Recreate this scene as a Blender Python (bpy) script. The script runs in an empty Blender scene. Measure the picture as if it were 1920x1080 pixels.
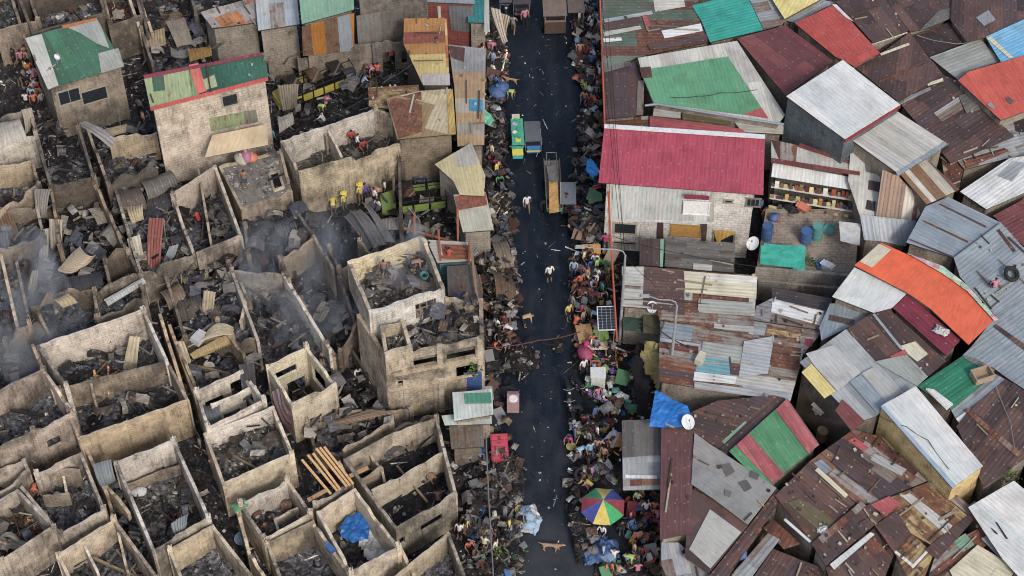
import bpy, bmesh, math, random
from mathutils import Vector, Matrix, noise as mnoise
R=random.Random(7)
rad=math.radians
sc=bpy.context.scene
COL=sc.collection
# ---------------- camera ----------------
F=4000.0; PITCH=rad(52); DIST=125.0
cam=bpy.data.cameras.new('camera'); camo=bpy.data.objects.new('camera',cam); COL.objects.link(camo)
CAM=Vector((0,-DIST*math.cos(PITCH),DIST*math.sin(PITCH)))
camo.location=CAM; camo.rotation_euler=(rad(90)-PITCH,0,0)
cam.sensor_width=36; cam.lens=F/1920*36; cam.clip_end=2000; sc.camera=camo
# ---------------- light ----------------
w=bpy.data.worlds.new('World'); sc.world=w; w.use_nodes=True
nt=w.node_tree; bg=nt.nodes['Background']; sky=nt.nodes.new('ShaderNodeTexSky')
sky.sky_type='NISHITA'; sky.sun_disc=False; sky.sun_elevation=rad(44); sky.sun_rotation=rad(155)
sky.air_density=1.0; sky.dust_density=4.0; sky.ozone_density=0.6
nt.links.new(sky.outputs[0],bg.inputs[0]); bg.inputs[1].default_value=0.15
sl=bpy.data.lights.new('sun','SUN'); sl.energy=1.45; sl.angle=rad(9); sl.color=(1,.975,.94)
so=bpy.data.objects.new('sun',sl); COL.objects.link(so)
_sd=Vector((math.sin(rad(155))*math.cos(rad(44)),math.cos(rad(155))*math.cos(rad(44)),math.sin(rad(44))))
so.rotation_euler=_sd.to_track_quat('Z','Y').to_euler(); so.location=(0,0,150)
vs=sc.view_settings; vs.view_transform='Standard'; vs.look='None'; vs.gamma=1; vs.exposure=0.42; vs.use_curve_mapping=False
sc.cycles.pixel_filter_type='BLACKMAN_HARRIS'; sc.cycles.filter_width=1.05
# ---------------- projection helpers: a measured pixel and a height give a point of the place ----------------
SP,CP=math.sin(PITCH),math.cos(PITCH)
def ray(px,py):
    a=(px-960)/F; b=(540-py)/F
    return Vector((a, CP+b*SP, -SP+b*CP))
def W(px,py,z=0.0):
    d=ray(px,py); t=(z-CAM.z)/d.z
    return CAM+d*t
def PX(p):
    v=Vector(p)-CAM
    dep=v.y*CP-v.z*SP; up=v.y*SP+v.z*CP
    return (960+F*v.x/dep, 540-F*up/dep)
def hit(px,py,o,n):
    d=ray(px,py); t=(o-CAM).dot(n)/d.dot(n)
    return CAM+d*t
def srgb(c):
    if isinstance(c,str):
        c=c.lstrip('#'); c=[int(c[i:i+2],16)/255 for i in (0,2,4)]
    return tuple((x/12.92 if x<=.04045 else ((x+.055)/1.055)**2.4) for x in c)
KA=0.80
def C(h,a=0.0,k=None):
    r=srgb(h); k=KA if k is None else k
    l=.2126*r[0]+.7152*r[1]+.0722*r[2]; r=tuple(x*.88+l*.12 for x in r)
    return (min(.85,r[0]*k),min(.85,r[1]*k),min(.85,r[2]*k),a)
def vary(c,v=.12,r=None):
    r=r or R; f=1+r.uniform(-v,v)
    return (c[0]*f*(1+r.uniform(-.03,.03)),c[1]*f,c[2]*f*(1+r.uniform(-.03,.03)),c[3])
# ---------------- materials ----------------
def newmat(name,rough=.8):
    m=bpy.data.materials.new(name); m.use_nodes=True
    n=m.node_tree.nodes; b=n['Principled BSDF']; b.inputs['Roughness'].default_value=rough
    b.inputs['Specular IOR Level'].default_value=.3
    return m,m.node_tree,b
class N:
    def __init__(s,t): s.t=t
    def __call__(s,typ,ins=None,**kw):
        nd=s.t.nodes.new('ShaderNode'+typ)
        for k,v in kw.items(): setattr(nd,k,v)
        for k,v in (ins or {}).items():
            i=nd.inputs[k]
            if isinstance(v,bpy.types.NodeSocket): s.t.links.new(v,i)
            else: i.default_value=v
        return nd
    def ramp(s,fac,stops,interp='LINEAR'):
        nd=s.t.nodes.new('ShaderNodeValToRGB'); s.t.links.new(fac,nd.inputs[0]); cr=nd.color_ramp; cr.interpolation=interp
        while len(cr.elements)>1: cr.elements.remove(cr.elements[-1])
        cr.elements[0].position=stops[0][0]; cr.elements[0].color=stops[0][1]
        for p,c in stops[1:]:
            e=cr.elements.new(p); e.color=c
        return nd.outputs[0]
    def math(s,op,a,b=None,c=None,clamp=False):
        nd=s.t.nodes.new('ShaderNodeMath'); nd.operation=op; nd.use_clamp=clamp
        for i,v in enumerate((a,b,c)):
            if v is None: continue
            if isinstance(v,bpy.types.NodeSocket): s.t.links.new(v,nd.inputs[i])
            else: nd.inputs[i].default_value=v
        return nd.outputs[0]
    def mix(s,fac,a,b,bt='MIX'):
        nd=s.t.nodes.new('ShaderNodeMix'); nd.data_type='RGBA'; nd.blend_type=bt
        for i,v in ((0,fac),(6,a),(7,b)):
            if isinstance(v,bpy.types.NodeSocket): s.t.links.new(v,nd.inputs[i])
            else: nd.inputs[i].default_value=v
        return nd.outputs[2]
    def noise(s,vec,scale,detail=4,rough=.6,**k):
        return s('TexNoise',{'Vector':vec,'Scale':scale,'Detail':detail,'Roughness':rough}).outputs[0]
    def mapping(s,vec,scale,rot=(0,0,0)):
        return s('Mapping',{'Vector':vec,'Scale':scale,'Rotation':rot}).outputs[0]
g1=lambda v:(v,v,v,1)
def mk_sheet(rib=1.0):
    m,t,b=newmat('corrugated_iron' if rib else 'smooth_roofing',.55); n=N(t)
    at=n('Attribute',attribute_name='Col'); col=at.outputs['Color']; al=at.outputs['Alpha']
    uv=n('UVMap').outputs[0]; ob=n('TexCoord').outputs['Object']
    st=n.mapping(uv,(.55,3.2,1))            # long streaks down the sheet
    n1=n.noise(st,1.0,6,.65); n2=n.noise(ob,1.7,5,.6); n3=n.noise(ob,9,3,.7); n4=n.noise(uv,.8,4,.65)
    f=n.math('ADD',n.math('MULTIPLY',n1,.55),n.math('ADD',n.math('MULTIPLY',n2,.3),n.math('MULTIPLY',n3,.15)))
    th=n.math('MULTIPLY_ADD',al,-.46,.74)
    d=n.math('MULTIPLY',n.math('SUBTRACT',f,th),11.0,clamp=True)
    rust=n.ramp(n.noise(ob,3.1,5,.7),[(.3,(.045,.020,.015,1)),(.45,(.095,.042,.030,1)),(.58,(.15,.065,.040,1)),(.72,(.30,.13,.05,1))])
    grime=n.ramp(n4,[(.25,g1(.78)),(.5,g1(.97)),(.7,g1(1.05))])
    c1=n.mix(1.0,col,grime,'MULTIPLY')
    fine=n.ramp(n.noise(n.mapping(uv,(.5,7,1)),2.2,4,.7),[(.3,g1(.74)),(.55,g1(1.02)),(.7,g1(1.12))])
    c1=n.mix(1.0,c1,fine,'MULTIPLY')
    c2=n.mix(n.math('MULTIPLY',d,.9),c1,rust)
    sx=n('SeparateXYZ',{0:uv}).outputs[1]
    wv=n.math('SINE',n.math('MULTIPLY',sx,2*math.pi/.24))
    ribs=n.math('MULTIPLY_ADD',wv,.05*rib,1.0)
    cc=n('CombineColor',{0:ribs,1:ribs,2:ribs}).outputs[0]
    c2=n.mix(1.0,c2,cc,'MULTIPLY')
    ux=n('SeparateXYZ',{0:uv}).outputs[0]
    a1=n.math('PINGPONG',ux,.55); a2=n.math('PINGPONG',sx,.24)
    nail=n.math('MULTIPLY',n.math('LESS_THAN',a1,.045),n.math('LESS_THAN',a2,.05))
    c2=n.mix(n.math('MULTIPLY',nail,.30*rib),c2,n.mix(.5,(.05,.03,.025,1),(.6,.6,.58,1)))
    dirt=n.ramp(n.noise(ob,.6,6,.7),[(.36,(.84,.82,.80,1)),(.50,g1(1)),(.7,g1(1.04))]); c2=n.mix(1.0,c2,dirt,'MULTIPLY')
    bp=n('Bump',{'Height':n.math('MULTIPLY_ADD',wv,.5*rib,n.math('MULTIPLY',n3,.8)),'Strength':.4,'Distance':.03})
    t.links.new(c2,b.inputs['Base Color']); t.links.new(bp.outputs[0],b.inputs['Normal'])
    t.links.new(n.math('MULTIPLY_ADD',d,.35,.42),b.inputs['Roughness'])
    return m
def mk_mason():
    m,t,b=newmat('sooty_masonry',.9); n=N(t)
    at=n('Attribute',attribute_name='Col'); col=at.outputs['Color']; al=at.outputs['Alpha']
    uv=n('UVMap').outputs[0]; ob=n('TexCoord').outputs['Object']
    n1=n.noise(ob,.45,6,.62); n2=n.noise(ob,2.3,6,.65); n3=n.noise(n.mapping(ob,(5,5,1.1)),1,5,.6); n4=n.noise(ob,14,3,.7)
    f=n.math('ADD',n.math('MULTIPLY',n1,.5),n.math('ADD',n.math('MULTIPLY',n2,.25),n.math('MULTIPLY',n3,.25)))
    th=n.math('MULTIPLY_ADD',al,-.36,.605)
    d=n.math('MULTIPLY',n.math('SUBTRACT',f,th),7.0,clamp=True)
    col=n('HueSaturation',{'Color':col,'Saturation':.92,'Value':1.10}).outputs[0]
    c1=n.mix(1.0,col,n.ramp(n2,[(.28,(.82,.78,.73,1)),(.5,(1.15,1.13,1.11,1)),(.68,(1.36,1.36,1.36,1))]),'MULTIPLY')
    c1=n.mix(1.0,c1,n.ramp(n.noise(n.mapping(ob,(1.3,1.3,.45)),1.0,6,.72),[(.34,(.45,.42,.41,1)),(.44,g1(.97)),(.7,(1.1,1.1,1.1,1))]),'MULTIPLY')
    c1=n.mix(1.0,c1,n.ramp(n4,[(.3,g1(.72)),(.6,g1(1.08))]),'MULTIPLY')
    soot=n.ramp(n2,[(.3,(.022,.021,.021,1)),(.7,(.10,.085,.072,1))])
    c2=n.mix(n.math('MULTIPLY',d,.85),c1,soot)
    br=n('TexBrick',{'Vector':uv,'Color1':g1(1),'Color2':g1(.86),'Mortar':g1(.6),'Scale':1.0,'Mortar Size':.02,'Brick Width':.42,'Row Height':.21})
    pl=n.ramp(n.noise(ob,.9,3,.5),[(.38,g1(0)),(.46,g1(1))])
    c2=n.mix(n.math('MULTIPLY',pl,.9),c2,n.mix(1.0,c2,br.outputs[0],'MULTIPLY'))
    bp=n('Bump',{'Height':n.math('ADD',n4,n2),'Strength':.6,'Distance':.04})
    t.links.new(c2,b.inputs['Base Color']); t.links.new(bp.outputs[0],b.inputs['Normal'])
    return m
def mk_ash():
    m,t,b=newmat('ash_rubble',.95); n=N(t)
    at=n('Attribute',attribute_name='Col'); col=at.outputs['Color']
    ob=n('TexCoord').outputs['Object']
    n1=n.noise(ob,4.5,8,.78); n2=n.noise(ob,.5,4,.6); vr=n('TexVoronoi',{'Vector':ob,'Scale':5.5,'Randomness':1.0}).outputs['Color']
    v=n.ramp(n1,[(.33,g1(.22)),(.46,g1(.75)),(.56,g1(1.6)),(.68,g1(3.2))])
    c=n.mix(1.0,col,v,'MULTIPLY')
    c=n.mix(.5,c,n.mix(1.0,c,n.ramp(vr,[(.2,g1(.5)),(.8,g1(1.7))]),'MULTIPLY'))
    c=n.mix(1.0,c,n.ramp(n2,[(.3,g1(.6)),(.7,g1(1.35))]),'MULTIPLY')
    bp=n('Bump',{'Height':n1,'Strength':1.0,'Distance':.12})
    t.links.new(c,b.inputs['Base Color']); t.links.new(bp.outputs[0],b.inputs['Normal'])
    return m
def mk_plain(name,rough=.65,objcol=False,var=.25,scale=6,sheen=False):
    m,t,b=newmat(name,rough); n=N(t)
    if objcol: col=n('ObjectInfo').outputs['Color']
    else: col=n('Attribute',attribute_name='Col').outputs['Color']
    ob=n('TexCoord').outputs['Object']
    c=n.mix(1.0,col,n.ramp(n.noise(ob,scale,4,.7),[(.3,g1(1-var)),(.65,g1(1+var*.3))]),'MULTIPLY')
    t.links.new(c,b.inputs['Base Color'])
    bp=n('Bump',{'Height':n.noise(ob,scale*2,3,.6),'Strength':.25,'Distance':.02}); t.links.new(bp.outputs[0],b.inputs['Normal'])
    return m
def mk_fixed(name,c,rough=.6,**k):
    m,t,b=newmat(name,rough); n=N(t); ob=n('TexCoord').outputs['Object']
    cc=n.mix(1.0,(c[0],c[1],c[2],1),n.ramp(n.noise(ob,5,4,.7),[(.3,g1(.75)),(.65,g1(1.1))]),'MULTIPLY')
    t.links.new(cc,b.inputs['Base Color']); return m
def mk_road():
    m,t,b=newmat('damp_asphalt',.5); n=N(t); ob=n('TexCoord').outputs['Object']
    n1=n.noise(ob,.35,5,.6); n2=n.noise(ob,16,3,.8); n3=n.noise(n.mapping(ob,(1,.18,1)),1.3,5,.6)
    c=n.ramp(n3,[(.3,(.0045,.0065,.011,1)),(.5,(.0085,.012,.0185,1)),(.75,(.018,.022,.028,1))])
    c=n.mix(1.0,c,n.ramp(n2,[(.35,g1(.6)),(.6,g1(1.2)),(.74,g1(3.0))]),'MULTIPLY')
    n5=n.noise(ob,.22,6,.7); yy=n('SeparateXYZ',{0:ob}).outputs[1]; dm=n.math('ADD',n.math('MULTIPLY',n.math('SUBTRACT',n5,.5),4.0),n.math('MULTIPLY_ADD',yy,-.09,-.85)); dm=n.math('MULTIPLY',dm,.8,clamp=True)
    c=n.mix(dm,c,(.036,.038,.044,1)); c=n.mix(n.math('MULTIPLY',n.ramp(n.noise(ob,.9,7,.75),[(.55,g1(0)),(.68,g1(1))]),.6),c,(.032,.034,.038,1))
    t.links.new(c,b.inputs['Base Color']); 
    t.links.new(n.ramp(n1,[(.38,g1(.12)),(.55,g1(.5))]),b.inputs['Roughness'])
    b.inputs['Specular IOR Level'].default_value=.3
    bp=n('Bump',{'Height':n2,'Strength':.35,'Distance':.02}); t.links.new(bp.outputs[0],b.inputs['Normal'])
    return m
SHEET=mk_sheet(); FELT=mk_sheet(0.0); MASON=mk_mason(); ASH=mk_ash(); PLAIN=mk_plain('painted_surface'); WOOD=mk_plain('weathered_wood',.85,var=.4,scale=9)
OCOL=mk_plain('coloured_goods',.55,True,.15,4); CLOTH=mk_plain('cloth',.9,var=.3,scale=3); ROAD=mk_road()
TARP=mk_plain('plastic_tarp',.4,var=.3,scale=2.0)
SKIN=mk_fixed('skin',(.22,.13,.09),.6); HAIR=mk_fixed('hair',(.012,.010,.009),.5); OCLOTH=mk_plain('shirt_cloth',.9,True,.2,8)
TROU=[mk_fixed('trouser_cloth',c,.9) for c in ((.03,.04,.07),(.015,.015,.018),(.14,.12,.09),(.05,.07,.13),(.2,.04,.05))]
RUB=mk_fixed('rubber',(.015,.015,.016),.7); STEEL=mk_fixed('steel',(.25,.26,.28),.35); GLASS=mk_fixed('dark_glass',(.02,.025,.03),.12)
# ---------------- mesh building ----------------
class MB:
    def __init__(s): s.v=[]; s.f=[]; s.c=[]; s.u=[]; s.m=[]
    def face(s,pts,col=(.5,.5,.5,0),uv=None,mi=0):
        i=len(s.v); s.v+= [Vector(p) for p in pts]; s.f.append(tuple(range(i,i+len(pts)))); s.c.append(col); s.m.append(mi)
        s.u.append(uv if uv else [(p[0],p[1]) for p in pts])
    def mesh(s,vs,fs,col,mi=0,uvs=None):
        i=len(s.v); s.v+=[Vector(p) for p in vs]
        for k,f in enumerate(fs):
            s.f.append(tuple(i+a for a in f)); s.c.append(col[k] if isinstance(col,list) else col); s.m.append(mi)
            s.u.append([ (uvs[a] if uvs else (vs[a][0]*.7+vs[a][1]*.7,vs[a][2])) for a in f])
    def box(s,c,d,col,rz=0,M=None,mi=0,taper=1.0):
        hx,hy,hz=d[0]/2,d[1]/2,d[2]/2
        vs=[Vector((sx*hx*(taper if sz>0 else 1),sy*hy*(taper if sz>0 else 1),sz*hz)) for sx,sy,sz in ((-1,-1,-1),(1,-1,-1),(1,1,-1),(-1,1,-1),(-1,-1,1),(1,-1,1),(1,1,1),(-1,1,1))]
        if M is None: M=Matrix.Rotation(rz,3,'Z')
        vs=[M@v+Vector(c) for v in vs]
        s.mesh(vs,[(3,2,1,0),(4,5,6,7),(0,1,5,4),(1,2,6,5),(2,3,7,6),(3,0,4,7)],col,mi)
    def bar(s,a,b,wd,col,h=None,mi=0):
        a=Vector(a);b=Vector(b);d=b-a;L=d.length
        if L<1e-6:return
        q=d.to_track_quat('X','Z').to_matrix(); s.box((a+b)/2,(L,wd,h or wd),col,M=q,mi=mi)
    def tube(s,pts,rs,col,n=8,mi=0,cap=True):
        pts=[Vector(p) for p in pts]; rs=rs if isinstance(rs,(list,tuple)) else [rs]*len(pts)
        vs=[];fs=[]; pu=None
        for k,p in enumerate(pts):
            d=(pts[min(k+1,len(pts)-1)]-pts[max(k-1,0)]).normalized()
            u=d.orthogonal().normalized() if pu is None else (pu-d*pu.dot(d)).normalized()
            pu=u; v=d.cross(u)
            for j in range(n):
                a=2*math.pi*j/n; vs.append(p+(u*math.cos(a)+v*math.sin(a))*rs[k])
        for k in range(len(pts)-1):
            for j in range(n):
                fs.append((k*n+j,k*n+(j+1)%n,(k+1)*n+(j+1)%n,(k+1)*n+j))
        if cap: fs.append(tuple(range(n))[::-1]); fs.append(tuple((len(pts)-1)*n+j for j in range(n)))
        s.mesh(vs,fs,col,mi)
    def lathe(s,prof,col,n=14,c=(0,0,0),mi=0):
        vs=[];fs=[];c=Vector(c)
        for r,z in prof:
            for j in range(n):
                a=2*math.pi*j/n; vs.append(c+Vector((r*math.cos(a),r*math.sin(a),z)))
        for k in range(len(prof)-1):
            for j in range(n): fs.append((k*n+j,k*n+(j+1)%n,(k+1)*n+(j+1)%n,(k+1)*n+j))
        s.mesh(vs,fs,col,mi)
    def build(s,name,mat,parent=None,origin=None,smooth=False):
        me=bpy.data.meshes.new(name)
        o=origin if origin is not None else (ORI[parent.name] if parent is not None and parent.name in ORI else Vector((0,0,0)))
        o=Vector(o)
        me.from_pydata([v-o for v in s.v],[],s.f)
        at=me.attributes.new('Col','FLOAT_COLOR','FACE')
        at.data.foreach_set('color',[x for c in s.c for x in (c if len(c)==4 else tuple(c)+(0,))])
        uvl=me.uv_layers.new(name='UVMap'); uvl.data.foreach_set('uv',[x for u in s.u for p in u for x in p])
        for m in (mat if isinstance(mat,(list,tuple)) else [mat]): me.materials.append(m)
        me.polygons.foreach_set('material_index',s.m)
        if smooth: me.polygons.foreach_set('use_smooth',[True]*len(s.f))
        me.update()
        ob=bpy.data.objects.new(name,me); COL.objects.link(ob)
        if parent is not None:
            ob.parent=parent
            if parent.name in ORI: ORI[ob.name]=ORI[parent.name]   # parts share the thing's origin
        else: ob.location=o
        return ob
ORI={}
REG=[]   # every top-level thing: (object, px, py)
def reg(o,label,cat,px,py,group=None,kind=None,adj=None):
    o['label']=label
    if kind: o['kind']=kind
    if kind!='structure': o['category']=cat
    if group: o['group']=group
    REG.append((o,px,py)); return o
def thing(name,label,cat,loc,group=None,kind=None,world=True):
    o=bpy.data.objects.new(name,None); COL.objects.link(o); o.location=loc; o.empty_display_size=.3
    if world: ORI[o.name]=Vector(loc)
    px,py=PX(loc); return reg(o,label,cat,px,py,group,kind)
def child_copy(root,**k):
    r=root.copy(); COL.objects.link(r)
    for c in root.children:
        d=c.copy(); COL.objects.link(d); d.parent=r
        for e in c.children:
            f=e.copy(); COL.objects.link(f); f.parent=d
    return r
def pip(x,y,poly):
    c=False;n=len(poly);j=n-1
    for i in range(n):
        xi,yi=poly[i][0],poly[i][1]; xj,yj=poly[j][0],poly[j][1]
        if (yi>y)!=(yj>y) and x<(xj-xi)*(y-yi)/(yj-yi)+xi: c=not c
        j=i
    return c
def clip(poly,a,b,c):   # keep a*x+b*y<=c
    out=[]
    for i in range(len(poly)):
        p=poly[i];q=poly[(i+1)%len(poly)]
        dp=a*p[0]+b*p[1]-c; dq=a*q[0]+b*q[1]-c
        if dp<=0: out.append(p)
        if dp*dq<0:
            t=dp/(dp-dq); out.append((p[0]+(q[0]-p[0])*t,p[1]+(q[1]-p[1])*t))
    return out
def area(poly):
    s=0
    for i in range(len(poly)):
        x1,y1=poly[i][:2]; x2,y2=poly[(i+1)%len(poly)][:2]; s+=x1*y2-x2*y1
    return s/2
def inset(poly,d):      # 2-D, convex-ish, CCW or CW
    s=1 if area(poly)>0 else -1; n=len(poly); out=[]
    for i in range(n):
        p0=Vector(poly[i-1][:2]);p1=Vector(poly[i][:2]);p2=Vector(poly[(i+1)%n][:2])
        a=(p1-p0).normalized(); b=(p2-p1).normalized()
        na=Vector((-a.y,a.x))*s; nb=Vector((-b.y,b.x))*s
        m=(na+nb); 
        k=m.dot(na); m=m*(d/max(k,.35)); out.append(p1+m)
    return out
def fitplane(P):
    c=sum(P,Vector())/len(P); n=Vector()
    for i in range(len(P)):
        a=P[i];b=P[(i+1)%len(P)]; n+=(a-c).cross(b-c)
    n.normalize()
    if n.z<0:n=-n
    return c,n
PAL={
 'brown':[('#5f4a46',.45),('#584542',.5),('#4f403e',.4),('#6b534c',.5),('#5a4a4a',.35)],
 'rust':[('#6e4538',.6),('#7d5140',.6),('#5b403a',.5),('#8a6450',.6),('#8b7f76',.5),('#54474a',.4),('#9a9590',.55)],
 'maroon':[('#7a4546',.2),('#814b4a',.2),('#734444',.3)],
 'red':[('#bd5249',.04),('#b9544c',.1),('#c0584e',.02)],
 'crimson':[('#a94658',.08),('#ad4a5b',.1),('#a5465a',.05)],
 'dcrimson':[('#8e3d4c',.04),('#85394a',.1)],
 'orange':[('#ec6a40',.04),('#e66a44',.06)],
 'vermil':[('#c8594a',.03),('#cc5f4e',.06)],
 'green':[('#5c9c72',.03),('#58986f',.05),('#609f76',.02)],
 'forest':[('#27795a',.0),('#2a7d5e',.0)],
 'teal':[('#2aa796',.03),('#2ba394',.05)],
 'white':[('#d3d6d4',.03),('#cfd3d2',.1),('#dadcda',.0)],
 'offwhite':[('#bcbcb4',.1),('#c6c5bd',.15),('#b4b3ab',.2)],
 'grey':[('#9a9fa1',.1),('#8d9396',.15),('#a7abab',.1)],
 'bluegrey':[('#8d99a2',.07),('#87939c',.1),('#94a0a8',.05)],
 'dgrey':[('#6c6a66',.3),('#76736d',.3),('#5e5c59',.4)],
 'patch':[('#a3a09a',.5),('#8d8a84',.6),('#6b4a40',.8),('#b9b7b0',.35),('#8e8a7d',.6),('#7a5a4c',.7),('#aab0b2',.4)],
 'greenpatch':[('#5d6b5e',.45),('#57665a',.5),('#6a5048',.7),('#6f7a6d',.5),('#64453f',.6)],
 'yellow':[('#dccb7c',.05)],'cream':[('#cfc9ab',.1),('#d4cfb4',.08)],'ltblue':[('#6bb0d4',.08),('#76b4d6',.12)],
 'yrust':[('#b5a06a',.65),('#a58d5c',.75)],'stripe':[('#c9c4b5',.05),('#7b5748',.25),('#bdb7a6',.1),('#8a6a50',.25)],
 'greyrust':[('#9aa0a4',.35),('#8e9093',.45),('#a5a8aa',.3),('#84786e',.5)],
 'felt':[('#8f908e',.0)],'mint':[('#7da58c',.1)],'blue':[('#2d7fb5',.02)],'olive':[('#6d6348',.3),('#5b4a3c',.5)],
 'dark':[('#3a3534',.3)],'ggrey':[('#9ba19b',.08),('#a3a79f',.1)],'pink':[('#b55c5e',.1)],'burnt':[('#8a7f70',.5),('#746a60',.5),('#9b9184',.4)],
 'tanstripe':[('#c9a04e',.1)],
}
def sheets(mb,P2,O,eu,ev,n,pal,sw=.82,sl=2.6,lift=.03,jit=.02,seed=None,warp=0.0,v0=.10):
    rr=random.Random(seed if seed is not None else R.random())
    us=[p[0] for p in P2]; vs=[p[1] for p in P2]
    v=min(vs)-rr.random()*.3
    pl=[C(h,a) for h,a in PAL[pal]] if isinstance(pal,str) else pal
    while v<max(vs):
        w_=sw*rr.uniform(.9,1.1); u=min(us)-rr.random()*sl*.6
        while u<max(us):
            l_=sl*rr.uniform(.8,1.25)
            q=clip(clip(clip(clip(P2,1,0,u+l_),-1,0,-u),0,1,v+w_),0,-1,-v)
            if len(q)>=3 and abs(area(q))>.01:
                if area(q)<0:q=q[::-1]
                col=vary(rr.choice(pl),v0,rr); h=lift+rr.random()*jit; tl=rr.uniform(.0,.02)+ (rr.uniform(0,.10) if rr.random()<warp else 0)
                top=[O+eu*a+ev*b+n*(h+tl*(u+l_-a)/l_) for a,b in q]
                k=len(q); bot=[p-n*.02 for p in top]
                mb.mesh(top+bot,[tuple(range(k))]+[((i+1)%k,i,i+k,(i+1)%k+k) for i in range(k)],col,uvs=[(a+u*3.1,b+v*1.7) for a,b in q]*2)
            u+=l_*.985
        v+=w_
def zs(pts,z):
    if isinstance(z,(int,float)): return [z]*len(pts)
    if len(z)==len(pts): return list(z)
    ys=[p[1] for p in pts]; a,b=min(ys),max(ys)
    return [z[0]+(z[1]-z[0])*(p[1]-a)/(b-a) for p in pts]
class Plane: pass
def roof(root,pts,z,pal,d=(0,1),patches=(),sw=.82,sl=2.6,name='roof',jit=.02,warp=0.0,thick=.09,lift=.03,v0=.10,deck='#4b423d',mat=None):
    zz=zs(pts,z); P=[W(x,y,h) for (x,y),h in zip(pts,zz)]
    c,n=fitplane(P); P=[hit(x,y,c,n) for x,y in pts]
    eu=(P[d[1]]-P[d[0]]); eu=(eu-n*eu.dot(n)).normalized(); ev=n.cross(eu)
    P2=[((p-c).dot(eu),(p-c).dot(ev)) for p in P]
    mb=MB(); q=P2 if area(P2)>0 else P2[::-1]; k=len(q)
    I=inset(q,.03)
    top=[c+eu*a+ev*b for a,b in I]; bot=[p-n*thick for p in top]
    mb.mesh(top+bot,[tuple(range(k)),tuple(range(2*k-1,k-1,-1))]+[((i+1)%k,i,i+k,(i+1)%k+k) for i in range(k)],C(deck,.3),uvs=list(I)*2)
    sheets(mb,P2,c,eu,ev,n,pal,sw,sl,lift,jit,warp=warp*.5,v0=max(v0,.035))
    for i,pt in enumerate(patches):
        pp,ppal=pt[0],pt[1]; L=.085+.012*i
        Q=[hit(x,y,c+n*L,n) for x,y in pp]; Q2=[((p-c).dot(eu),(p-c).dot(ev)) for p in Q]
        sheets(mb,Q2,c,eu,ev,n,ppal,sw if len(pt)<3 else pt[2],6,L,.008,v0=.05)
    ob=mb.build(name,mat or SHEET,root)
    pl=Plane(); pl.c=c;pl.n=n;pl.P=P;pl.eu=eu;pl.ev=ev;pl.ob=ob
    return pl
def wallring(root,plane,col,base=0.0,ov=.18,name='wall',mat=None,drop=.12):
    P=plane.P; xy=[(p.x,p.y) for p in P]; I=inset(xy,ov); mb=MB(); k=len(I); c,n=plane.c,plane.n
    if area(I)<0: I=I[::-1]
    for i in range(k):
        a=I[i];b=I[(i+1)%k]
        za=c.z-((a.x-c.x)*n.x+(a.y-c.y)*n.y)/n.z-drop; zb=c.z-((b.x-c.x)*n.x+(b.y-c.y)*n.y)/n.z-drop
        L=(b-a).length
        mb.face([(a.x,a.y,base),(b.x,b.y,base),(b.x,b.y,zb),(a.x,a.y,za)],col,[(0,0),(L,0),(L,zb-base),(0,za-base)])
    return mb.build(name,mat or MASON,root),I
def avg(pts): return (sum(p[0] for p in pts)/len(pts),sum(p[1] for p in pts)/len(pts))
def house(label,pts,z,pal,d=(0,1),wall='#8d8478',soot=.3,patches=(),name='tin_roofed_house',cat='house',base=0,wmat=None,ov=.18,**k):
    P=[W(x,y,h) for (x,y),h in zip(pts,zs(pts,z))]; c=sum(P,Vector())/len(P)
    t=thing(name,label,cat,(c.x,c.y,base)); ax,ay=avg(pts); REG[-1]=(t,ax,ay)
    pl=roof(t,pts,z,pal,d,patches,**k); t_pl=pl; pl.t=t
    if wall: pl.wall,pl.ring=wallring(t,pl,C(wall,soot),base,ov,mat=wmat)
    return pl
def wallface_hit(pl,px,py,off=.0):
    # nearest ring wall hit by the ray
    best=None
    for i in range(len(pl.ring)):
        a=pl.ring[i];b=pl.ring[(i+1)%len(pl.ring)]; t=Vector((b.x-a.x,b.y-a.y,0)).normalized(); n=Vector((t.y,-t.x,0))
        d=ray(px,py)
        if d.dot(n)>=-1e-6: continue
        p=hit(px,py,Vector((a.x,a.y,0)),n); s=(p-Vector((a.x,a.y,0))).dot(t)
        if -.3<s<(b-a).length+.3:
            dd=(p-CAM).length
            if best is None or dd<best[0]: best=(dd,p,t,n)
    return best
def window(pl,px,py,w_,h_,frame='#9b9489',pane='#15151a',name='window',depth=.06,bars=0,mat=None,off=0):
    b=wallface_hit(pl,px,py)
    if not b: return
    _,p,t,n=b; p=p+n*off; M=Matrix((t,-n,Vector((0,0,1)))).transposed()
    r=pl.t; col=C(frame); f=MB(); fw=.09
    for dx,dz,sx,sz in ((0,h_/2,w_+2*fw,fw),(0,-h_/2,w_+2*fw,fw),(-w_/2,0,fw,h_-fw),(w_/2,0,fw,h_-fw)):
        f.box(p+t*dx+Vector((0,0,dz))+n*depth/2,(sx,depth,sz),col,M=M)
    for i in range(bars):
        f.box(p+t*(-w_/2+w_*(i+1)/(bars+1))+n*depth/2,(.03,depth*.6,h_-fw),col,M=M)
    fo=f.build(name,mat or PLAIN,r)
    g=MB(); g.box(p+n*.012,(w_-fw,.02,h_-fw),C(pane),M=M); g.build('pane' if name=='window' else 'panel',GLASS if name=='window' else PLAIN,fo)
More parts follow.
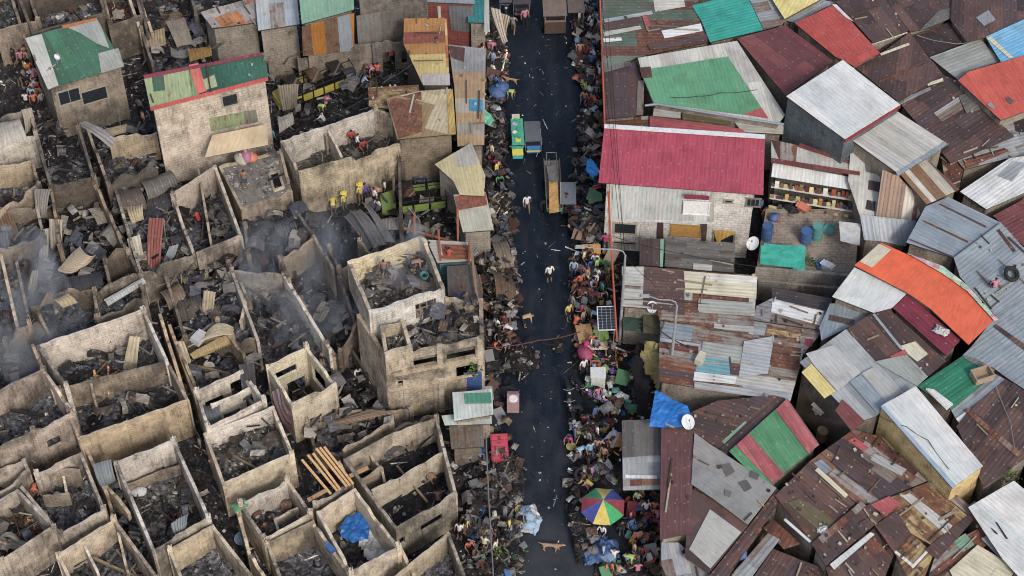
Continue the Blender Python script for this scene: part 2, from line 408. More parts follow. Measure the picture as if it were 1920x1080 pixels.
def panel(pl,pts,pal='white',name='wall_cladding',off=.05,z=None,ribs=True):
    """sheet cladding on a wall of the house, traced by its corners"""
    b=wallface_hit(pl,*avg(pts))
    if not b: return
    _,p,t,n=b; o=p+n*off; P=[hit(x,y,o,n) for x,y in pts]; up=Vector((0,0,1))
    P2=[((q-o).dot(up),(q-o).dot(t)) for q in P]; mb=MB()
    sheets(mb,P2,o,up,t,n,pal,.8,5,.0,.02,v0=.05)
    return mb.build(name,SHEET,pl.t)
# ---------------- ruined walls ----------------
def wallgrid(root,a,b,z0,z1,th,col,holes=(),jag=.08,name='wall',seed=0,step=.3,dips=()):
    """upright wall from a to b (2-D), holes=(u0,u1,v0,v1) in metres above z0, broken top edge"""
    a=Vector(a[:2]);b=Vector(b[:2]);L=(b-a).length
    if L<.05:return
    t=(b-a)/L; n=Vector((t.y,-t.x)); H=z1-z0; rr=random.Random(seed+int(L*1000))
    us=sorted(set([0,L]+[min(max(x,0),L) for h in holes for x in h[:2]])); U=[us[0]]
    for x in us[1:]:
        k=max(1,round((x-U[-1])/step)); s=U[-1]
        U+=[s+(x-s)*(i+1)/k for i in range(k)]
    V=sorted(set([0,H]+[min(max(x,0),H-.05) for h in holes for x in h[2:]]))
    top=[]; notch=[(rr.uniform(.3,max(.4,L-.3)),rr.uniform(.2,.5),rr.choice((.1,.2,.2,.4))) for _ in range(rr.choice((0,0,0,1,1)))]
    ph=rr.random()*50
    for u in U:
        h=H+jag*(mnoise.noise(Vector((u*1.1+ph,ph,0)))*(.9 if jag<.12 else 1.6)+rr.uniform(-.3,.3))
        for (dc,dw,dd) in dips:
            k=max(0,1-abs(u/L-dc)/dw); h-=dd*k
        if jag>.09:
            for (dc,dw,dd) in notch:
                if abs(u-dc)<dw: h-=dd
            h=round(h/.07)*.07+rr.uniform(-.02,.02)
        top.append(max(h,.15))
    mb=MB(); nu=len(U);nv=len(V)
    def solid(i,j):
        if i<0 or j<0 or i>=nu-1 or j>=nv-1: return False
        uc=(U[i]+U[i+1])/2; vc=(V[j]+V[j+1])/2
        return not any(h[0]<uc<h[1] and h[2]<vc<h[3] for h in holes)
    def pt(i,j,s):
        v=top[i] if j==nv-1 else min(V[j],top[i]-.02)
        p=a+t*U[i]+n*(s*th/2); return Vector((p.x,p.y,z0+v))
    def uvp(i,j): return (U[i],V[j])
    for i in range(nu-1):
        for j in range(nv-1):
            if not solid(i,j): continue
            q=[(i,j),(i+1,j),(i+1,j+1),(i,j+1)]; uv=[uvp(*x) for x in q]
            mb.face([pt(x,y,1) for x,y in q],col,uv); mb.face([pt(x,y,-1) for x,y in q][::-1],col,uv[::-1])
            for (e0,e1,ni,nj) in ((q[0],q[1],i,j-1),(q[1],q[2],i+1,j),(q[2],q[3],i,j+1),(q[3],q[0],i-1,j)):
                if not solid(ni,nj):
                    f=[pt(*e0,1),pt(*e0,-1),pt(*e1,-1),pt(*e1,1)]
                    mb.face(f,col,[(0,0),(th,0),(th,1),(0,1)])
    return mb.build(name,MASON,root)
def halfplanes(I):
    s=1 if area(I)>0 else -1; hp=[]; ok=True; n=len(I)
    for i in range(n):
        a,b,c=I[i],I[(i+1)%n],I[(i+2)%n]; nx_,ny_=(b[1]-a[1])*s,-(b[0]-a[0])*s
        hp.append((nx_,ny_,nx_*a[0]+ny_*a[1]))
        if nx_*c[0]+ny_*c[1]>nx_*a[0]+ny_*a[1]+1e-6: ok=False
    return hp,ok
def rubble(poly,f,name,label,n=None,col='#2e2d30',amp=.35,chips=('#2f2f32','#66676a','#75736f','#979289','#1f1f23','#4b423d','#44464c','#aaa69c','#7f7f80','#1f1f23'),size=(.04,.2),step=.25,dens=8.0,px=None,seed=1,peak=0):
    """heap of ash and broken bits over a world 2-D polygon, base height f"""
    rr=random.Random(seed); I=poly; xs=[p[0] for p in I]; ys=[p[1] for p in I]
    x0,x1,y0,y1=min(xs),max(xs),min(ys),max(ys); mb=MB(); nx=int((x1-x0)/step)+2; ny=int((y1-y0)/step)+2
    c0=C(col); H={}
    cx,cy=(x0+x1)/2,(y0+y1)/2; rx,ry=max((x1-x0)/2,.1),max((y1-y0)/2,.1)
    def hh(x,y):
        h=f+amp*(mnoise.noise(Vector((x*.8,y*.8,seed)))+.6*mnoise.noise(Vector((x*2.3,y*2.3,seed+5)))+.15)
        if peak: h=peak*max(0,1-((x-cx)/rx)**2*.8-((y-cy)/ry)**2*.8)+h-.1
        return max(h,.012)
    vs=[];fs=[];idx={}; HP,convex=halfplanes(I)
    for i in range(nx):
        for j in range(ny):
            x=x0+i*step;y=y0+j*step
            idx[i,j]=len(vs); vs.append(Vector((x,y,hh(x,y)+rr.uniform(-.05,.05)*(amp*3))))
    cols=[]
    for i in range(nx-1):
        for j in range(ny-1):
            x=x0+(i+.5)*step;y=y0+(j+.5)*step
            q=(idx[i,j],idx[i+1,j],idx[i+1,j+1],idx[i,j+1]); kin=sum(pip(vs[a].x,vs[a].y,I) for a in q)
            if kin==4 or (kin and not convex and pip(x,y,I)): fs.append(q); cols.append(vary(c0,.3,rr))
            elif kin and convex:
                cp=[(vs[a].x,vs[a].y) for a in q]
                for h_ in HP: cp=clip(cp,*h_)
                if len(cp)>2:
                    hm=sum(vs[a].z for a in q)/4; fs.append(tuple(range(len(vs),len(vs)+len(cp)))); cols.append(vary(c0,.3,rr)); vs+=[Vector((a,b,hm)) for a,b in cp]
    mb.mesh(vs,fs,cols) if fs else None
    A=abs(area(I)); k=n if n is not None else int(A*dens); cc=[C(c) for c in chips]
    for _ in range(k):
        for __ in range(6):
            x=rr.uniform(x0,x1);y=rr.uniform(y0,y1)
            if pip(x,y,I): break
        else: continue
        s=rr.uniform(*size)*rr.choice((.6,1,1,1.4)); q=rr.random()
        M=Matrix.Rotation(rr.random()*6.3,3,'Z')@Matrix.Rotation(rr.uniform(-.7,.7),3,'X')
        d=(s,s*rr.uniform(.4,1),s*rr.uniform(.25,.7)) if q<.62 else ((s*rr.uniform(2.5,6),s*.28,s*.22) if q<.86 or size[1]<.2 else (s*rr.uniform(1.2,3.2),s*rr.uniform(1,2.2),.02))
        mb.box((x,y,hh(x,y)+s*.12),d,vary(rr.choice(cc),.25,rr),M=M)
    if not mb.f: return
    o=Vector((cx,cy,0)); ob=mb.build(name,ASH,None,o)
    p=px or PX((cx,cy,f)); return reg(ob,label,'rubble' if name=='rubble' else name.replace('_',' '),p[0],p[1],kind='stuff')
CELLS={}
def ruin(label,pts,H,f=.3,wall='#bfae97',soot=.35,open_=(),holes={},parts=(),th=.17,jag=.095,name='burnt_house',cat='burnt house',where=None,
         rcol='#56575c',rub=True,base=0,wcols={},dips={},floor=None,ins=.11,dens=11,amp=.34,chips=None,short=None):
    P=[W(x,y,H) for x,y in pts]; c=sum(P,Vector())/len(P); sd=int(abs(pts[0][0]*7+pts[0][1]*3))
    if floor is None and f>.25 and H>2.4: f=f+.35
    t=thing(name,label,cat,(c.x,c.y,base)); REG[-1]=(t,*avg(pts))
    I=inset([(p.x,p.y) for p in P],ins); n=len(I); rr=random.Random(sd)
    for i in range(n):
        if i in open_: continue
        a,b=I[i],I[(i+1)%n]; e=(b-a).normalized()*th*.5
        hc=wcols.get(i,wall); hc,s_=(hc if isinstance(hc,tuple) else (hc,soot))
        wallgrid(t,a-e,b+e,base,H+rr.uniform(-.02,.02)+i*.006,th,vary(C(hc,min(.75,s_+rr.uniform(-.08,.34)),KA*.88),.12,rr),holes.get(i,()),jag,seed=sd+i,dips=dips.get(i,()))
    for i in range(n):
        if name!='burnt_house' or rr.random()>.55 or (i in open_ and (i-1)%n in open_): continue
        hh_=H+rr.uniform(.05,.45); cb=MB(); cb.box((I[i][0],I[i][1],base+hh_/2),(.26,.26,hh_),vary(C(wall,soot+.15),.1,rr),rz=rr.uniform(-.2,.6))
        for dx,dy in ((-.07,-.07),(.07,-.07),(.07,.07),(-.07,.07)):
            if rr.random()<.6: cb.tube([(I[i][0]+dx,I[i][1]+dy,base+hh_-.1),(I[i][0]+dx*1.5+rr.uniform(-.1,.1),I[i][1]+dy+rr.uniform(-.1,.1),base+hh_+rr.uniform(.2,.7))],.014,C('#4a2f22'),4)
        cb.build('column',MASON,t)
    for pa in parts:   # inner partitions: ((px,py),(px,py),height,colour,holes)
        h=pa[2]; a=W(*pa[0],h); b=W(*pa[1],h)
        wallgrid(t,a,b,base+.01,h,th*.8,vary(C(pa[3] if len(pa)>3 and pa[3] else wall,soot),.07,rr),pa[4] if len(pa)>4 else (),jag*1.5,name='partition_wall',seed=sd+9)
    if floor is not None:
        mb=MB(); J=inset(I,-.02); q=J if area(J)>0 else J[::-1]; k=len(q); col=C('#6d6862',.4)
        mb.mesh([Vector((p[0],p[1],floor)) for p in q]+[Vector((p[0],p[1],floor-.18)) for p in q],[tuple(range(k)),tuple(range(2*k-1,k-1,-1))]+[((i+1)%k,i,i+k,(i+1)%k+k) for i in range(k)],col)
        mb.build('floor_slab',MASON,t)
    J=inset(I,.03); wn=where or ('the '+label)
    if rub: rubble(J,(floor+.05 if floor is not None else f),'rubble','charred rubble strewn inside '+wn,seed=sd,col=rcol,dens=dens,amp=amp,**({'chips':chips} if chips else {}))
    CELLS[short or label]=(t,J,f if floor is None else floor+.05,wn)
    return t,J
# ================= SETTING =================
def slab(name,poly,z,mat,col,kind='structure'):
    mb=MB(); q=[Vector(p) for p in poly]; q=q if area(q)>0 else q[::-1]
    mb.face([(p[0],p[1],z) for p in q],col,[(p[0],p[1]) for p in q]); o=mb.build(name,mat,None,(0,0,z)); o['kind']=kind; o['label']=name.replace('_',' '); return o
g=slab('ground',[(-400,-300),(400,-300),(400,600),(-400,600)],-.02,ASH,C('#2a2829'))
rd=[W(925,-500),W(1118,-500),W(1118,-60),W(1120,300),W(1135,560),W(1150,800),W(1180,1140),W(930,1140),W(925,700),W(930,300)]
slab('road',[(p.x,p.y) for p in rd],.0,ROAD,C('#20262e'))
# ================= INTACT HOUSES, RIGHT OF THE STREET =================
HS={}
def S(key,*a,**k): HS[key]=house(*a,**k); return HS[key]
S('patchtop','long shed roof of mossy green and rust strips at the street top',[(1127,-25),(1300,-25),(1334,78),(1196,108),(1131,136)],(4.2,3.9),'greenpatch',d=(0,1),sw=.75,sl=4,
  patches=[([(1222,-22),(1278,-25),(1285,12),(1228,22)],'offwhite'),([(1240,58),(1314,44),(1318,58),(1246,72)],'white'),([(1132,36),(1222,20),(1224,26),(1134,42)],'grey'),([(1131,60),(1200,48),(1203,54),(1133,68)],'offwhite'),([(1131,72),(1165,70),(1166,76),(1132,79)],'white'),([(1204,30),(1212,27),(1222,55),(1213,58)],'pink'),([(1215,50),(1300,36),(1303,44),(1218,60)],'brown'),([(1214,84),(1330,62),(1333,74),(1220,96)],'brown'),([(1132,44),(1200,33),(1203,45),(1133,56)],'brown')])
S('teal','teal painted sheet roof at the top edge',[(1297,11),(1398,-14),(1431,57),(1331,80),(1316,42)],4.2,'teal',d=(0,1),sl=6)
S('whitestrip','narrow weathered white roof beside the teal roof',[(1399,-14),(1436,-20),(1475,38),(1466,47),(1432,57)],4.1,'greyrust',d=(0,1))
S('yellow','yellow sheet roof at the top edge',[(1440,-12),(1548,-18),(1538,0),(1471,36)],4.5,'yellow',d=(1,2),sl=6)
S('greenbig','large plain green roof bordered by grey concrete sheets',[(1196,109),(1382,77),(1472,216),(1460,232),(1225,193),(1207,150)],(4.6,4.2),'offwhite',d=(0,5),sl=5,
  patches=[([(1221,129),(1365,106),(1428,202),(1394,215),(1226,192),(1207,148)],'green',1.1),([(1199,127),(1220,125),(1223,146),(1204,146)],'brown'),([(1394,214),(1428,202),(1441,222)],'pink')],lift=.01)
S('brownlow','low rusty brown roof left of the plain green roof',[(1131,133),(1190,117),(1203,148),(1193,218),(1134,223)],3.9,'brown',d=(0,4),patches=[([(1132,124),(1180,116),(1186,122),(1132,136)],'dgrey'),([(1196,152),(1208,150),(1206,216),(1193,216)],'greyrust')])
S('strip1','brick red strip roof tucked between the green and crimson roofs',[(1218,218),(1392,243),(1402,254),(1300,250),(1218,243)],3.6,'pink',d=(0,1),patches=[([(1226,203),(1276,211),(1276,222),(1224,217)],'offwhite'),([(1279,212),(1372,228),(1370,234),(1280,224)],'olive')])
S('strip2','pale strip roof behind the right end of the crimson roof',[(1374,226),(1470,232),(1468,252),(1392,248)],3.5,'offwhite',d=(0,1))
S('strip0','small pale lean-to roof at the upper left of the crimson roof',[(1134,224),(1216,218),(1217,243),(1135,240)],3.4,'patch',d=(0,1))
cr=S('crimson','white walled two storey house with long crimson roof beside the street',[(1133,239),(1434,259),(1431,366),(1122,343)],(7.3,6.3),'crimson',d=(0,3),wall='#c3c0ba',soot=.12,sw=.95,sl=9,jit=.01,ov=.45,v0=.02,
  )
mb=MB(); P=cr.P; mb.bar(P[0]+Vector((0,0,.12)),P[1]+Vector((0,0,.12)),.28,C('#d6dadb'),.08); mb.build('ridge_cap',PLAIN,cr.t)
panel(cr,[(1150,345),(1340,352),(1338,416),(1147,410)],[C('#c9cfcd',.08),C('#bfc3bf',.15),C('#b8b7ad',.25),C('#cfd4d3',.05)])
panel(cr,[(1147,410),(1338,416),(1338,420),(1147,414)],'white',name='floor_band',off=.1)
window(cr,1172,428,1.3,.95,frame='#a79f8c'); window(cr,1171,455,1.3,.25,frame='#a79f8c')
window(cr,1306,387,1.45,1.1,frame='#e4e3e0',pane='#e6e6e4',name='window_cover',off=.13)
panel(cr,[(1283,364),(1330,367),(1330,375),(1283,372)],'dcrimson',name='awning',off=.35)
window(cr,1366,377,.45,.28); window(cr,1412,379,.75,.7,frame='#807a72',bars=2)
window(cr,1286,432,1.75,1.0,frame='#a8844d',pane='#c18f43',name='plywood_cover')
panel(cr,[(1233,412),(1244,412),(1244,450),(1231,449)],'brown',name='door',off=.06)
window(cr,1357,446,1.2,.8)
panel(cr,[(1338,432),(1384,434),(1352,450),(1346,462)],'tanstripe',name='torn_curtain',off=.12)
panel(cr,[(1313,420),(1326,420),(1324,452),(1316,452)],'brown',name='downpipe',off=.05)
S('maroon','faded maroon roof left of the bright red one',[(1382,73),(1472,48),(1562,115),(1473,180)],4.6,'maroon',d=(1,2),sl=6)
S('redroof','bright red roof with chalky upper corner',[(1490,44),(1566,8),(1650,100),(1602,125),(1565,106)],4.8,'red',d=(1,2),sl=6,patches=[([(1560,8),(1568,8),(1600,40),(1585,32)],'white')])
S('gapdark','dark narrow roof wedged under the yellow roof',[(1472,38),(1540,0),(1566,6),(1490,44)],4.0,'greyrust',d=(0,1))
S('bt1','plain dark brown roof above the red roof',[(1566,4),(1642,-22),(1703,58),(1637,81),(1590,30)],4.6,'brown',d=(1,2),v0=.05)
S('bt2','dull brown roof with a crumpled grey sheet at the top edge',[(1642,-22),(1782,-24),(1790,16),(1762,50),(1706,60)],4.5,'brown',d=(0,4),v0=.05,patches=[([(1760,20),(1786,14),(1784,34),(1740,52),(1724,58)],'dgrey')])
S('bt3','broad brown roof with a square grey patch near top right corner',[(1786,-24),(1935,-24),(1935,34),(1852,70),(1812,79),(1782,38)],4.7,'brown',d=(1,2),v0=.06,patches=[([(1830,33),(1853,19),(1867,37),(1845,49)],'grey')])
S('bt4','very dark brown roof under a broken gutter',[(1712,68),(1780,42),(1809,78),(1743,107)],4.2,'brown',d=(1,2),patches=[([(1712,68),(1750,60),(1790,76),(1800,82),(1743,107)],[C('#453735',.3)])])
S('bt5','brown roof with a pale timber ridge strip',[(1603,127),(1652,101),(1706,61),(1740,106),(1768,140),(1686,193)],4.4,'brown',d=(2,5),v0=.05,patches=[([(1634,80),(1700,58),(1702,62),(1636,84)],'cream'),([(1650,100),(1704,80),(1706,84),(1652,104)],'cream'),([(1648,152),(1742,110),(1743,113),(1649,155)],'rust')])
S('lgrey','light grey roof left of the pale blue roof',[(1743,108),(1838,73),(1876,116),(1816,134),(1796,150),(1776,134)],4.4,'ggrey',d=(0,1),sl=5)
S('ltblue','pale blue roof with rust spots at the right edge',[(1848,70),(1935,30),(1935,101),(1877,118)],4.8,'ltblue',d=(0,1),sl=5,patches=[([(1850,72),(1858,68),(1900,108),(1893,110)],'cream')])
S('vermil','vermilion roof with two small square patches at right',[(1796,151),(1816,135),(1935,101),(1935,204),(1876,226)],5.0,'vermil',d=(1,4),sl=6,v0=.03,patches=[([(1885,186),(1891,181),(1901,190),(1895,195)],'dgrey'),([(1850,196),(1857,192),(1866,201),(1860,204)],'grey')])
S('bb1','brown roof with a pale grey skylight strip',[(1686,193),(1768,141),(1797,152),(1832,190),(1870,228),(1902,256),(1782,306),(1745,262)],4.3,'brown',d=(0,1),v0=.06,patches=[([(1751,212),(1797,182),(1806,204),(1766,228)],'greyrust'),([(1680,190),(1744,163),(1746,168),(1688,196)],'greyrust'),([(1738,156),(1768,146),(1769,152),(1740,161)],'cream'),([(1797,180),(1826,170),(1838,205),(1812,212)],'dgrey')])
S('bb2','ragged grey and rust roof behind the striped gable',[(1766,268),(1902,232),(1935,210),(1935,300),(1895,296),(1808,318)],4.0,'greyrust',d=(0,1),warp=.3,patches=[([(1806,300),(1884,277),(1890,284),(1812,316)],'rust'),([(1900,215),(1935,206),(1935,250),(1905,246)],'dark')])
ww=S('whitegable','white sheet roof on tall dark blue-grey walls',[(1474,181),(1580,113),(1688,197),(1584,262)],6.2,'white',d=(1,2),wall='#55616a',soot=.25,sw=1.0,sl=8,ov=.08,v0=.02,jit=.008)
mb=MB(); P=ww.P; mb.bar(P[3]-Vector((0,0,.1)),P[2]-Vector((0,0,.1)),.12,C('#8e2d38'),.22)
mb.build('fascia_board',PLAIN,ww.t)
ss=S('stripegable','pale ribbed roof joined to a rust striped gable front',[(1595,262),(1683,210),(1776,270),(1684,326)],5.4,'offwhite',d=(1,2),wall='#8c8577',sl=8,sw=.4,v0=.07,patches=[([(1680,324),(1772,266),(1777,271),(1684,330)],'bluegrey')])
S('stripeside','small white roof striped with rust below the pale ribbed roof',[(1688,328),(1737,299),(1799,356),(1737,384)],4.9,'stripe',d=(0,3),sw=.35,sl=6,wall='#8c7a62')
st=S('stripewall','steep rust and cream striped sheet screen under the gable',[(1655,318),(1684,330),(1736,386),(1716,414),(1642,407)],(5.2,3.2),'stripe',d=(0,4),sw=.28,sl=9,wall='#6b5f52')
S('white_r','wide white roof with a loose grey sheet on it at the right edge',[(1800,360),(1893,297),(1935,292),(1935,356),(1849,393)],4.4,'white',d=(0,1),patches=[([(1871,330),(1900,302),(1925,306),(1898,340)],'grey')],v0=.03)
S('gutter','dark rusty lean-to beside the wide white roof',[(1762,276),(1806,318),(1798,356),(1770,330)],3.8,'rust',d=(0,1))
S('mar_r','dull maroon roof at the right edge',[(1862,405),(1935,366),(1935,475),(1905,450)],4.3,'maroon',d=(0,1),v0=.04)
S('bigblue','big blue-grey roof slope with three rusty seams',[(1735,388),(1778,370),(1876,418),(1788,484),(1699,455)],(4.8,4.4),'bluegrey',d=(1,2),sl=9,sw=1.1,v0=.03,
  patches=[([(1761,383),(1764,382),(1850,424),(1848,427)],'rust'),([(1731,415),(1734,414),(1816,452),(1815,455)],'rust'),([(1704,449),(1707,448),(1786,480),(1785,483)],'rust')])
S('bigblue2','far slope of blue-grey sheets littered with scrap and cloth',[(1876,418),(1935,482),(1935,545),(1866,592),(1800,520),(1788,484)],(4.8,4.3),'bluegrey',d=(0,5),sl=9,sw=1.1,v0=.04,patches=[([(1869,432),(1874,430),(1905,470),(1900,473)],'rust'),([(1905,517),(1912,516),(1912,521),(1905,522)],'rust')])
S('greywall','grey sheet lean-to hanging under the striped gable',[(1612,402),(1718,414),(1698,462),(1652,452),(1620,450)],(3.9,2.6),'bluegrey',d=(0,4),sl=6,warp=.3,patches=[([(1648,410),(1668,412),(1672,456),(1650,452)],[C('#a3acb4',.1)])])
S('whitesq','small upright white shed beside the striped gable',[(1595,280),(1655,318),(1642,410),(1612,405),(1590,340)],(4.3,3.2),'offwhite',d=(0,4),patches=[([(1622,302),(1640,308),(1640,325),(1624,322)],'dgrey'),([(1626,375),(1642,378),(1640,396),(1623,392)],'dark'),([(1630,338),(1650,342),(1648,360),(1628,355)],'brown')])
S('lowwhite','low pale roof with brown edge behind the shop shelves',[(1446,262),(1600,300),(1612,322),(1446,304)],3.9,'offwhite',d=(0,3),patches=[([(1446,262),(1495,272),(1492,310),(1464,306)],'rust'),([(1446,296),(1612,322),(1612,329),(1446,305)],'maroon'),([(1500,268),(1600,304),(1598,309),(1496,275)],'maroon')])
sh=S('shelfshop','open fronted stall with glossy white awning and shelves of goods',[(1449,306),(1613,336),(1611,359),(1446,332)],(3.7,3.3),'white',d=(0,3),wall='#5a534c',v0=.03,ov=.3)
# shelves of the stall
P=sh.P; e=(P[2]-P[3]).normalized(); L=(P[2]-P[3]).length; fr=Vector((e.y,-e.x,0)); fr=fr if fr.y<0 else -fr
mb=MB(); M=Matrix((e,-fr,Vector((0,0,1)))).transposed()
for k,zz in enumerate((2.75,2.1,1.45)):
    p=P[3]+e*L/2; mb.box((p.x+fr.x*(.05+.32*k),p.y+fr.y*(.05+.32*k),zz),(L*.97,.36,.05),C('#c9c8c2'),M=M)
mb.build('shelf',PLAIN,sh.t)
gm=MB(); cc=[C(x) for x in ('#c9a05a','#7d3b34','#c7b37a','#d7cf9d','#4a4c55','#a4543f','#e2ddd0','#c98f3c','#655a4c','#8c7a52')]
for k,zz in enumerate((2.78,2.13,1.48)):
    u=.2
    while u<L-.2:
        w_=R.uniform(.12,.3);h_=R.uniform(.15,.42); p=P[3]+e*u
        gm.box((p.x+fr.x*(.07+.32*k),p.y+fr.y*(.07+.32*k),zz+h_/2),(w_,.2,h_),vary(R.choice(cc),.2),M=M); u+=w_+R.uniform(.02,.1)
o=gm.build('shelved_goods',PLAIN,sh.t); o['kind']='stuff'
org=S('orange','curved bright orange sheeted roof with a cream skylight',[(1602,498),(1653,456),(1702,478),(1770,512),(1745,580),(1700,549)],5.0,'orange',d=(0,1),sw=2.5,sl=9,v0=.015,jit=.004,patches=[([(1612,490),(1648,457),(1671,468),(1635,502)],'cream',2)],mat=FELT)
roof(org.t,[(1770,512),(1815,545),(1864,600),(1816,647),(1745,580)],5.0,'orange',mat=FELT,d=(0,4),sw=2.5,sl=9,v0=.015,jit=.004)
roof(org.t,[(1700,475),(1768,500),(1812,534),(1872,600),(1864,602),(1813,546),(1768,514)],5.12,[C('#c8d2b0'),C('#c992a0'),C('#b9cf9f'),C('#d6b9b9'),C('#a8c7b2')],d=(0,1),sw=.3,sl=.45,name='flowered_cloth',thick=.03)
S('white_o','clean white roof tucked under the orange roof',[(1560,557),(1602,502),(1702,549),(1672,578),(1638,587)],4.7,'white',d=(0,1),sl=7,v0=.015,jit=.006,mat=FELT)
S('crim2','deep crimson ribbed roof below the orange roof',[(1673,577),(1702,551),(1801,638),(1774,668)],4.6,'dcrimson',d=(0,3),sl=8,sw=.5)
S('bdark','dark brown roof edged by crimson ribs',[(1586,618),(1659,573),(1774,678),(1741,706),(1641,678)],4.6,'brown',d=(0,4),sl=4,v0=.06,patches=[([(1684,650),(1716,640),(1740,664),(1720,678)],'cream'),([(1636,590),(1640,588),(1692,652),(1688,655)],'greyrust'),([(1668,668),(1696,655),(1702,662),(1676,676)],'pink')])
gp=S('greypatch','pale grey patchwork roof with yellow and red squares',[(1499,680),(1586,618),(1641,678),(1720,724),(1640,782),(1608,792)],4.6,'grey',d=(1,2),sw=1.2,sl=2.6,v0=.07,wall='#6d655c',
  patches=[([(1503,698),(1521,682),(1567,733),(1546,747)],'yellow'),([(1511,663),(1563,647),(1614,698),(1570,733),(1530,690)],[C('#b6b7b4',.03)],3),([(1566,770),(1580,749),(1622,790),(1598,810)],'maroon'),([(1592,715),(1615,702),(1664,757),(1645,775)],'bluegrey',3),([(1640,678),(1700,665),(1740,706),(1720,724)],'ggrey',1.5),([(1615,700),(1638,688),(1690,735),(1664,757)],[C('#b3b2ae',.04)],3)])
S('forest','dark green ribbed roof with a heap of white pipes',[(1720,725),(1806,667),(1864,702),(1783,769)],4.7,'forest',d=(0,1),sw=.45,sl=8,patches=[([(1800,667),(1830,672),(1866,694),(1862,702)],'dgrey')])
wy=S('whiteyel','white roof over yellow plank walls',[(1651,762),(1717,725),(1843,875),(1785,916)],5.3,'white',d=(0,3),sw=.8,sl=8,wall='#c5ab6c',soot=.12,ov=.05,v0=.02,patches=[([(1651,762),(1656,759),(1792,911),(1786,916)],[C('#9ab0c4',.02)],2)])
S('strip3','narrow grey roof strip beside the dark green roof',[(1783,770),(1866,702),(1888,714),(1822,765),(1800,800)],4.3,'bluegrey',d=(0,1),patches=[([(1792,785),(1820,765),(1830,775),(1802,796)],'white')])
S('brown_r','dark brown roof crossed by an orange rust ridge',[(1793,800),(1822,764),(1886,712),(1935,742),(1935,850),(1905,872),(1844,914)],4.4,'brown',d=(0,1),v0=.06,patches=[([(1808,770),(1816,766),(1916,850),(1908,858)],'rust'),([(1918,838),(1935,828),(1935,846),(1924,850)],'ltblue')])
S('fg1','plain blue-grey roof at the right edge below the scrap slope',[(1868,592),(1935,545),(1935,740),(1886,708),(1862,690),(1800,672),(1822,650)],4.2,'bluegrey',d=(0,1),v0=.05,sl=5,patches=[([(1862,612),(1868,608),(1935,655),(1935,668)],'brown')])
S('fg2','white sheet roof at the lower right corner',[(1815,952),(1901,902),(1935,930),(1935,1110),(1880,1050)],4.4,'white',d=(1,2),sl=7,v0=.02,patches=[([(1858,990),(1864,994),(1872,1002),(1866,1000)],'dark'),([(1866,978),(1870,980),(1890,1010),(1886,1010)],'dark')])
S('rp1','dark brown to olive roof in the lower right maze',[(1453,930),(1516,868),(1604,945),(1523,1021)],3.9,'brown',d=(1,2),warp=.2,patches=[([(1470,945),(1500,935),(1570,975),(1523,1018)],'olive',1.0),([(1528,882),(1534,876),(1590,928),(1585,934)],'cream'),([(1469,975),(1473,972),(1522,1015),(1518,1018)],'white')])
S('rp2','rust roof strewn with timber and stones below the grey patchwork',[(1516,867),(1600,806),(1650,820),(1738,903),(1634,945),(1606,944)],3.9,'rust',d=(1,3),sw=.6,sl=1.9,warp=.25,v0=.22,patches=[([(1640,850),(1700,880),(1690,892),(1632,862)],'greyrust',.5),([(1610,880),(1650,900),(1640,915),(1600,895)],'brown',.5),([(1525,868),(1541,861),(1560,881),(1547,889)],'bluegrey'),([(1590,826),(1602,820),(1630,840),(1618,846)],'pink'),([(1575,835),(1640,872),(1610,905),(1560,868)],'brown')])
S('rp3','long brown ridge roof between two rust slopes',[(1523,1023),(1632,945),(1655,972),(1548,1062)],4.1,'brown',d=(1,2),v0=.06,sw=.6,patches=[([(1520,1020),(1614,940),(1624,948),(1530,1030)],'rust'),([(1556,1058),(1632,998),(1640,1002),(1564,1068)],'white')])
S('rp4','mottled yellow rust roof with a long pale sheet',[(1655,972),(1640,945),(1740,905),(1815,968),(1782,1032),(1745,1022)],4.0,'yrust',d=(2,3),patches=[([(1690,930),(1706,925),(1786,986),(1772,1002)],'offwhite',1.6),([(1735,1030),(1815,966),(1828,972),(1758,1050)],'brown'),([(1632,946),(1668,930),(1688,944),(1660,968)],'pink'),([(1640,985),(1680,958),(1708,1000),(1676,1035)],'brown')])
S('rp5','short brown roof at the bottom edge beside cream sheets',[(1548,1064),(1640,990),(1678,1036),(1650,1105),(1560,1105)],3.7,'brown',d=(1,2),sw=.6,sl=1.9,warp=.2,v0=.15,patches=[([(1600,1005),(1632,1000),(1660,1030),(1640,1040)],'rust')])
S('rp6','yellowish rusted roof framed by white battens',[(1676,1035),(1710,1000),(1750,1040),(1730,1092),(1700,1080)],3.9,'yrust',d=(0,1),patches=[([(1676,1035),(1680,1032),(1712,1058),(1708,1062)],'white'),([(1708,1062),(1736,1032),(1740,1035),(1712,1066)],'white')])
S('rp7','rust and green scrap roof at the bottom edge',[(1752,1046),(1800,1010),(1838,990),(1862,1010),(1800,1070),(1770,1100),(1735,1100)],3.8,'rust',d=(0,1),sw=.6,sl=1.9,patches=[([(1785,1015),(1810,1000),(1828,1022),(1806,1035)],'mint')])
S('rp8','cream sheet roof at the bottom edge',[(1780,1070),(1833,1022),(1905,1066),(1880,1110),(1800,1110)],4.0,'cream',d=(1,2),v0=.03)
S('rp9','rust brown roof beside the lower right white roof',[(1740,905),(1790,925),(1860,985),(1900,1030),(1912,1062),(1866,1040),(1818,968)],3.9,'rust',d=(2,3),sw=.6,sl=1.9,patches=[([(1840,1010),(1858,1000),(1908,1056),(1890,1062)],'greyrust')])
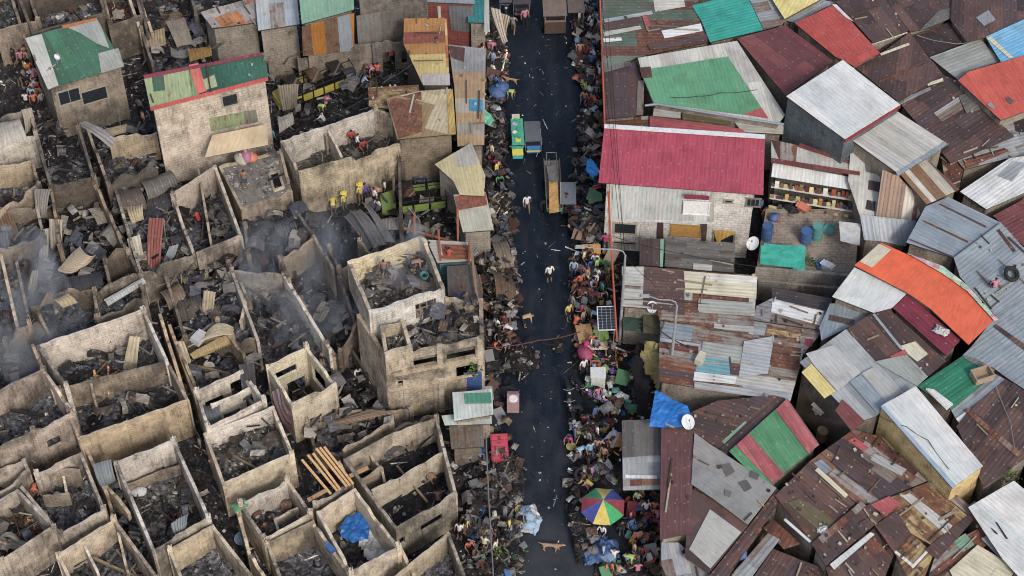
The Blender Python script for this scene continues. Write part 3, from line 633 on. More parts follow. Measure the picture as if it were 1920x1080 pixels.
rg=S('stripes','green roof with pink-red bands on both sides',[(1367,847),(1476,748),(1536,834),(1436,916)],4.0,[C('#4f8c63',.12),C('#569468',.08)],d=(1,2),sw=.5,sl=9,v0=.05,
  patches=[([(1380,835),(1404,813),(1470,888),(1448,906)],[C('#b06062',.15),C('#a85a5c',.2),C('#bb6c6c',.1)],.3),([(1454,768),(1476,748),(1536,834),(1516,850)],[C('#b06062',.15),C('#a85a5c',.2),C('#bb6c6c',.1)],.3)])
S('br_edge','brown battened roof above the striped roof',[(1340,838),(1452,742),(1474,748),(1366,848)],3.8,'brown',d=(0,1),sw=.4,patches=[([(1352,826),(1394,787),(1400,792),(1358,832)],'mint')])
S('feltbig','grey felt roof with torn tar patches',[(1302,812),(1325,829),(1456,916),(1402,985),(1340,938),(1296,908)],4.0,'felt',d=(1,2),sw=1.6,sl=3.2,v0=.04,patches=[([(1352,872),(1368,868),(1378,884),(1362,894)],'dgrey'),([(1385,905),(1400,900),(1410,915),(1396,922)],'dgrey'),([(1408,882),(1424,890),(1420,900),(1405,894)],'dgrey'),([(1360,918),(1372,922),(1368,932),(1358,928)],'dgrey')],mat=FELT)
S('feltlow','square pale grey felt roof in a brown border at the bottom',[(1293,915),(1342,940),(1402,987),(1330,1075),(1284,1045)],3.8,'brown',d=(1,2),v0=.04,patches=[([(1331,955),(1390,998),(1332,1066),(1292,1030)],'offwhite',4)],mat=FELT)
S('fb','faded blue-grey awning at the bottom edge',[(1240,1018),(1272,1018),(1332,1070),(1330,1110),(1262,1110),(1240,1060)],3.2,'greyrust',d=(0,4),warp=.2)
S('brs','narrow battened brown lane roof at the bottom',[(1330,1080),(1402,990),(1456,918),(1472,926),(1370,1075),(1356,1110),(1330,1110)],3.7,'brown',d=(0,1),sw=.4)
S('brs2','blue-grey lean-to with a blue bag at the bottom',[(1372,1078),(1440,1000),(1462,1012),(1400,1095),(1370,1105)],3.2,'greyrust',d=(0,1))
S('brs3','brown scrap roof at the bottom below the olive roof',[(1404,1095),(1450,1030),(1500,1050),(1545,1066),(1540,1110),(1400,1110)],3.0,'brown',d=(0,1),warp=.4,v0=.2,patches=[([(1430,990),(1452,975),(1480,1000),(1500,1020),(1470,1030)],'rust')])
S('marstrip','long dull maroon brown roof strip facing the street',[(1240,803),(1300,812),(1297,1000),(1237,1012)],3.9,[C('#654a47',.3),C('#6b4a49',.25),C('#5d4644',.35)],d=(0,3),sl=5,v0=.05,sw=.7)
S('brown_t','brown roof behind the blue tarp',[(1235,800),(1300,772),(1345,752),(1452,742),(1342,838),(1302,814)],3.9,'brown',d=(0,4),v0=.08)
S('ctr1','patchwork rust roof with white squares beside the lamp post',[(1166,500),(1252,505),(1420,518),(1412,628),(1320,612),(1236,600),(1232,580),(1166,575)],3.7,'patch',d=(0,2),sl=3,sw=.75,v0=.15,warp=.1,
  patches=[([(1170,500),(1210,500),(1208,537),(1168,534)],'offwhite',2),([(1282,508),(1420,519),(1418,560),(1285,548)],'cream',1),([(1330,516),(1420,522),(1419,530),(1330,524)],'white'),([(1208,500),(1282,506),(1284,590),(1206,572)],'brown'),([(1310,560),(1412,568),(1408,590),(1308,582)],'ggrey'),([(1170,540),(1206,543),(1205,572),(1168,570)],'offwhite')])
S('ctr2','patchwork rust roof with teal and white squares above the blue tarp',[(1238,600),(1412,628),(1510,636),(1502,680),(1482,752),(1380,738),(1236,716)],3.6,'patch',d=(0,1),sl=3,sw=.8,v0=.12,
  patches=[([(1240,603),(1300,612),(1296,640),(1240,632)],'bluegrey'),([(1236,640),(1310,650),(1300,722),(1236,714)],'rust',.35),([(1318,640),(1395,650),(1392,680),(1312,672)],'ggrey',3),([(1310,668),(1371,678),(1368,703),(1304,697)],[C('#6ba1ad',.15)],3),([(1302,697),(1382,706),(1378,720),(1300,713)],'white',3),([(1372,680),(1388,682),(1384,704),(1370,702)],'brown'),([(1395,640),(1452,630),(1440,700),(1385,706)],[C('#a9adaf',.22)],1),([(1302,716),(1480,738),(1478,752),(1302,728)],'greyrust')])
S('ctr3','brown porch roof under the crimson roofed house',[(1200,450),(1242,448),(1240,500),(1199,498)],3.3,'brown',d=(0,3),v0=.04,sl=5,patches=[([(1238,448),(1245,448),(1243,500),(1237,500)],'mint')])
S('ctr4','weathered plank lean-to roof under the crimson roofed house',[(1248,449),(1378,458),(1376,512),(1246,500)],3.3,'dgrey',d=(0,1),sw=.3,sl=4,v0=.15,patches=[([(1300,494),(1336,497),(1334,508),(1299,505)],'offwhite')])
S('rcan1','pale roof of loose sheets and an X of timber',[(1447,560),(1552,585),(1542,620),(1412,600),(1418,575)],3.6,'greyrust',d=(0,1),warp=.3,patches=[([(1448,562),(1545,584),(1538,610),(1446,585)],'white')])
S('rcan2','low grey sheets holding a framed rusty tray',[(1412,603),(1542,622),(1500,672),(1455,668),(1412,640)],3.5,'greyrust',d=(0,1),warp=.3,patches=[([(1440,608),(1508,625),(1502,652),(1434,630)],'yrust',.5),([(1509,632),(1525,636),(1522,650),(1506,646)],'dcrimson')])
S('rcan3','blue-grey lean-to beside the clean white roof',[(1556,570),(1600,568),(1630,590),(1588,616),(1540,640),(1536,615)],4.0,'bluegrey',d=(0,4),patches=[([(1556,590),(1604,600),(1598,610),(1554,600)],'brown')])
S('dk1','dark roof below the concrete yard wall',[(1446,540),(1560,560),(1556,588),(1448,562)],3.2,[C('#4a4444',.3)],d=(0,1))
S('awnst','rusty grey street awning above the rainbow umbrella',[(1166,790),(1242,785),(1240,918),(1168,920)],3.0,'greyrust',d=(0,3),sw=.7,v0=.15,patches=[([(1172,890),(1232,892),(1232,898),(1172,896)],'white'),([(1168,900),(1238,898),(1238,908),(1168,912)],'rust'),([(1168,790),(1242,786),(1240,852),(1168,858)],'dgrey')],wall=None)
HS['awnst'].wall=None
# concrete yard beside the crimson house
def walls_thing(name,label,cat,segs,col,soot,H,th=.18,base=0,holes=(),jag=.02):
    pts=[W(*s,H) for s in segs]; c=sum(pts,Vector())/len(pts); t=thing(name,label,cat,(c.x,c.y,base)); REG[-1]=(t,*avg(segs))
    for i in range(len(pts)-1):
        e=(pts[i+1]-pts[i]).normalized()*th*.5
        wallgrid(t,pts[i]-e,pts[i+1]+e,base,H+.004*i,th,C(col,soot),holes[i] if i<len(holes) else (),jag,name='wall_run',seed=i)
    return t
yd=[W(1436,392,1.8),W(1612,392,1.8),W(1604,512,1.8),W(1418,505,1.8)]
t=thing('yard_platform','raised concrete yard holding barrels and basins beside the crimson roofed house','yard',(yd[0].x,yd[2].y,0)); REG[-1]=(t,1510,450)
mb=MB(); k=4; q=[(p.x,p.y) for p in yd]; q=q if area(q)>0 else q[::-1]; col=C('#8d8174',.15)
mb.mesh([Vector((*p,1.8)) for p in q]+[Vector((*p,0)) for p in q],[(0,1,2,3),(7,6,5,4)]+[((i+1)%k,i,i+k,(i+1)%k+k) for i in range(k)],col,uvs=[tuple(p) for p in q]*2)
mb.build('platform',MASON,t)
walls_thing('yard_wall','grey concrete block wall along the front of the yard','wall',[(1420,502),(1505,508),(1590,515)],'#8e8a82',.3,2.5)
walls_thing('yard_wall','low block wall below the first yard wall','wall',[(1425,526),(1500,533),(1575,540)],'#847f78',.35,1.7)

# neighbours just outside the frame, so the place carries on past its edges
fr_=random.Random(3); ps=['brown','rust','grey','maroon','bluegrey','offwhite','patch','brown','green']
nn=['first','second','third','fourth','fifth','sixth','seventh','eighth','ninth','tenth']
for i in range(9):
    y=-60+i*140; S('xr%d'%i,f'{nn[i]} neighbouring roof from the top, past the right edge of the frame',[(1942,y),(2110,y-30),(2118,y+100),(1944,y+132)],fr_.uniform(3.8,4.4),ps[i],d=(0,3),v0=.08)
for i in range(6):
    x=1140+i*138; S('xt%d'%i,f'{nn[i]} neighbouring roof from the left, past the top edge of the frame',[(x,-140),(x+130,-150),(x+132,-40 if i else -34),(x,-32)],fr_.uniform(3.8,4.3),ps[-1-i],d=(0,3),v0=.08)
# ================= BURNT BLOCK, LEFT OF THE STREET =================
WLL='#bcaf9d'; WD='#978977'; WP='#cfc6b8'; WS='#857a6d'
# --- houses that keep a roof ---
l1=S('lgreen','block house with sooty green roof and two dark windows at top left',[(47,72),(181,34),(233,124),(90,168)],(5.0,4.7),[C('#4b7d60',.35),C('#45705a',.4)],d=(1,2),sl=6,wall='#8f8473',soot=.45,name='block_house',
  patches=[([(47,72),(78,64),(110,160),(90,168)],'offwhite',1.2),([(128,52),(181,34),(190,50),(160,66)],'ggrey',.8),([(150,62),(190,50),(205,90),(182,82)],'ggrey',.8),([(184,100),(222,90),(233,124),(190,137)],'ggrey',.8),([(116,48),(178,34),(180,38),(118,54)],[C('#b57238',.3)])],deck='#6d6457')
window(l1,130,180,1.35,1.15,bars=1); window(l1,177,178,1.6,1.1)
l2=S('lred','tall block house with patchy green roof edged in coral red',[(269,143),(495,99),(503,149),(283,207)],(7.2,7.0),[C('#3d6a58',.25),C('#35604f',.3)],d=(1,2),sl=5,sw=.9,wall=WLL,soot=.30,name='block_house',deck='#c25a50',
  patches=[([(269,143),(366,124),(374,184),(283,207)],[C('#7d9a6d',.5),C('#4a6a55',.5),C('#9fae7e',.4)],.7,),([(354,122),(372,118),(388,170),(370,176)],[C('#dc7467')],3),([(269,141),(495,98),(496,103),(270,148)],[C('#8f4350',.2)],3),([(281,201),(502,144),(503,151),(283,208)],[C('#cf5f55',.1)],3),([(380,150),(402,140),(408,162),(386,168)],[C('#a9b287',.3)],.7)])
window(l2,431,187,.95,.95)
panel(l2,[(392,222),(480,205),(484,228),(396,246)],[C('#7f8077',.5),C('#8c9c74',.5)],name='soot_band',off=.03)
t=l2.t; P=[hit(x,y,Vector((0,0,z)),Vector((0,0,1))) for (x,y),z in (((398,262),3.9),((500,234),3.9),((503,276),3.6),((382,299),3.6))]
roof(t,[(398,254),(500,233),(503,272),(384,296)],(4.3,3.4),[C('#c3b18f',.2)],d=(0,3),sw=3,sl=9,name='porch_slab',thick=.15,mat=FELT)
S('lmint','pale green roof on a tall patched sheet wall at the top',[(560,-14),(663,-16),(664,18),(566,46)],(6.0,5.8),'mint',d=(0,3),sl=5,wall='#7a7063',soot=.4)
h=HS['lmint']; panel(h,[(566,50),(664,24),(664,95),(568,105)],[C('#7e8990',.35),C('#8a939a',.25),C('#6d5f4e',.6),C('#a9702c',.35)],off=.05)
S('lgreyw','tall soot grey concrete building beside the patched sheet wall',[(664,-60),(800,-75),(806,-30),(668,0)],(6.4,6.2),'dgrey',wall='#77716a',soot=.5,name='concrete_house')
h=HS['lgreyw']; panel(h,[(668,30),(756,14),(760,80),(672,92)],[C('#7d7a76',.4),C('#6f6c68',.45)],off=.04)
S('lwhite','pale roof over brick red and grey walls at the top beside the street',[(796,-30),(890,-26),(890,8),(794,4)],4.6,'bluegrey',d=(0,3),wall='#7e3a36',soot=.1)
h=HS['lwhite']; panel(h,[(840,10),(888,12),(886,60),(846,56)],[C('#6f7276',.3)],off=.04); panel(h,[(820,12),(826,12),(828,40),(822,40)],'offwhite',off=.05)
S('ltl','peeling white and rust roof left of the pale green roof',[(478,-12),(556,-14),(562,46),(484,58)],4.4,[C('#aab4ba',.4),C('#a9a099',.55),C('#c3c9ca',.3)],d=(0,3),sw=.9,v0=.1)
S('ltl2','broken scorched roof with orange spots beside the peeling roof',[(376,24),(482,-6),(486,42),(398,54)],4.0,[C('#8d8780',.5),C('#a7a09a',.4),C('#b87a48',.5)],d=(0,3),warp=.8,sw=.8,sl=1.4,v0=.2)
S('lcan','tall scorched canopy of orange and yellow rusted sheets',[(758,37),(838,36),(843,160),(792,158),(756,82)],(4.6,4.3),[C('#b5834a',.15),C('#9a5f42',.2),C('#b7a468',.12),C('#8d5444',.2),C('#c0a07a',.2)],d=(1,2),sw=3.0,sl=.9,warp=.6,v0=.15,wall='#5a5148',patches=[([(790,140),(843,138),(844,160),(793,160)],[C('#b7b0ac',.3)],2)])
S('lrust','rusty roof with yellow edge over the end of the long burnt house',[(724,186),(786,171),(846,167),(852,252),(745,262)],(5.0,4.7),[C('#a09474',.2),C('#b5a888',.15),C('#8d7a58',.3)],d=(1,4),sw=3,sl=.8,warp=.3,v0=.12,wall='#7d705c',patches=[([(727,188),(790,172),(792,246),(748,260)],[C('#72503f',.75),C('#7d5a44',.7)],.7),([(838,170),(849,168),(855,252),(842,252)],[C('#b89a4e',.4)],1)])
S('lpost','scorched timber framed lean-to left of the rusty roof',[(690,165),(785,160),(786,172),(724,187),(728,205),(692,200)],4.0,'yrust',d=(0,1),warp=.7)
S('long','long weathered sheet roof along the left side of the street',[(841,84),(911,92),(908,272),(858,275),(852,165)],(4.0,3.6),[C('#a39d92',.2),C('#9fa3a4',.15),C('#a98e6c',.3),C('#8d8f90',.2)],d=(1,2),sw=4,sl=.95,v0=.1,patches=[([(842,86),(872,90),(870,116),(846,108)],'brown'),([(880,186),(905,187),(905,209),(881,207)],[C('#3d8fb5',.05)],3)])
S('fan','fan shaped pale sheet roof by the street in the middle left',[(815,309),(884,268),(910,330),(908,368),(862,366),(850,340)],(3.9,3.4),[C('#aaa69c',.25),C('#b3b0a4',.2),C('#b9ad84',.35)],d=(1,3),sw=1.2,v0=.08,warp=.2)
S('fan2','small rust and pale patched roof below the fan shaped roof',[(850,366),(911,362),(926,432),(868,436)],3.2,[C('#bdbba8',.3),C('#a9a899',.3)],d=(0,3),warp=.3,patches=[([(852,368),(911,362),(914,384),(858,394)],[C('#a0614a',.6)],3)])
S('shopfr','small sheet roof striped green and white in front of the storeyed ruin',[(848,737),(922,730),(925,778),(852,790)],2.9,[C('#c6ccc6',.15),C('#b9c2bd',.25)],d=(0,3),sw=.6,patches=[([(870,738),(921,736),(922,756),(872,757)],[C('#4a8d77',.3)],2)])
S('shopfr2','small white tattered awning below the green striped roof',[(828,780),(922,770),(922,795),(834,798)],2.3,[C('#b9c6bd',.2),C('#a9b3ac',.3)],d=(0,3),wall=None)
S('tshed','teal cloth roofed hut at the top of the street',[(873,-10),(915,-8),(914,44),(878,42)],3.4,[C('#2f7f80',.05)],d=(0,3),v0=.02,patches=[([(908,-8),(917,-8),(918,60),(908,60)],'offwhite')])
# --- roofless block houses ---
A=ruin
# top strip
A('roofless brown room at the top left corner',[(-40,-40),(40,-60),(75,40),(-10,60)],3.2,.5,wall=WD,where='the top left corner room')
A('roofless room with a sooty brown back wall behind the green roofed house',[(30,-10),(178,-50),(200,24),(60,66)],3.4,.7,wall='#77685a',soot=.5,where='the room behind the green roofed house',holes={})
A('roofless room with rust red floor beside the green roofed house',[(182,-40),(246,-55),(270,30),(205,50)],3.2,.8,wall=WD,soot=.45,rcol='#4a2f27',where='the room with the rust red floor')
A('narrow roofless black room at the top',[(250,-60),(345,-70),(372,28),(272,56)],3.0,.3,wall=WS,soot=.5,open_=(2,),where='the narrow black room at the top')
A('roofless hollow with leaning slabs left of the coral edged house',[(262,58),(352,34),(372,92),(282,118)],2.4,.9,wall=WD,soot=.5,open_=(0,1,2),where='the hollow with leaning slabs',dens=7)
# left column
A('broken pale room at the left edge under the crowd',[(-40,230),(58,203),(72,255),(-30,290)],2.8,1.0,wall=WLL,where='the pale room at the left edge',wcols={2:(WP,.1)},jag=.2)
A('scorched room with a tan front wall at the left edge',[(-40,318),(62,296),(76,348),(-30,420)],3.0,.6,wall='#b39f80',soot=.4,where='the tan walled room at the left edge',jag=.15)
A('deep dark room between two thin walls left of the coral edged house',[(66,262),(150,236),(180,335),(93,352)],3.2,.3,wall=WD,soot=.5,open_=(0,),where='the deep dark room',wcols={2:('#7d6a55',.5)})
A('narrow black passage room below the leaning sheets',[(158,236),(285,226),(296,318),(200,348)],2.8,.3,wall=WS,soot=.5,open_=(0,1),where='the passage room',jag=.38,dens=8)
A('burnt room with brown back wall and a curled sheet in front',[(93,356),(178,337),(240,468),(196,488),(110,470)],3.0,.5,wall='#8d7a62',soot=.4,where='the room with the brown back wall',jag=.38,open_=(3,),rcol='#3a3538')
A('collapsed room full of crumpled sheets in the left centre',[(212,352),(325,362),(368,478),(262,518)],2.8,1.1,wall=WLL,where='the collapsed sheet filled room',open_=(0,),jag=.25,dens=9,amp=.6)
A('roofless room with a thin inner wall below the coral edged house',[(320,362),(405,307),(456,444),(368,478)],3.2,.7,wall=WLL,soot=.35,parts=(((372,316),(398,470),2.9,WD),),where='the room with a thin inner wall',open_=(3,),holes={2:[(1.2,2.4,.6,2.0)]})
A('narrow burnt room at the left edge with brown rubble',[(-40,400),(72,385),(84,440),(20,470),(-40,480)],2.8,1.0,wall=WD,where='the narrow room at the left edge',jag=.25,rcol='#3d342f')
A('small dark cell above the white slab',[(192,490),(242,470),(268,520),(205,540)],2.8,.6,wall=WD,soot=.5,where='the small dark cell',jag=.38,open_=(0,))
A('ragged hollow with crooked wall ends at the left',[(-40,500),(30,470),(60,610),(10,640),(-40,640)],2.6,.7,wall='#b39f86',open_=(0,3),where='the ragged hollow at the left',jag=.4,dens=8)
A('broken cell with a square hole in its wall left of centre',[(56,575),(94,545),(180,540),(186,600),(90,625)],2.6,.8,wall='#a08c72',soot=.4,where='the broken cell with a square hole',holes={1:[(.5,1.1,1.2,1.9)]},jag=.4,open_=(3,),dens=8)
A('narrow cell holding a pale slab above the long white walled room',[(172,545),(262,512),(274,556),(182,600)],2.8,1.4,wall=WD,where='the cell holding a pale slab',jag=.38)
A('long white walled room with fallen slab and orange brick bits',[(66,648),(271,578),(316,674),(122,727)],4.0,1.1,wall=WP,soot=.22,where='the long white walled room',wcols={2:('#a18f7b',.3),3:(WLL,.3)},open_=(2,))
A('wide room with a tan inner back wall and heaps of black ash',[(106,728),(316,675),(357,752),(146,826)],3.4,1.0,wall='#a7947c',soot=.3,where='the wide room with heaps of black ash',wcols={2:('#bfaa88',.25)},rcol='#4a4a4e',amp=.5,parts=(((170,715),(175,740),3.3,WD),))
A('room with a grey sooty back wall and square window at left',[(-40,748),(83,688),(143,776),(64,812),(-40,860)],3.6,1.0,wall='#bfae9c',soot=.35,where='the room with the grey sooty back wall',holes={2:[(1.15,1.9,1.6,2.4)]},amp=.5)
A('low room at the left edge behind the brown rubble room',[(-40,885),(48,862),(56,880),(28,912),(-40,950)],2.4,.7,wall=WLL,where='the low left edge room')
A('burnt room with brown timber rubble at the left bottom edge',[(-40,958),(33,916),(106,987),(6,1054),(-40,1060)],3.0,.9,wall=WLL,soot=.3,where='the room with brown timber rubble',rcol='#4a3a30',chips=('#5b4636','#3a302b','#7a6650','#8d7a63'))
A('burnt room with a dark floor and broken inner walls at lower left',[(66,884),(154,846),(200,958),(113,1008),(36,914)],2.8,.4,wall=WLL,soot=.35,where='the room with broken inner walls',parts=(((68,886),(150,880),2.3,WD),((80,930),(130,925),1.9,WD),((118,890),(124,925),2.0,'#c9c2a8')),open_=(4,))
A('deep white lined room with a bent roof sheet on its front wall',[(213,867),(328,822),(396,972),(285,1035),(245,940)],3.2,.5,wall=WP,soot=.3,where='the deep white lined room',parts=(((228,912),(345,868),1.7,WD),),rcol='#52504e',wcols={2:(WLL,.3)})
A('room with two short inner walls at the bottom left',[(104,1040),(215,970),(300,1084),(262,1110),(140,1110)],3.0,.5,wall='#c4b297',soot=.25,where='the room with two short inner walls',parts=(((152,1010),(184,1075),2.7,WLL),((222,1000),(236,1060),2.2,'#bcae95')))
A('tan walled room with a dark pit at the bottom',[(314,1030),(400,982),(488,1095),(470,1120),(350,1120)],3.0,.5,wall='#c7b699',soot=.2,where='the tan walled room with a dark pit')
A('white lined room with pale rubble above the bright timber stack',[(380,812),(514,759),(552,852),(417,912)],3.2,1.5,wall='#cdbca0',soot=.22,where='the white lined room with pale rubble',rcol='#56534f',wcols={0:(WP,.2)},chips=('#8d8880','#55524f','#2c2b2d','#b0aba0'),holes={3:[(.5,1.2,.6,1.6)]})
A('small room with thin white frames left of the empty windowed shell',[(364,732),(455,692),(500,752),(388,808)],3.4,.6,wall=WP,soot=.2,where='the small room with thin white frames',holes={0:[(.4,1.5,1.0,2.2),(2.0,2.7,1.4,2.9)],1:[(.4,1.2,1.2,2.6)]},parts=(((395,760),(480,722),2.9,WP,[(.6,1.6,.4,1.6),(2.0,2.8,.8,2.4)]),))
A('empty cream block shell with gaping window holes',[(498,686),(576,649),(633,720),(546,762)],3.7,.2,wall='#cfc1a5',soot=.12,where='the empty cream block shell',holes={0:[(.3,1.7,2.2,2.9),(1.0,2.1,.3,1.5),(2.4,3.1,1.0,2.1)],1:[(.6,2.0,1.5,2.9)],3:[(.4,1.3,1.2,2.5)]},rcol='#45413d')
A('room with a person and a low inner wall at the bottom centre left',[(446,946),(541,898),(588,966),(494,1016)],3.0,.8,wall='#c4b59b',soot=.25,where='the room with a low inner wall',parts=(((515,975),(572,945),1.9,WLL),((515,972),(524,1000),1.9,WLL)),wcols={0:(WP,.15)})
A('roofless room at the bottom below the low inner wall room',[(497,1018),(588,974),(660,1078),(620,1120),(535,1120)],3.0,.5,wall='#c4b193',soot=.3,where='the roofless room at the bottom centre')
A('pale walled room with a blue tarp spread over white sacks',[(592,960),(666,914),(752,1028),(656,1078)],3.2,.3,wall='#c9bba1',soot=.15,where='the room with the blue tarp',rcol='#3b393b',dens=2,parts=(((600,958),(640,938),2.4,WD),),amp=.1)
A('narrow unroofed gap room beneath the bright timber stack',[(545,895),(638,862),(664,908),(590,950)],2.9,.5,wall=WLL,soot=.4,where='the gap room beneath the bright timber stack',open_=(0,3))
A('large corner ruin with black floor and two slit windows facing down',[(642,862),(733,812),(821,780),(858,926),(742,996)],3.2,.7,wall='#b5a992',soot=.25,where='the large corner ruin',parts=(((697,922),(832,848),2.9,'#b7ab94'),((690,845),(716,880),2.7,WD),((675,900),(716,876),2.7,WD),((716,876),(722,905),2.7,WD)),holes={3:[(1.0,2.4,1.5,2.2),(3.4,4.7,1.5,2.2)]},rcol='#242428',dens=3,amp=.2)
A('roofless room with a rubble wedge at the bottom below the corner ruin',[(732,1085),(842,994),(886,1110),(760,1120)],2.8,.6,wall='#bfae93',soot=.3,where='the room with a rubble wedge')
A('low ruined room between two lanes above the corner ruin',[(572,790),(770,765),(826,772),(642,856),(590,850)],1.6,.5,wall=WD,soot=.4,where='the low room above the corner ruin',open_=(1,),jag=.4,dens=6)
# centre
A('roofless room with a tall tan back wall in the middle of the block',[(522,486),(590,442),(628,505),(548,545)],3.2,.6,wall='#a3937c',soot=.35,where='the room with the tall tan back wall',jag=.38,open_=(2,),rcol='#30343c')
A('small narrow cell with a tan front wall above the storeyed ruin',[(612,462),(676,448),(702,478),(634,510)],2.9,.5,wall='#aa987d',soot=.3,where='the small cell above the storeyed ruin',jag=.38,open_=(0,),)
A('scorched room crossed by a long white wall beside a kneeling person',[(430,505),(535,512),(618,648),(560,690),(480,640)],2.8,.6,wall=WLL,soot=.45,where='the room crossed by a long white wall',open_=(3,2),wcols={1:(WP,.1)},dens=8,amp=.5)
A('fallen in room with curled brown walls in the centre of the block',[(308,520),(430,490),(470,560),(480,640),(345,640)],2.6,.9,wall='#9d8c76',soot=.4,where='the fallen in room with curled walls',open_=(0,2),dens=9,jag=.4,amp=.6)
A('burnt hollow with a tan half wall left of the white frame room',[(325,640),(410,600),(462,668),(360,718)],2.8,.6,wall='#ab9878',soot=.35,where='the burnt hollow with a tan half wall',open_=(2,),jag=.3)
A('scorched room behind the storeyed ruin filled with dark ash',[(560,560),(640,520),(672,610),(640,670),(600,640)],2.6,.4,wall='#9f8d76',soot=.45,where='the ash filled room behind the storeyed ruin',jag=.38,open_=(0,),rcol='#2c2e33')
A('black court behind the storeyed ruin with a man in white',[(600,680),(660,650),(716,735),(700,760),(630,790)],1.6,.5,wall=WS,soot=.5,where='the black court',open_=(0,2,3),rcol='#1e1e22',dens=8,amp=.5)
A('roofless space heaped with black sheets below the terrace',[(455,420),(560,395),(590,440),(522,484),(462,480)],2.4,1.0,wall=WD,soot=.5,where='the space below the terrace',open_=(0,2,3),rcol='#2b2c31',dens=8,amp=.6)
# upper middle
tL,J0=A('flat concrete terrace with a square roof hole and a wet patch',[(409,311),(529,280),(549,360),(451,395)],3.1,0,wall='#b3a28a',soot=.35,where='the terrace',floor=3.0,dens=2,amp=.02,rcol='#6a6763',rub=False,name='terrace_house')
tQ0,J=A('long roofless upper storey with a partition and tan front wall',[(524,264),(704,204),(842,246),(560,326)],4.0,2.1,wall='#c9bca3',soot=.32,where='the long roofless upper storey',floor=1.9,parts=(((617,247),(640,290),3.9,WLL),((604,240),(612,252),3.8,WD)),wcols={0:(WP,.12),3:(WLL,.3),2:('#cdbb98',.22)},dips={2:[(.15,.12,.9)]},rcol='#55514c')
A('charred frame room around the burnt green jeep',[(745,300),(830,275),(840,410),(748,410)],2.6,.05,wall='#6d6358',soot=.6,where='the charred frame room',open_=(2,1),rcol='#1c1c1f',dens=7,holes={0:[(.5,1.6,.6,2.0),(2.0,3.2,.6,2.0)]})
# storeyed ruin
tq=thing('storeyed_ruin','three storey burnt corner building with a white upper wall','burnt building',W(790,740,0)); REG[-1]=(tq,780,620)
def ring(root,pts,H,base,wall,soot,open_=(),holes={},wcols={},jag=.14,th=.2):
    P=[W(x,y,H) for x,y in pts]; I=inset([(p.x,p.y) for p in P],.1)
    for i in range(len(I)):
        if i in open_: continue
        a,b=I[i],I[(i+1)%len(I)]; e=(b-a).normalized()*th*.5; hc=wcols.get(i,(wall,soot))
        wallgrid(root,a-e,b+e,base,H+.006*i,th,C(*hc),holes.get(i,()),jag,seed=int(pts[0][0])+i)
    return I
def floorslab(root,I,z,col='#77716a',soot=.4,th=.2,name='floor_slab'):
    mb=MB(); q=[(p[0],p[1]) for p in I]; q=q if area(q)>0 else q[::-1]; k=len(q)
    mb.mesh([Vector((*p,z)) for p in q]+[Vector((*p,z-th)) for p in q],[tuple(range(k)),tuple(range(2*k-1,k-1,-1))]+[((i+1)%k,i,i+k,(i+1)%k+k) for i in range(k)],C(col,soot),uvs=q*2)
    return mb.build(name,MASON,root)
base=[(668,590),(835,556),(905,560),(907,636),(722,672)]
I=ring(tq,base,6.0,0,'#b3a58d',.5,holes={3:[(.5,2.1,4.55,5.55),(2.6,4.1,4.6,5.5),(.35,1.6,2.7,3.9),(4.6,4.85,3.2,3.7)]},wcols={4:('#a8977e',.35)},th=.22)
floorslab(tq,inset(I,.1),5.2)
I2=ring(tq,[(651,491),(788,443),(800,453),(834,540),(692,588)],7.8,5.3,'#b9ab93',.4,holes={3:[(.55,1.75,.5,1.9)]},wcols={3:('#c4c1b9',.3),0:('#cfbf98',.12)},th=.2)
floorslab(tq,inset(I2,.1),6.0,'#8d8781',.3)
# ledges and window bars of the storeyed ruin
mb=MB()
for z in (3.0,4.4):
    a,b=I[2],I[3]; a=I[3];b=I[4]; n=Vector(((b-a).y,-(b-a).x)).normalized(); n=n if n.y<0 else -n
    m=(a+b)/2+n*.16; mb.box((m.x,m.y,z),((b-a).length,.12,.16),C('#a9997e',.3),rz=math.atan2((b-a).y,(b-a).x))
mb.build('ledge',MASON,tq)
b0,b1=I2[3],I2[4]; dvec=(b1-b0).normalized(); mb=MB()
for u in (.55,.95,1.35,1.75): p=b0+dvec*u; mb.box((p.x,p.y,6.55),(.06,.06,1.5),C('#8d7b68'))
for z in (6.1,6.6,7.1): p=b0+dvec*1.15; mb.box((p.x,p.y,z),(1.2,.05,.05),C('#8d7b68'),rz=math.atan2(dvec.y,dvec.x))
mb.build('window_bars',PLAIN,tq)
for II,z,ss_,wn in ((inset(I2,.35),6.02,31,'the white topped upper room'),(inset(I,.4),5.22,32,'the deck of the storeyed ruin')):
    rubble(II,z,'rubble','grey rubble and scraps scattered over '+wn,seed=ss_,col='#57534f',amp=.45,dens=12,chips=('#77716a','#3a3838','#a39c90','#2a292b'))
# raised little room, posts, painted strip and hood of the storeyed ruin
I3=ring(tq,[(712,612),(757,597),(773,650),(722,667)],6.9,5.2,'#b3a58d',.35,jag=.14)
rubble(inset(I3,.2),6.0,'rubble','pale rubble inside the raised corner box of the storeyed ruin',seed=41,col='#6b6862',amp=.3,dens=14,chips=('#77716a','#3a3838','#b3ac9f','#8a857c'))
p0=I[2];p1=I[3];dv=(Vector(p1)-Vector(p0)).normalized()
for k,u in enumerate((.12,2.35,4.3)):
    q_=Vector(I[3])+(Vector(I[4])-Vector(I[3])).normalized()*u; mb=MB(); mb.box((q_.x,q_.y-.02,3.0),(.30,.34,6.1),C('#aba08c',.3),rz=.06); mb.build('pillar',MASON,tq)
q_=Vector(I[3])+(Vector(I[4])-Vector(I[3])).normalized()*.55; mb=MB(); mb.box((q_.x,q_.y-.15,1.9),(1.0,.05,2.6),C('#3f5c94',.2),rz=.06); mb.build('painted_board',PLAIN,tq)
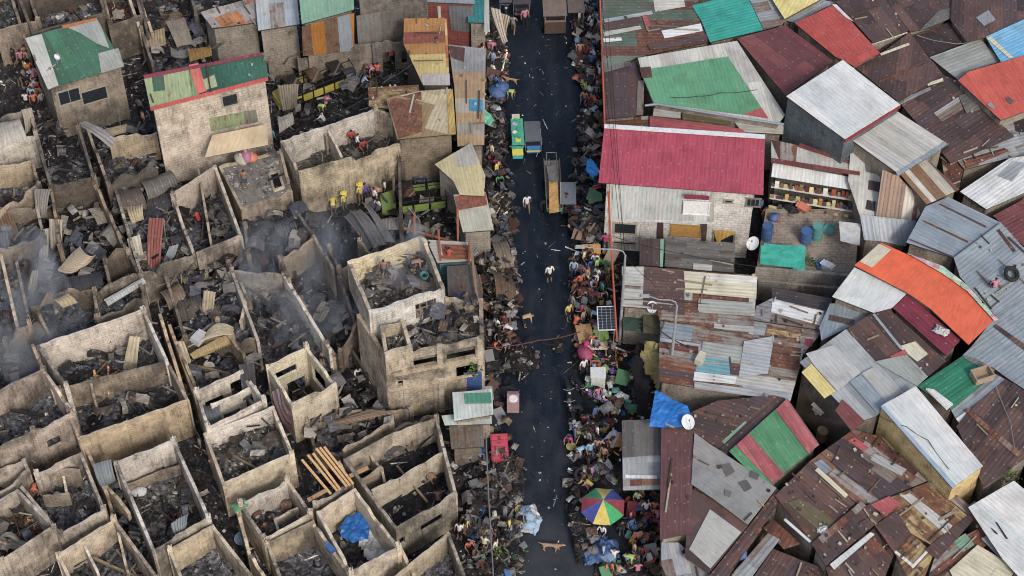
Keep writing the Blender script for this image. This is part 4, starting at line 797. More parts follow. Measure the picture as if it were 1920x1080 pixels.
mb=MB(); q_=Vector(I[3])+(Vector(I[4])-Vector(I[3])).normalized()*3.4; mb.box((q_.x,q_.y-.3,4.2),(2.6,.6,.1),C('#9b8e78',.5),rz=.06); mb.build('window_hood',MASON,tq)
# stair hole and parapet of the terrace
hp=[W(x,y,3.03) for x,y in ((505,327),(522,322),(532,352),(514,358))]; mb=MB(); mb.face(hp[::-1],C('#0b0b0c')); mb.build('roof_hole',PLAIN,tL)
for a_,b_ in ((0,1),(1,2),(2,3),(3,0)):
    mb=MB(); mb.bar(hp[a_]+Vector((0,0,.04)),hp[b_]+Vector((0,0,.04)),.14,C('#b3a58d',.2),.16+.004*a_); mb.build('hole_kerb',MASON,tL)
rubble(inset(J0,.1),2.99,'rubble','pale grit scattered on the terrace floor',seed=43,col='#7b7873',amp=.02,dens=9,size=(.03,.12),chips=('#9a968e','#5a5855','#b5b0a6'))
# smaller pieces of standing structure
tl=S('turq','small turquoise fronted balcony block beside the wooden frame',[(800,450),(884,455),(884,490),(820,494)],3.6,[C('#b9b0a5',.2)],d=(0,1),wall='#4d8489',soot=.25,sl=4,patches=[([(828,458),(880,460),(880,486),(832,486)],[C('#8a5a42',.4)],.5)])
S('qside','sooty side deck between the storeyed ruin and the street',[(838,500),(892,498),(904,560),(840,556)],3.8,[C('#5c5650',.5),C('#6b645c',.5)],d=(0,3),wall='#7d7060',soot=.4,warp=.4)
S('lbld','low burnt stall roof below the tattered awning',[(842,800),(905,798),(908,838),(846,842)],2.0,[C('#6f675d',.5)],d=(0,3),warp=.4,wall='#6b6256')
# free wall pieces
def fw(label,segs,H,col=WLL,soot=.3,th=.18,jag=.25,base=0,holes=(),cat='wall'):
    return walls_thing('broken_wall',label,cat,segs,col,soot,H,th,base,holes,jag)
fw('pale slanting wall end at the far left, upper one',[(0,470),(32,612)],2.6,'#c0ab8c',jag=.15)
fw('thin crooked wall left of the long white walled room',[(62,650),(100,735)],2.6,'#b89f80')
fw('long pale diagonal wall ending beside the black court',[(535,520),(618,655)],3.0,WP,.08,jag=.1)
fw('brown wall stub right of the pale diagonal wall',[(612,640),(626,672)],2.0,'#a9927a')
fw('short tan walls forming a zigzag in the centre',[(430,508),(462,560),(452,600)],2.4,WLL,jag=.3)
fw('thin wall along the lane left of the white frame room',[(300,590),(345,735)],2.6,'#b9a07e',jag=.15)
fw('second thin wall beside the lane, close to the black ash heaps',[(318,610),(372,760)],2.4,'#a58c6e',jag=.2)
fw('tall sooty wall beneath the peeling white roof',[(560,110),(660,92),(700,84)],2.4,'#857a6d',.45,holes=([(1.6,2.6,.2,1.6),(3.6,4.2,.3,1.6)],()))
fw('grey wall with black door openings behind the yard',[(700,84),(762,76)],2.6,'#77706a',.4,holes=([(.6,1.4,.0,1.9),(1.8,2.4,.6,1.8)],))
fw('low wall behind the burnt yellow jeep',[(505,115),(556,108)],1.8,'#8a8070',.4)
fw('tan parapet below the coral edged house',[(206,262),(290,245)],2.6,'#b09f83',.35)
fw('tan wall stub with a fallen lintel by the storeyed ruin',[(740,760),(752,700)],.9,WD)
fw('crumbling curved wall above the corner ruin',[(624,786),(690,768),(745,772)],1.6,'#a48f76',.3,jag=.3)
fw('narrow dividing wall above the corner ruin',[(646,845),(735,790)],2.4,'#a9997f',.25)
fw('tall burnt wall beside the top hollow',[(262,0),(285,60)],2.6,'#a08e76')
fw('thin standing wall left of the top hollow',[(240,-10),(262,52)],2.8,'#b3a38b',.3)
fw('upright wall ends at the far top left',[(20,-10),(48,76)],2.6,'#85786a',.35)
fw('tan wall along the lane of the deep white lined room',[(138,790),(200,925)],2.4,'#ae9a7e',jag=.12)
fw('slim wall left of the deep white lined room',[(196,905),(240,960)],1.8,'#b9a78b',jag=.3)
fw('tan wall between the lane and the pale walled room',[(752,1030),(775,1075)],2.6,'#bba786')
fw('curled tan wall at the bottom left of centre',[(445,955),(468,1040),(500,1090)],2.4,'#b9a88b',jag=.3)
# ash covering of the block and the verges
def pxpoly(pts,z=0): return [(W(x,y,z).x,W(x,y,z).y) for x,y in pts]
rubble(pxpoly([(-60,-60),(925,-60),(922,500),(945,700),(905,1130),(-60,1130)]),0.03,'debris_field','black ash and burnt scraps covering the lanes of the burnt block',n=15000,seed=77,amp=.15,step=.5,col='#302e2f')
rubble(pxpoly([(560,100),(700,95),(770,80),(800,160),(690,180),(560,240),(520,235),(540,180)]),0.04,'debris_field','black cinder ground of the open yard',n=1500,seed=78,amp=.1,col='#17171a',chips=('#17171a','#2c2b2d','#3c3a39'),size=(.05,.2))

for i in range(5):
    y=-20+i*225; A(f'{nn[i]} roofless neighbour from the top, past the left edge of the frame',[(-230,y+40),(-75,y),(-52,y+150),(-215,y+200)],3.0,.5,wall=WLL,soot=.35,where=f'the {nn[i]} roofless neighbour past the left edge')
# ================= PEOPLE =================
def skin_mesh(name,J,E,rad_,tags,root,mats,tagmat,sub=1):
    me=bpy.data.meshes.new('tmp'); keys=list(J); ix={k:i for i,k in enumerate(keys)}
    me.from_pydata([J[k] for k in keys],[(ix[a],ix[b]) for a,b in E],[]); ob=bpy.data.objects.new('tmp',me); COL.objects.link(ob)
    ob.modifiers.new('s','SKIN')
    if not me.skin_vertices: 
        bm=bmesh.new(); bm.from_mesh(me); bm.verts.layers.skin.verify(); bm.to_mesh(me); bm.free()
    sv=me.skin_vertices[0].data
    for k in keys:
        r=rad_[k]; r=r if isinstance(r,tuple) else (r,r); sv[ix[k]].radius=r; sv[ix[k]].use_root=(k==root)
    m=ob.modifiers.new('u','SUBSURF'); m.levels=sub; m.render_levels=sub
    dg=bpy.context.evaluated_depsgraph_get(); ev=ob.evaluated_get(dg); nm=bpy.data.meshes.new_from_object(ev,depsgraph=dg); nm.name=name
    bpy.data.objects.remove(ob); bpy.data.meshes.remove(me)
    nm.materials.clear()
    for mt in mats: nm.materials.append(mt)
    seg=[(Vector(J[a]),Vector(J[b]),tagmat[tags.get((a,b),tags.get(b,'skin'))]) for a,b in E]
    for p in nm.polygons:
        c=p.center; best=None
        for a,b,tg in seg:
            d=b-a; t=max(0,min(1,(c-a).dot(d)/max(d.length_squared,1e-9))); q=(c-(a+d*t)).length
            if best is None or q<best[0]: best=(q,tg)
        p.material_index=best[1]; p.use_smooth=True
    return nm
BR={'pel':(.15,.11),'wst':(.13,.10),'chs':(.16,.11),'shl':(.10,.08),'nk':.05,'hd':(.085,.10),'ht':(.075,.085)}
for s_ in 'lr': BR.update({s_+'hip':.09,s_+'kn':.062,s_+'an':.042,s_+'ft':(.045,.035),s_+'sh':.055,s_+'el':.042,s_+'wr':.030,s_+'hn':(.035,.018)})
BE=[('pel','wst'),('wst','chs'),('chs','shl'),('shl','nk'),('nk','hd'),('hd','ht')]
for s_ in 'lr': BE+=[('pel',s_+'hip'),(s_+'hip',s_+'kn'),(s_+'kn',s_+'an'),(s_+'an',s_+'ft'),('shl',s_+'sh'),(s_+'sh',s_+'el'),(s_+'el',s_+'wr'),(s_+'wr',s_+'hn')]
def pose(**o):
    J={'pel':(0,0,.92),'wst':(0,0,1.05),'chs':(0,0,1.25),'shl':(0,0,1.38),'nk':(0,0,1.46),'hd':(0,-.01,1.56),'ht':(0,0,1.64)}
    for s_,x in (('l',1),('r',-1)):
        J.update({s_+'hip':(.10*x,0,.86),s_+'kn':(.11*x,-.02,.48),s_+'an':(.11*x,.01,.08),s_+'ft':(.13*x,-.14,.035),s_+'sh':(.19*x,0,1.38),s_+'el':(.25*x,.03,1.10),s_+'wr':(.26*x,-.06,.87),s_+'hn':(.25*x,-.09,.78)})
    J.update(o); return J
PO={'stand':pose(),
 'walk':pose(lkn=(.11,-.18,.50),lan=(.11,-.22,.10),lft=(.12,-.36,.05),rkn=(-.11,.04,.47),ran=(-.11,.28,.13),rft=(-.12,.18,.04),lel=(.25,.14,1.12),lwr=(.26,.12,.88),lhn=(.26,.10,.79),rel=(-.25,-.08,1.11),rwr=(-.25,-.24,.95),rhn=(-.25,-.31,.90)),
 'carry':pose(lel=(.24,-.10,1.14),lwr=(.18,-.34,1.12),lhn=(.12,-.40,1.12),rel=(-.24,-.10,1.14),rwr=(-.18,-.34,1.12),rhn=(-.12,-.40,1.12),lkn=(.11,-.12,.49)),
 'bend':pose(pel=(0,.12,.84),wst=(0,.02,.96),chs=(0,-.22,.98),shl=(0,-.36,.98),nk=(0,-.43,.96),hd=(0,-.53,.92),ht=(0,-.60,.88),lhip=(.10,.12,.80),rhip=(-.10,.12,.80),lkn=(.12,-.02,.46),rkn=(-.12,-.02,.46),lsh=(.19,-.36,.97),rsh=(-.19,-.36,.97),lel=(.22,-.38,.70),lwr=(.17,-.42,.46),lhn=(.15,-.44,.37),rel=(-.22,-.38,.70),rwr=(-.17,-.42,.46),rhn=(-.15,-.44,.37)),
 'squat':pose(pel=(0,.14,.32),wst=(0,.10,.45),chs=(0,-.04,.62),shl=(0,-.10,.74),nk=(0,-.12,.82),hd=(0,-.16,.92),ht=(0,-.17,1.0),lhip=(.10,.12,.30),rhip=(-.10,.12,.30),lkn=(.20,-.24,.47),rkn=(-.20,-.24,.47),lan=(.15,.02,.09),ran=(-.15,.02,.09),lft=(.17,-.14,.035),rft=(-.17,-.14,.035),lsh=(.19,-.10,.73),rsh=(-.19,-.10,.73),lel=(.24,-.26,.55),lwr=(.14,-.42,.46),lhn=(.10,-.48,.42),rel=(-.24,-.26,.55),rwr=(-.14,-.42,.46),rhn=(-.10,-.48,.42)),
 'sit':pose(pel=(0,.05,.44),wst=(0,.08,.57),chs=(0,.04,.77),shl=(0,.02,.90),nk=(0,.01,.98),hd=(0,-.02,1.08),ht=(0,-.01,1.16),lhip=(.10,.03,.43),rhip=(-.10,.03,.43),lkn=(.13,-.38,.46),rkn=(-.13,-.38,.46),lan=(.13,-.36,.08),ran=(-.13,-.40,.08),lft=(.14,-.50,.035),rft=(-.14,-.54,.035),lsh=(.19,.02,.90),rsh=(-.19,.02,.90),lel=(.25,-.06,.65),lwr=(.16,-.28,.56),lhn=(.14,-.36,.54),rel=(-.25,-.06,.65),rwr=(-.16,-.28,.56),rhn=(-.14,-.36,.54)),
 'reach':pose(lel=(.30,-.12,1.30),lwr=(.22,-.34,1.42),lhn=(.19,-.42,1.46),rel=(-.26,-.10,1.13),rwr=(-.24,-.33,1.10),rhn=(-.22,-.42,1.09))}
def person_mesh(k,top=True,short=True):
    tg={'ht':'hair','hd':'skin','nk':'skin','shl':'top','chs':'top','wst':'top'}
    for s_ in 'lr': tg.update({s_+'hip':'tr',s_+'kn':'tr',s_+'an':'skin' if short else 'tr',s_+'ft':'skin' if short else 'hair',s_+'sh':'top',s_+'el':'top',s_+'wr':'skin',s_+'hn':'skin'})
    return skin_mesh('person_body',PO[k],BE,BR,tg,'pel',[SKIN,OCLOTH,TROU[0],HAIR],{'skin':0,'top':1 if top else 0,'tr':2,'hair':3})
PM={}
CN={'white':'#dfe0e0','red':'#c0343a','blue':'#2f6fb8','black':'#26262a','yellow':'#d9c53a','green':'#3f9a5a','pink':'#d5789a','magenta':'#cf2f74','grey':'#85878a','orange':'#dd6b35','teal':'#2f9f9a','purple':'#6a51b0','lime':'#a5cf4a','pale blue':'#8fb8da','brown':'#6a4636','maroon':'#6e2a35','peach':'#c98f74','tan':'#b99c72','cream':'#d8cfae'}
TN=['navy','black','khaki','blue','maroon']
PVERB={'stand':'standing','walk':'walking','carry':'holding things','bend':'bending down','squat':'crouching','sit':'sitting','reach':'reaching out'}
LM=[(985,245,'the mint roofed tricycle'),(1040,365,'the long cart with a yellow load'),(1131,945,'the rainbow umbrella'),(1255,768,'the blue roof tarp'),(1137,597,'the solar panel'),(1280,300,'the crimson roofed house'),(1222,680,'the hanging yellow cloth'),
 (800,600,'the storeyed ruin'),(938,845,'the red cabinet'),(985,972,'the blue and white bundles'),(887,757,'the green striped awning'),(870,325,'the fan shaped roof'),(880,180,'the long sheet roof'),(895,20,'the teal hut'),(1035,1029,'the tan dog'),(1205,855,'the grey street awning'),
 (1172,500,'the first street lamp'),(1160,130,'the low brown roof'),(1200,50,'the mossy strip roof'),(1120,707,'the tall white cabinet'),(1055,20,'the brown roofed tricycle'),(1130,1035,'the blue plastic heap'),(60,140,'the house with the sooty green roof'),(620,170,'the burnt yellow jeepney'),(385,180,'the coral edged house'),
 (478,340,'the terrace'),(690,420,'the crumpled grey sheets'),(790,365,'the burnt green jeep'),(610,880,'the bright timber stack'),(780,920,'the large corner ruin'),(190,650,'the long white walled room'),(240,770,'the wide room with black ash heaps'),(1510,450,'the raised yard'),(540,700,'the cream block shell'),(545,560,'the long pale diagonal wall'),(1720,560,'the orange roof'),(1445,840,'the red and green striped roof'),(960,755,'the pink and white washer'),(1105,740,'the parked motorcycles'),(1110,310,'the bright blue street tarp'),(925,170,'the blue sacks by the long roof'),(305,920,'the deep white lined room'),(672,990,'the blue tarp on white sacks'),(1205,980,'the open goods stall'),(1080,980,'the black scrap heap')]
def where(px,py,own=None):
    b=min((m for m in LM if m[2]!=own),key=lambda m:((m[0]-px)**2+((m[1]-py)*1.0)**2)); dx,dy=px-b[0],py-b[1]; d=math.hypot(dx,dy)
    if d<22: rel='at'
    elif abs(dx)>abs(dy): rel=('just ' if d<55 else '')+('right of' if dx>0 else 'left of')
    else: rel=('just ' if d<55 else '')+('below' if dy>0 else 'above')
    return rel+' '+b[2]
def person(px,py,po='stand',shirt='white',tr=0,rot=None,z=0,sc_=1.0,top=True,short=None,hat=None):
    short=(R.random()<.6) if short is None else short; k=(po,top,short)
    if k not in PM: PM[k]=person_mesh(*k)
    o=bpy.data.objects.new('person',PM[k]); COL.objects.link(o); o.location=W(px,py,z)+Vector((0,0,.0))
    o.rotation_euler=(0,0,R.uniform(0,6.28) if rot is None else rad(rot)); s=sc_*R.uniform(.94,1.03); o.scale=(s,s,s)
    cs=C(CN[shirt]); ll=.3*cs[0]+.5*cs[1]+.2*cs[2]; o.color=(cs[0]*.8+ll*.16,cs[1]*.8+ll*.16,cs[2]*.8+ll*.16,1); o.material_slots[2].link='OBJECT'; o.material_slots[2].material=TROU[tr]
    what=(f'person in {shirt} shirt and {TN[tr]} '+('shorts' if short else 'trousers')) if top else f'shirtless person in {TN[tr]} '+('shorts' if short else 'trousers')
    reg(o,f'{what} {PVERB[po]} {where(px,py)}','person',px,py,group='people among the ruins and stalls')
    if hat:
        mb=MB(); mb.lathe([(.20,.0),(.10,.03),(.095,.09),(.0,.12)],C(CN[hat]),12); H=Vector(PO[po]['ht'])+Vector((0,0,.02))
        h=mb.build('hat',PLAIN,o,(0,0,0)); h.location=H
    return o
for a in [ # the street
 (984,50,'stand','pink',1,20),(962,62,'walk','grey',2,170),(968,30,'carry','grey',1,160),(988,398,'walk','white',2,10,),(1030,530,'stand','white',1,200),(1016,398,'bend','black',1,90),(983,612,'bend','tan',1,100),(968,660,'squat','black',1,60),
 # top right verge
 (1082,30,'stand','white',0),(1086,52,'stand','white',2),(1093,40,'stand','pale blue',0),(1107,58,'stand','white',1),(1100,22,'carry','white',3),(1112,35,'stand','blue',1),(1078,20,'walk','grey',1),(1120,8,'stand','white',0),(1087,112,'stand','peach',4),(1123,155,'stand','white',4),(1119,180,'stand','pink',0),(1112,200,'bend','orange',1),(1108,218,'squat','black',0),(1103,300,'stand','grey',3),(1108,330,'sit','grey',1),(1062,395,'stand','maroon',1),(1118,345,'stand','white',0),(1135,420,'stand','blue',1),
 # middle right crowd
 (1095,500,'stand','cream',1),(1106,505,'stand','black',0),(1120,512,'sit','lime',1),(1078,540,'squat','black',1),(1088,545,'stand','orange',1),(1100,538,'squat','tan',0),(1112,545,'stand','black',1),(1125,535,'stand','lime',3),(1083,560,'bend','white',1),(1096,565,'bend','tan',1),(1110,562,'squat','black',0),(1072,585,'stand','grey',2),(1066,600,'stand','yellow',1),(1080,612,'squat','orange',1),(1090,600,'carry','magenta',0),(1128,560,'stand','teal',1),(1137,545,'stand','brown',0),(1072,512,'stand','brown',1),(1134,470,'stand','magenta',0),(1090,625,'squat','black',0),
 (1097,670,'bend','magenta',1),(1110,660,'stand','white',0),
 # lower right market
 (1102,838,'stand','grey',1),(1106,860,'walk','pale blue',3),(1068,832,'squat','magenta',1),(1100,820,'stand','black',0),(1120,806,'squat','black',1),(1094,912,'squat','yellow',1),(1104,905,'stand','black',0),(1112,900,'stand','blue',1),(1128,1006,'sit','white',1),(1134,996,'stand','tan',0),(1175,1058,'sit','pale blue',0),(1195,1075,'sit','pink',1),(1160,1078,'sit','tan',2),(1165,1005,'stand','black',0),(1183,1000,'stand','blue',1),(1215,905,'stand','black',0),(1226,968,'stand','orange',1),(1150,1050,'squat','white',0),
 (1110,820,'stand','black',4),(1085,780,'bend','black',1),(1098,795,'squat','purple',1),
 # left verge of the street
 (884,80,'stand','pink',1),(893,90,'stand','black',1),(903,94,'stand','white',0),(911,82,'stand','white',0),(918,70,'carry','black',1),(923,112,'squat','pink',1),(930,175,'stand','blue',0),(944,185,'squat','yellow',1),(952,188,'bend','lime',1),(925,322,'bend','magenta',1),(932,334,'stand','yellow',0),(925,395,'squat','orange',1),(922,300,'stand','cream',2),(936,345,'squat','green',1),(923,605,'stand','black',1),(932,628,'stand','white',1),(940,640,'squat','black',0),(945,622,'stand','maroon',1),(928,655,'squat','orange',0),(950,655,'sit','black',1),(935,600,'bend','brown',1),(948,600,'sit','red',1),
 (899,860,'bend','blue',1),(868,995,'stand','black',1),(862,1010,'stand','white',1),(874,1005,'stand','yellow',0),(895,968,'squat','blue',1),(880,1035,'sit','orange',1),(948,1018,'stand','black',0),(955,1000,'stand','yellow',0),(930,1040,'stand','cream',1),(905,1060,'squat','teal',1),
 # crowd beside the green roofed house
 (36,100,'stand','pale blue',1),(44,128,'stand','pink',1),(52,118,'stand','peach',0),(30,125,'stand','black',1),(60,150,'stand','orange',0),(66,160,'stand','pink',1),(72,172,'squat','red',1),(58,170,'stand','black',1),(64,196,'stand','pale blue',0),(78,180,'squat','orange',1),(48,150,'squat','grey',1),(40,165,'stand','black',2),(82,205,'stand','grey',1),
 # lane beside the coral edged house
 (229,92,'stand','teal',1),(250,102,'stand','red',1),(240,96,'stand','black',0),(272,240,'stand','tan',1),(265,215,'stand','grey',1),(514,275,'stand','teal',1),(508,110,'bend','brown',1),
 # yard
 (671,120,'stand','white',0),(697,112,'stand','pink',1),(736,122,'stand','magenta',1),(696,142,'bend','pink',1),(683,138,'bend','brown',1),(683,160,'squat','pale blue',3),(606,232,'squat','white',2),(662,60,'stand','red',1),
 ]: person(*a)
for a in [(460,352,'stand','tan',3,180,3.0,1,False,True),(373,418,'squat','red',1,None,.8),(721,522,'stand','tan',0,180,6.7,1,False,True),(776,510,'bend','tan',0,95,6.7,1,False,True),(842,488,'squat','red',1,None,3.2),(872,570,'sit','peach',0,None,3.7,1,False,True),(547,628,'squat','white',0,None,.8),(592,655,'stand','green',1,None,.5),(614,686,'bend','orange',1,None,.4),(672,706,'squat','white',1,None,.5),
 (686,376,'stand','purple',0,None,.1),(709,396,'sit','white',0,None,.1),(703,385,'stand','white',1,None,.2),(505,985,'squat','black',1,None,.9),(480,982,'bend','brown',1,None,.9),(500,1000,'squat','brown',3,None,.9),(803,905,'bend','tan',3,60,.9,1,False,True),(822,940,'squat','brown',0,None,.9,1,False,True),(841,935,'squat','grey',0,None,.9),
 (620,985,'bend','maroon',1,None,.4),(612,978,'stand','maroon',1,None,.4),(741,1062,'stand','green',1,None,.1),(748,1055,'stand','lime',1,None,.1),(722,1075,'bend','brown',1,None,.1),(314,972,'bend','black',1,None,.7),(330,975,'squat','maroon',1,None,.7),(411,875,'bend','peach',0,None,1.6,1,False,True),(378,850,'stand','grey',1,None,.1),
 (682,285,'sit','red',1,None,2.2),(672,275,'sit','white',0,None,2.2),(660,268,'sit','red',1,None,2.2),(1524,1062,'bend','black',1,None,.3),(1862,545,'sit','pink',0,None,4.6),(70,925,'bend','orange',0,None,.5),(52,285,'squat','pink',1,None,1.1),(1432,420,'stand','orange',3,None,.1),(1425,405,'stand','blue',1,None,.1)]: person(*a)
for px,py in ((626,402),(647,396),(677,380)):
    person(px,py,'bend' if px==626 else 'stand','yellow',2,None,.1,1.05,True,False,hat='yellow')
def crowd(poly,n,seed,poses=('stand','stand','squat','bend','sit','carry'),shirts=None,z=0):
    q=random.Random(seed); xs=[p[0] for p in poly];ys=[p[1] for p in poly]; shirts=shirts or ['white','black','grey','orange','brown','pink','blue','red','tan','lime','maroon','pale blue','yellow','peach']
    for _ in range(n):
        for __ in range(20):
            x,y=q.uniform(min(xs),max(xs)),q.uniform(min(ys),max(ys))
            if pip(x,y,poly): break
        person(x,y,q.choice(poses),q.choice(shirts),q.choice((0,1,1,2,3)),None,z,q.choice((.85,.95,1,1)))
crowd([(1070,492),(1142,492),(1142,575),(1066,575)],30,1,z=.15); crowd([(1080,0),(1122,0),(1124,70),(1085,70)],12,2,shirts=['white','white','pale blue','grey','black']); crowd([(1088,100),(1128,100),(1128,230),(1095,230)],10,3); crowd([(1110,260),(1128,260),(1140,440),(1115,440)],8,4)
crowd([(1068,790),(1150,790),(1150,870),(1070,870)],12,5); crowd([(1090,890),(1112,890),(1110,925),(1095,930)],5,6); crowd([(1175,935),(1235,935),(1236,1020),(1178,1020)],9,7,z=.1); crowd([(1125,1040),(1236,1040),(1236,1080),(1120,1080)],9,8); crowd([(1080,600),(1160,600),(1160,770),(1100,770)],12,9,z=.1)
crowd([(910,595),(960,595),(965,660),(915,660)],12,10,shirts=['black','brown','black','white','grey','navy'][:5]); crowd([(870,50),(925,60),(925,130),(900,120)],6,11); crowd([(862,960),(960,980),(955,1075),(868,1075)],8,12,shirts=['black','white','cream','grey','brown']); crowd([(25,90),(60,90),(85,215),(55,215)],14,13); crowd([(560,110),(760,90),(740,160),(600,215)],7,14); crowd([(660,370),(740,360),(745,410),(660,400)],4,15)
# ================= DOG =================
DJ={'hip':(0,.32,.46),'mid':(0,0,.47),'chs':(0,-.28,.48),'nk':(0,-.44,.58),'hd':(0,-.54,.66),'mz':(0,-.68,.62),'t1':(0,.42,.48),'t2':(0,.60,.56)}
DR={'hip':(.08,.10),'mid':(.085,.09),'chs':(.10,.13),'nk':.07,'hd':(.07,.065),'mz':.03,'t1':.03,'t2':.015}
DE=[('hip','mid'),('mid','chs'),('chs','nk'),('nk','hd'),('hd','mz'),('hip','t1'),('t1','t2')]
for s_,x in (('l',.09),('r',-.09)):
    DJ.update({s_+'a':(x,-.26,.34),s_+'b':(x,-.28-.06*x/.09,.18),s_+'c':(x,-.30-.08*x/.09,.03),s_+'p':(x,.30,.32),s_+'q':(x,.40+.04*x/.09,.18),s_+'s':(x,.34+.08*x/.09,.03)})
    DR.update({s_+'a':.05,s_+'b':.03,s_+'c':.028,s_+'p':.065,s_+'q':.03,s_+'s':.028})
    DE+=[('chs',s_+'a'),(s_+'a',s_+'b'),(s_+'b',s_+'c'),('hip',s_+'p'),(s_+'p',s_+'q'),(s_+'q',s_+'s')]
TAN=mk_fixed('tan_fur',srgb('#8d7760')+(1,),.9)
def dog(px,py,rot,lab_,s=1):
    o=bpy.data.objects.new('dog',DM); COL.objects.link(o); o.location=W(px,py,0); o.rotation_euler=(0,0,rad(rot)); o.scale=(s,s,s); reg(o,lab_,'dog',px,py)
    mb=MB()
    for x in (-.045,.045): mb.mesh([(x-.02,-.52,.70),(x+.02,-.52,.70),(x,-.50,.77),(x,-.49,.70)],[(0,1,2),(1,3,2),(3,0,2),(1,0,3)],C('#8d6a48'))
    e=mb.build('ear',PLAIN,o,(0,0,0))
DM=skin_mesh('dog_body',DJ,DE,DR,{},'mid',[TAN],{'skin':0})
dog(1033,1032,80,'tan dog walking on the bare road near the bottom edge',1.15); dog(958,157,-100,'lean brown dog crossing at the left kerb in the upper street',.9)
# ================= VEHICLES =================
def wheel(root,c,r,axis='x',w_=.09,spokes=8,mat=None):
    o=bpy.data.objects.new('wheel',None); COL.objects.link(o); o.parent=root; o.location=c
    ty=MB(); n=18
    q=Matrix.Rotation(rad(90),3,'Y') if axis=='x' else Matrix.Rotation(rad(90),3,'X')
    pr=[(r*.78,-w_/2),(r*.95,-w_/2),(r,-w_*.25),(r,w_*.25),(r*.95,w_/2),(r*.78,w_/2),(r*.78,-w_/2)]
    vs=[];fs=[]
    for a,b in pr:
        for j in range(n): vs.append(q@Vector((a*math.cos(2*math.pi*j/n),a*math.sin(2*math.pi*j/n),b)))
    for k in range(len(pr)-1):
        for j in range(n): fs.append((k*n+j,k*n+(j+1)%n,(k+1)*n+(j+1)%n,(k+1)*n+j))
    ty.mesh(vs,fs,C('#151516')); ty.build('tyre',RUB,o,(0,0,0))
    ri=MB(); ri.tube([q@Vector((0,0,-w_*.45)),q@Vector((0,0,w_*.45))],r*.2,C('#888'[:1]+'888888'),8)
    for j in range(spokes):
        a=2*math.pi*j/spokes; ri.bar(q@Vector((0,0,0)),q@Vector((r*.79*math.cos(a),r*.79*math.sin(a),0)),.025,C('#8f9194'))
    ri.build('rim',STEEL,o,(0,0,0)); return o
def motorcycle(root,x0=0,col='#7a3f6e'):
    mb=MB(); c=C('#2a2a2c')
    wheel(root,(x0,-.62,.29),.29); wheel(root,(x0,.62,.29),.29)
    mb.tube([(x0,-.62,.29),(x0,-.48,.72),(x0,-.42,.90)],[.03,.03,.025],c); mb.tube([(x0,-.45,.75),(x0,.0,.62),(x0,.62,.40)],.035,c); mb.tube([(x0,-.42,.66),(x0,-.10,.30),(x0,.30,.30),(x0,.62,.29)],.03,c); mb.box((x0,-.02,.38),(.22,.34,.26),c); mb.tube([(x0+.13,.0,.25),(x0+.13,.65,.30)],.04,C('#777777')); mb.build('frame',PLAIN,root,(0,0,0))
    t=MB(); t.lathe([(.0,-.1),(.11,-.08),(.14,.0),(.10,.09),(.0,.11)],C(col),10,(x0,-.20,.78)); t.box((x0,-.30,.62),(.24,.30,.22),C(col),taper=.8); t.build('fuel_tank',PLAIN,root,(0,0,0))
    s=MB(); s.box((x0,.28,.78),(.24,.62,.09),C('#1b1b1d'),taper=.85); s.build('seat',PLAIN,root,(0,0,0))
    h=MB(); h.tube([(x0-.33,-.34,.98),(x0-.12,-.42,.95),(x0+.12,-.42,.95),(x0+.33,-.34,.98)],.016,C('#888888')); h.build('handlebar',STEEL,root,(0,0,0))
    l=MB(); l.lathe([(.0,-.05),(.08,-.03),(.08,.03),(.0,.05)],C('#d8d8d0'),10,(x0,-.56,.82)); l.build('headlight',PLAIN,root,(0,0,0))
    
    for y_,z_ in ((.66,.58),(-.66,.60)): f=MB(); f.box((x0,y_,z_),(.13,.30,.05),C(col)); f.build('mudguard',PLAIN,root,(0,0,0))
def place(name,label,cat,px,py,rot,z=0,s=1,group=None):
    p=W(px,py,z); o=bpy.data.objects.new(name,None); COL.objects.link(o); o.location=p; o.rotation_euler=(0,0,rad(rot)); o.scale=(s,s,s); reg(o,label,cat,px,py,group); return o
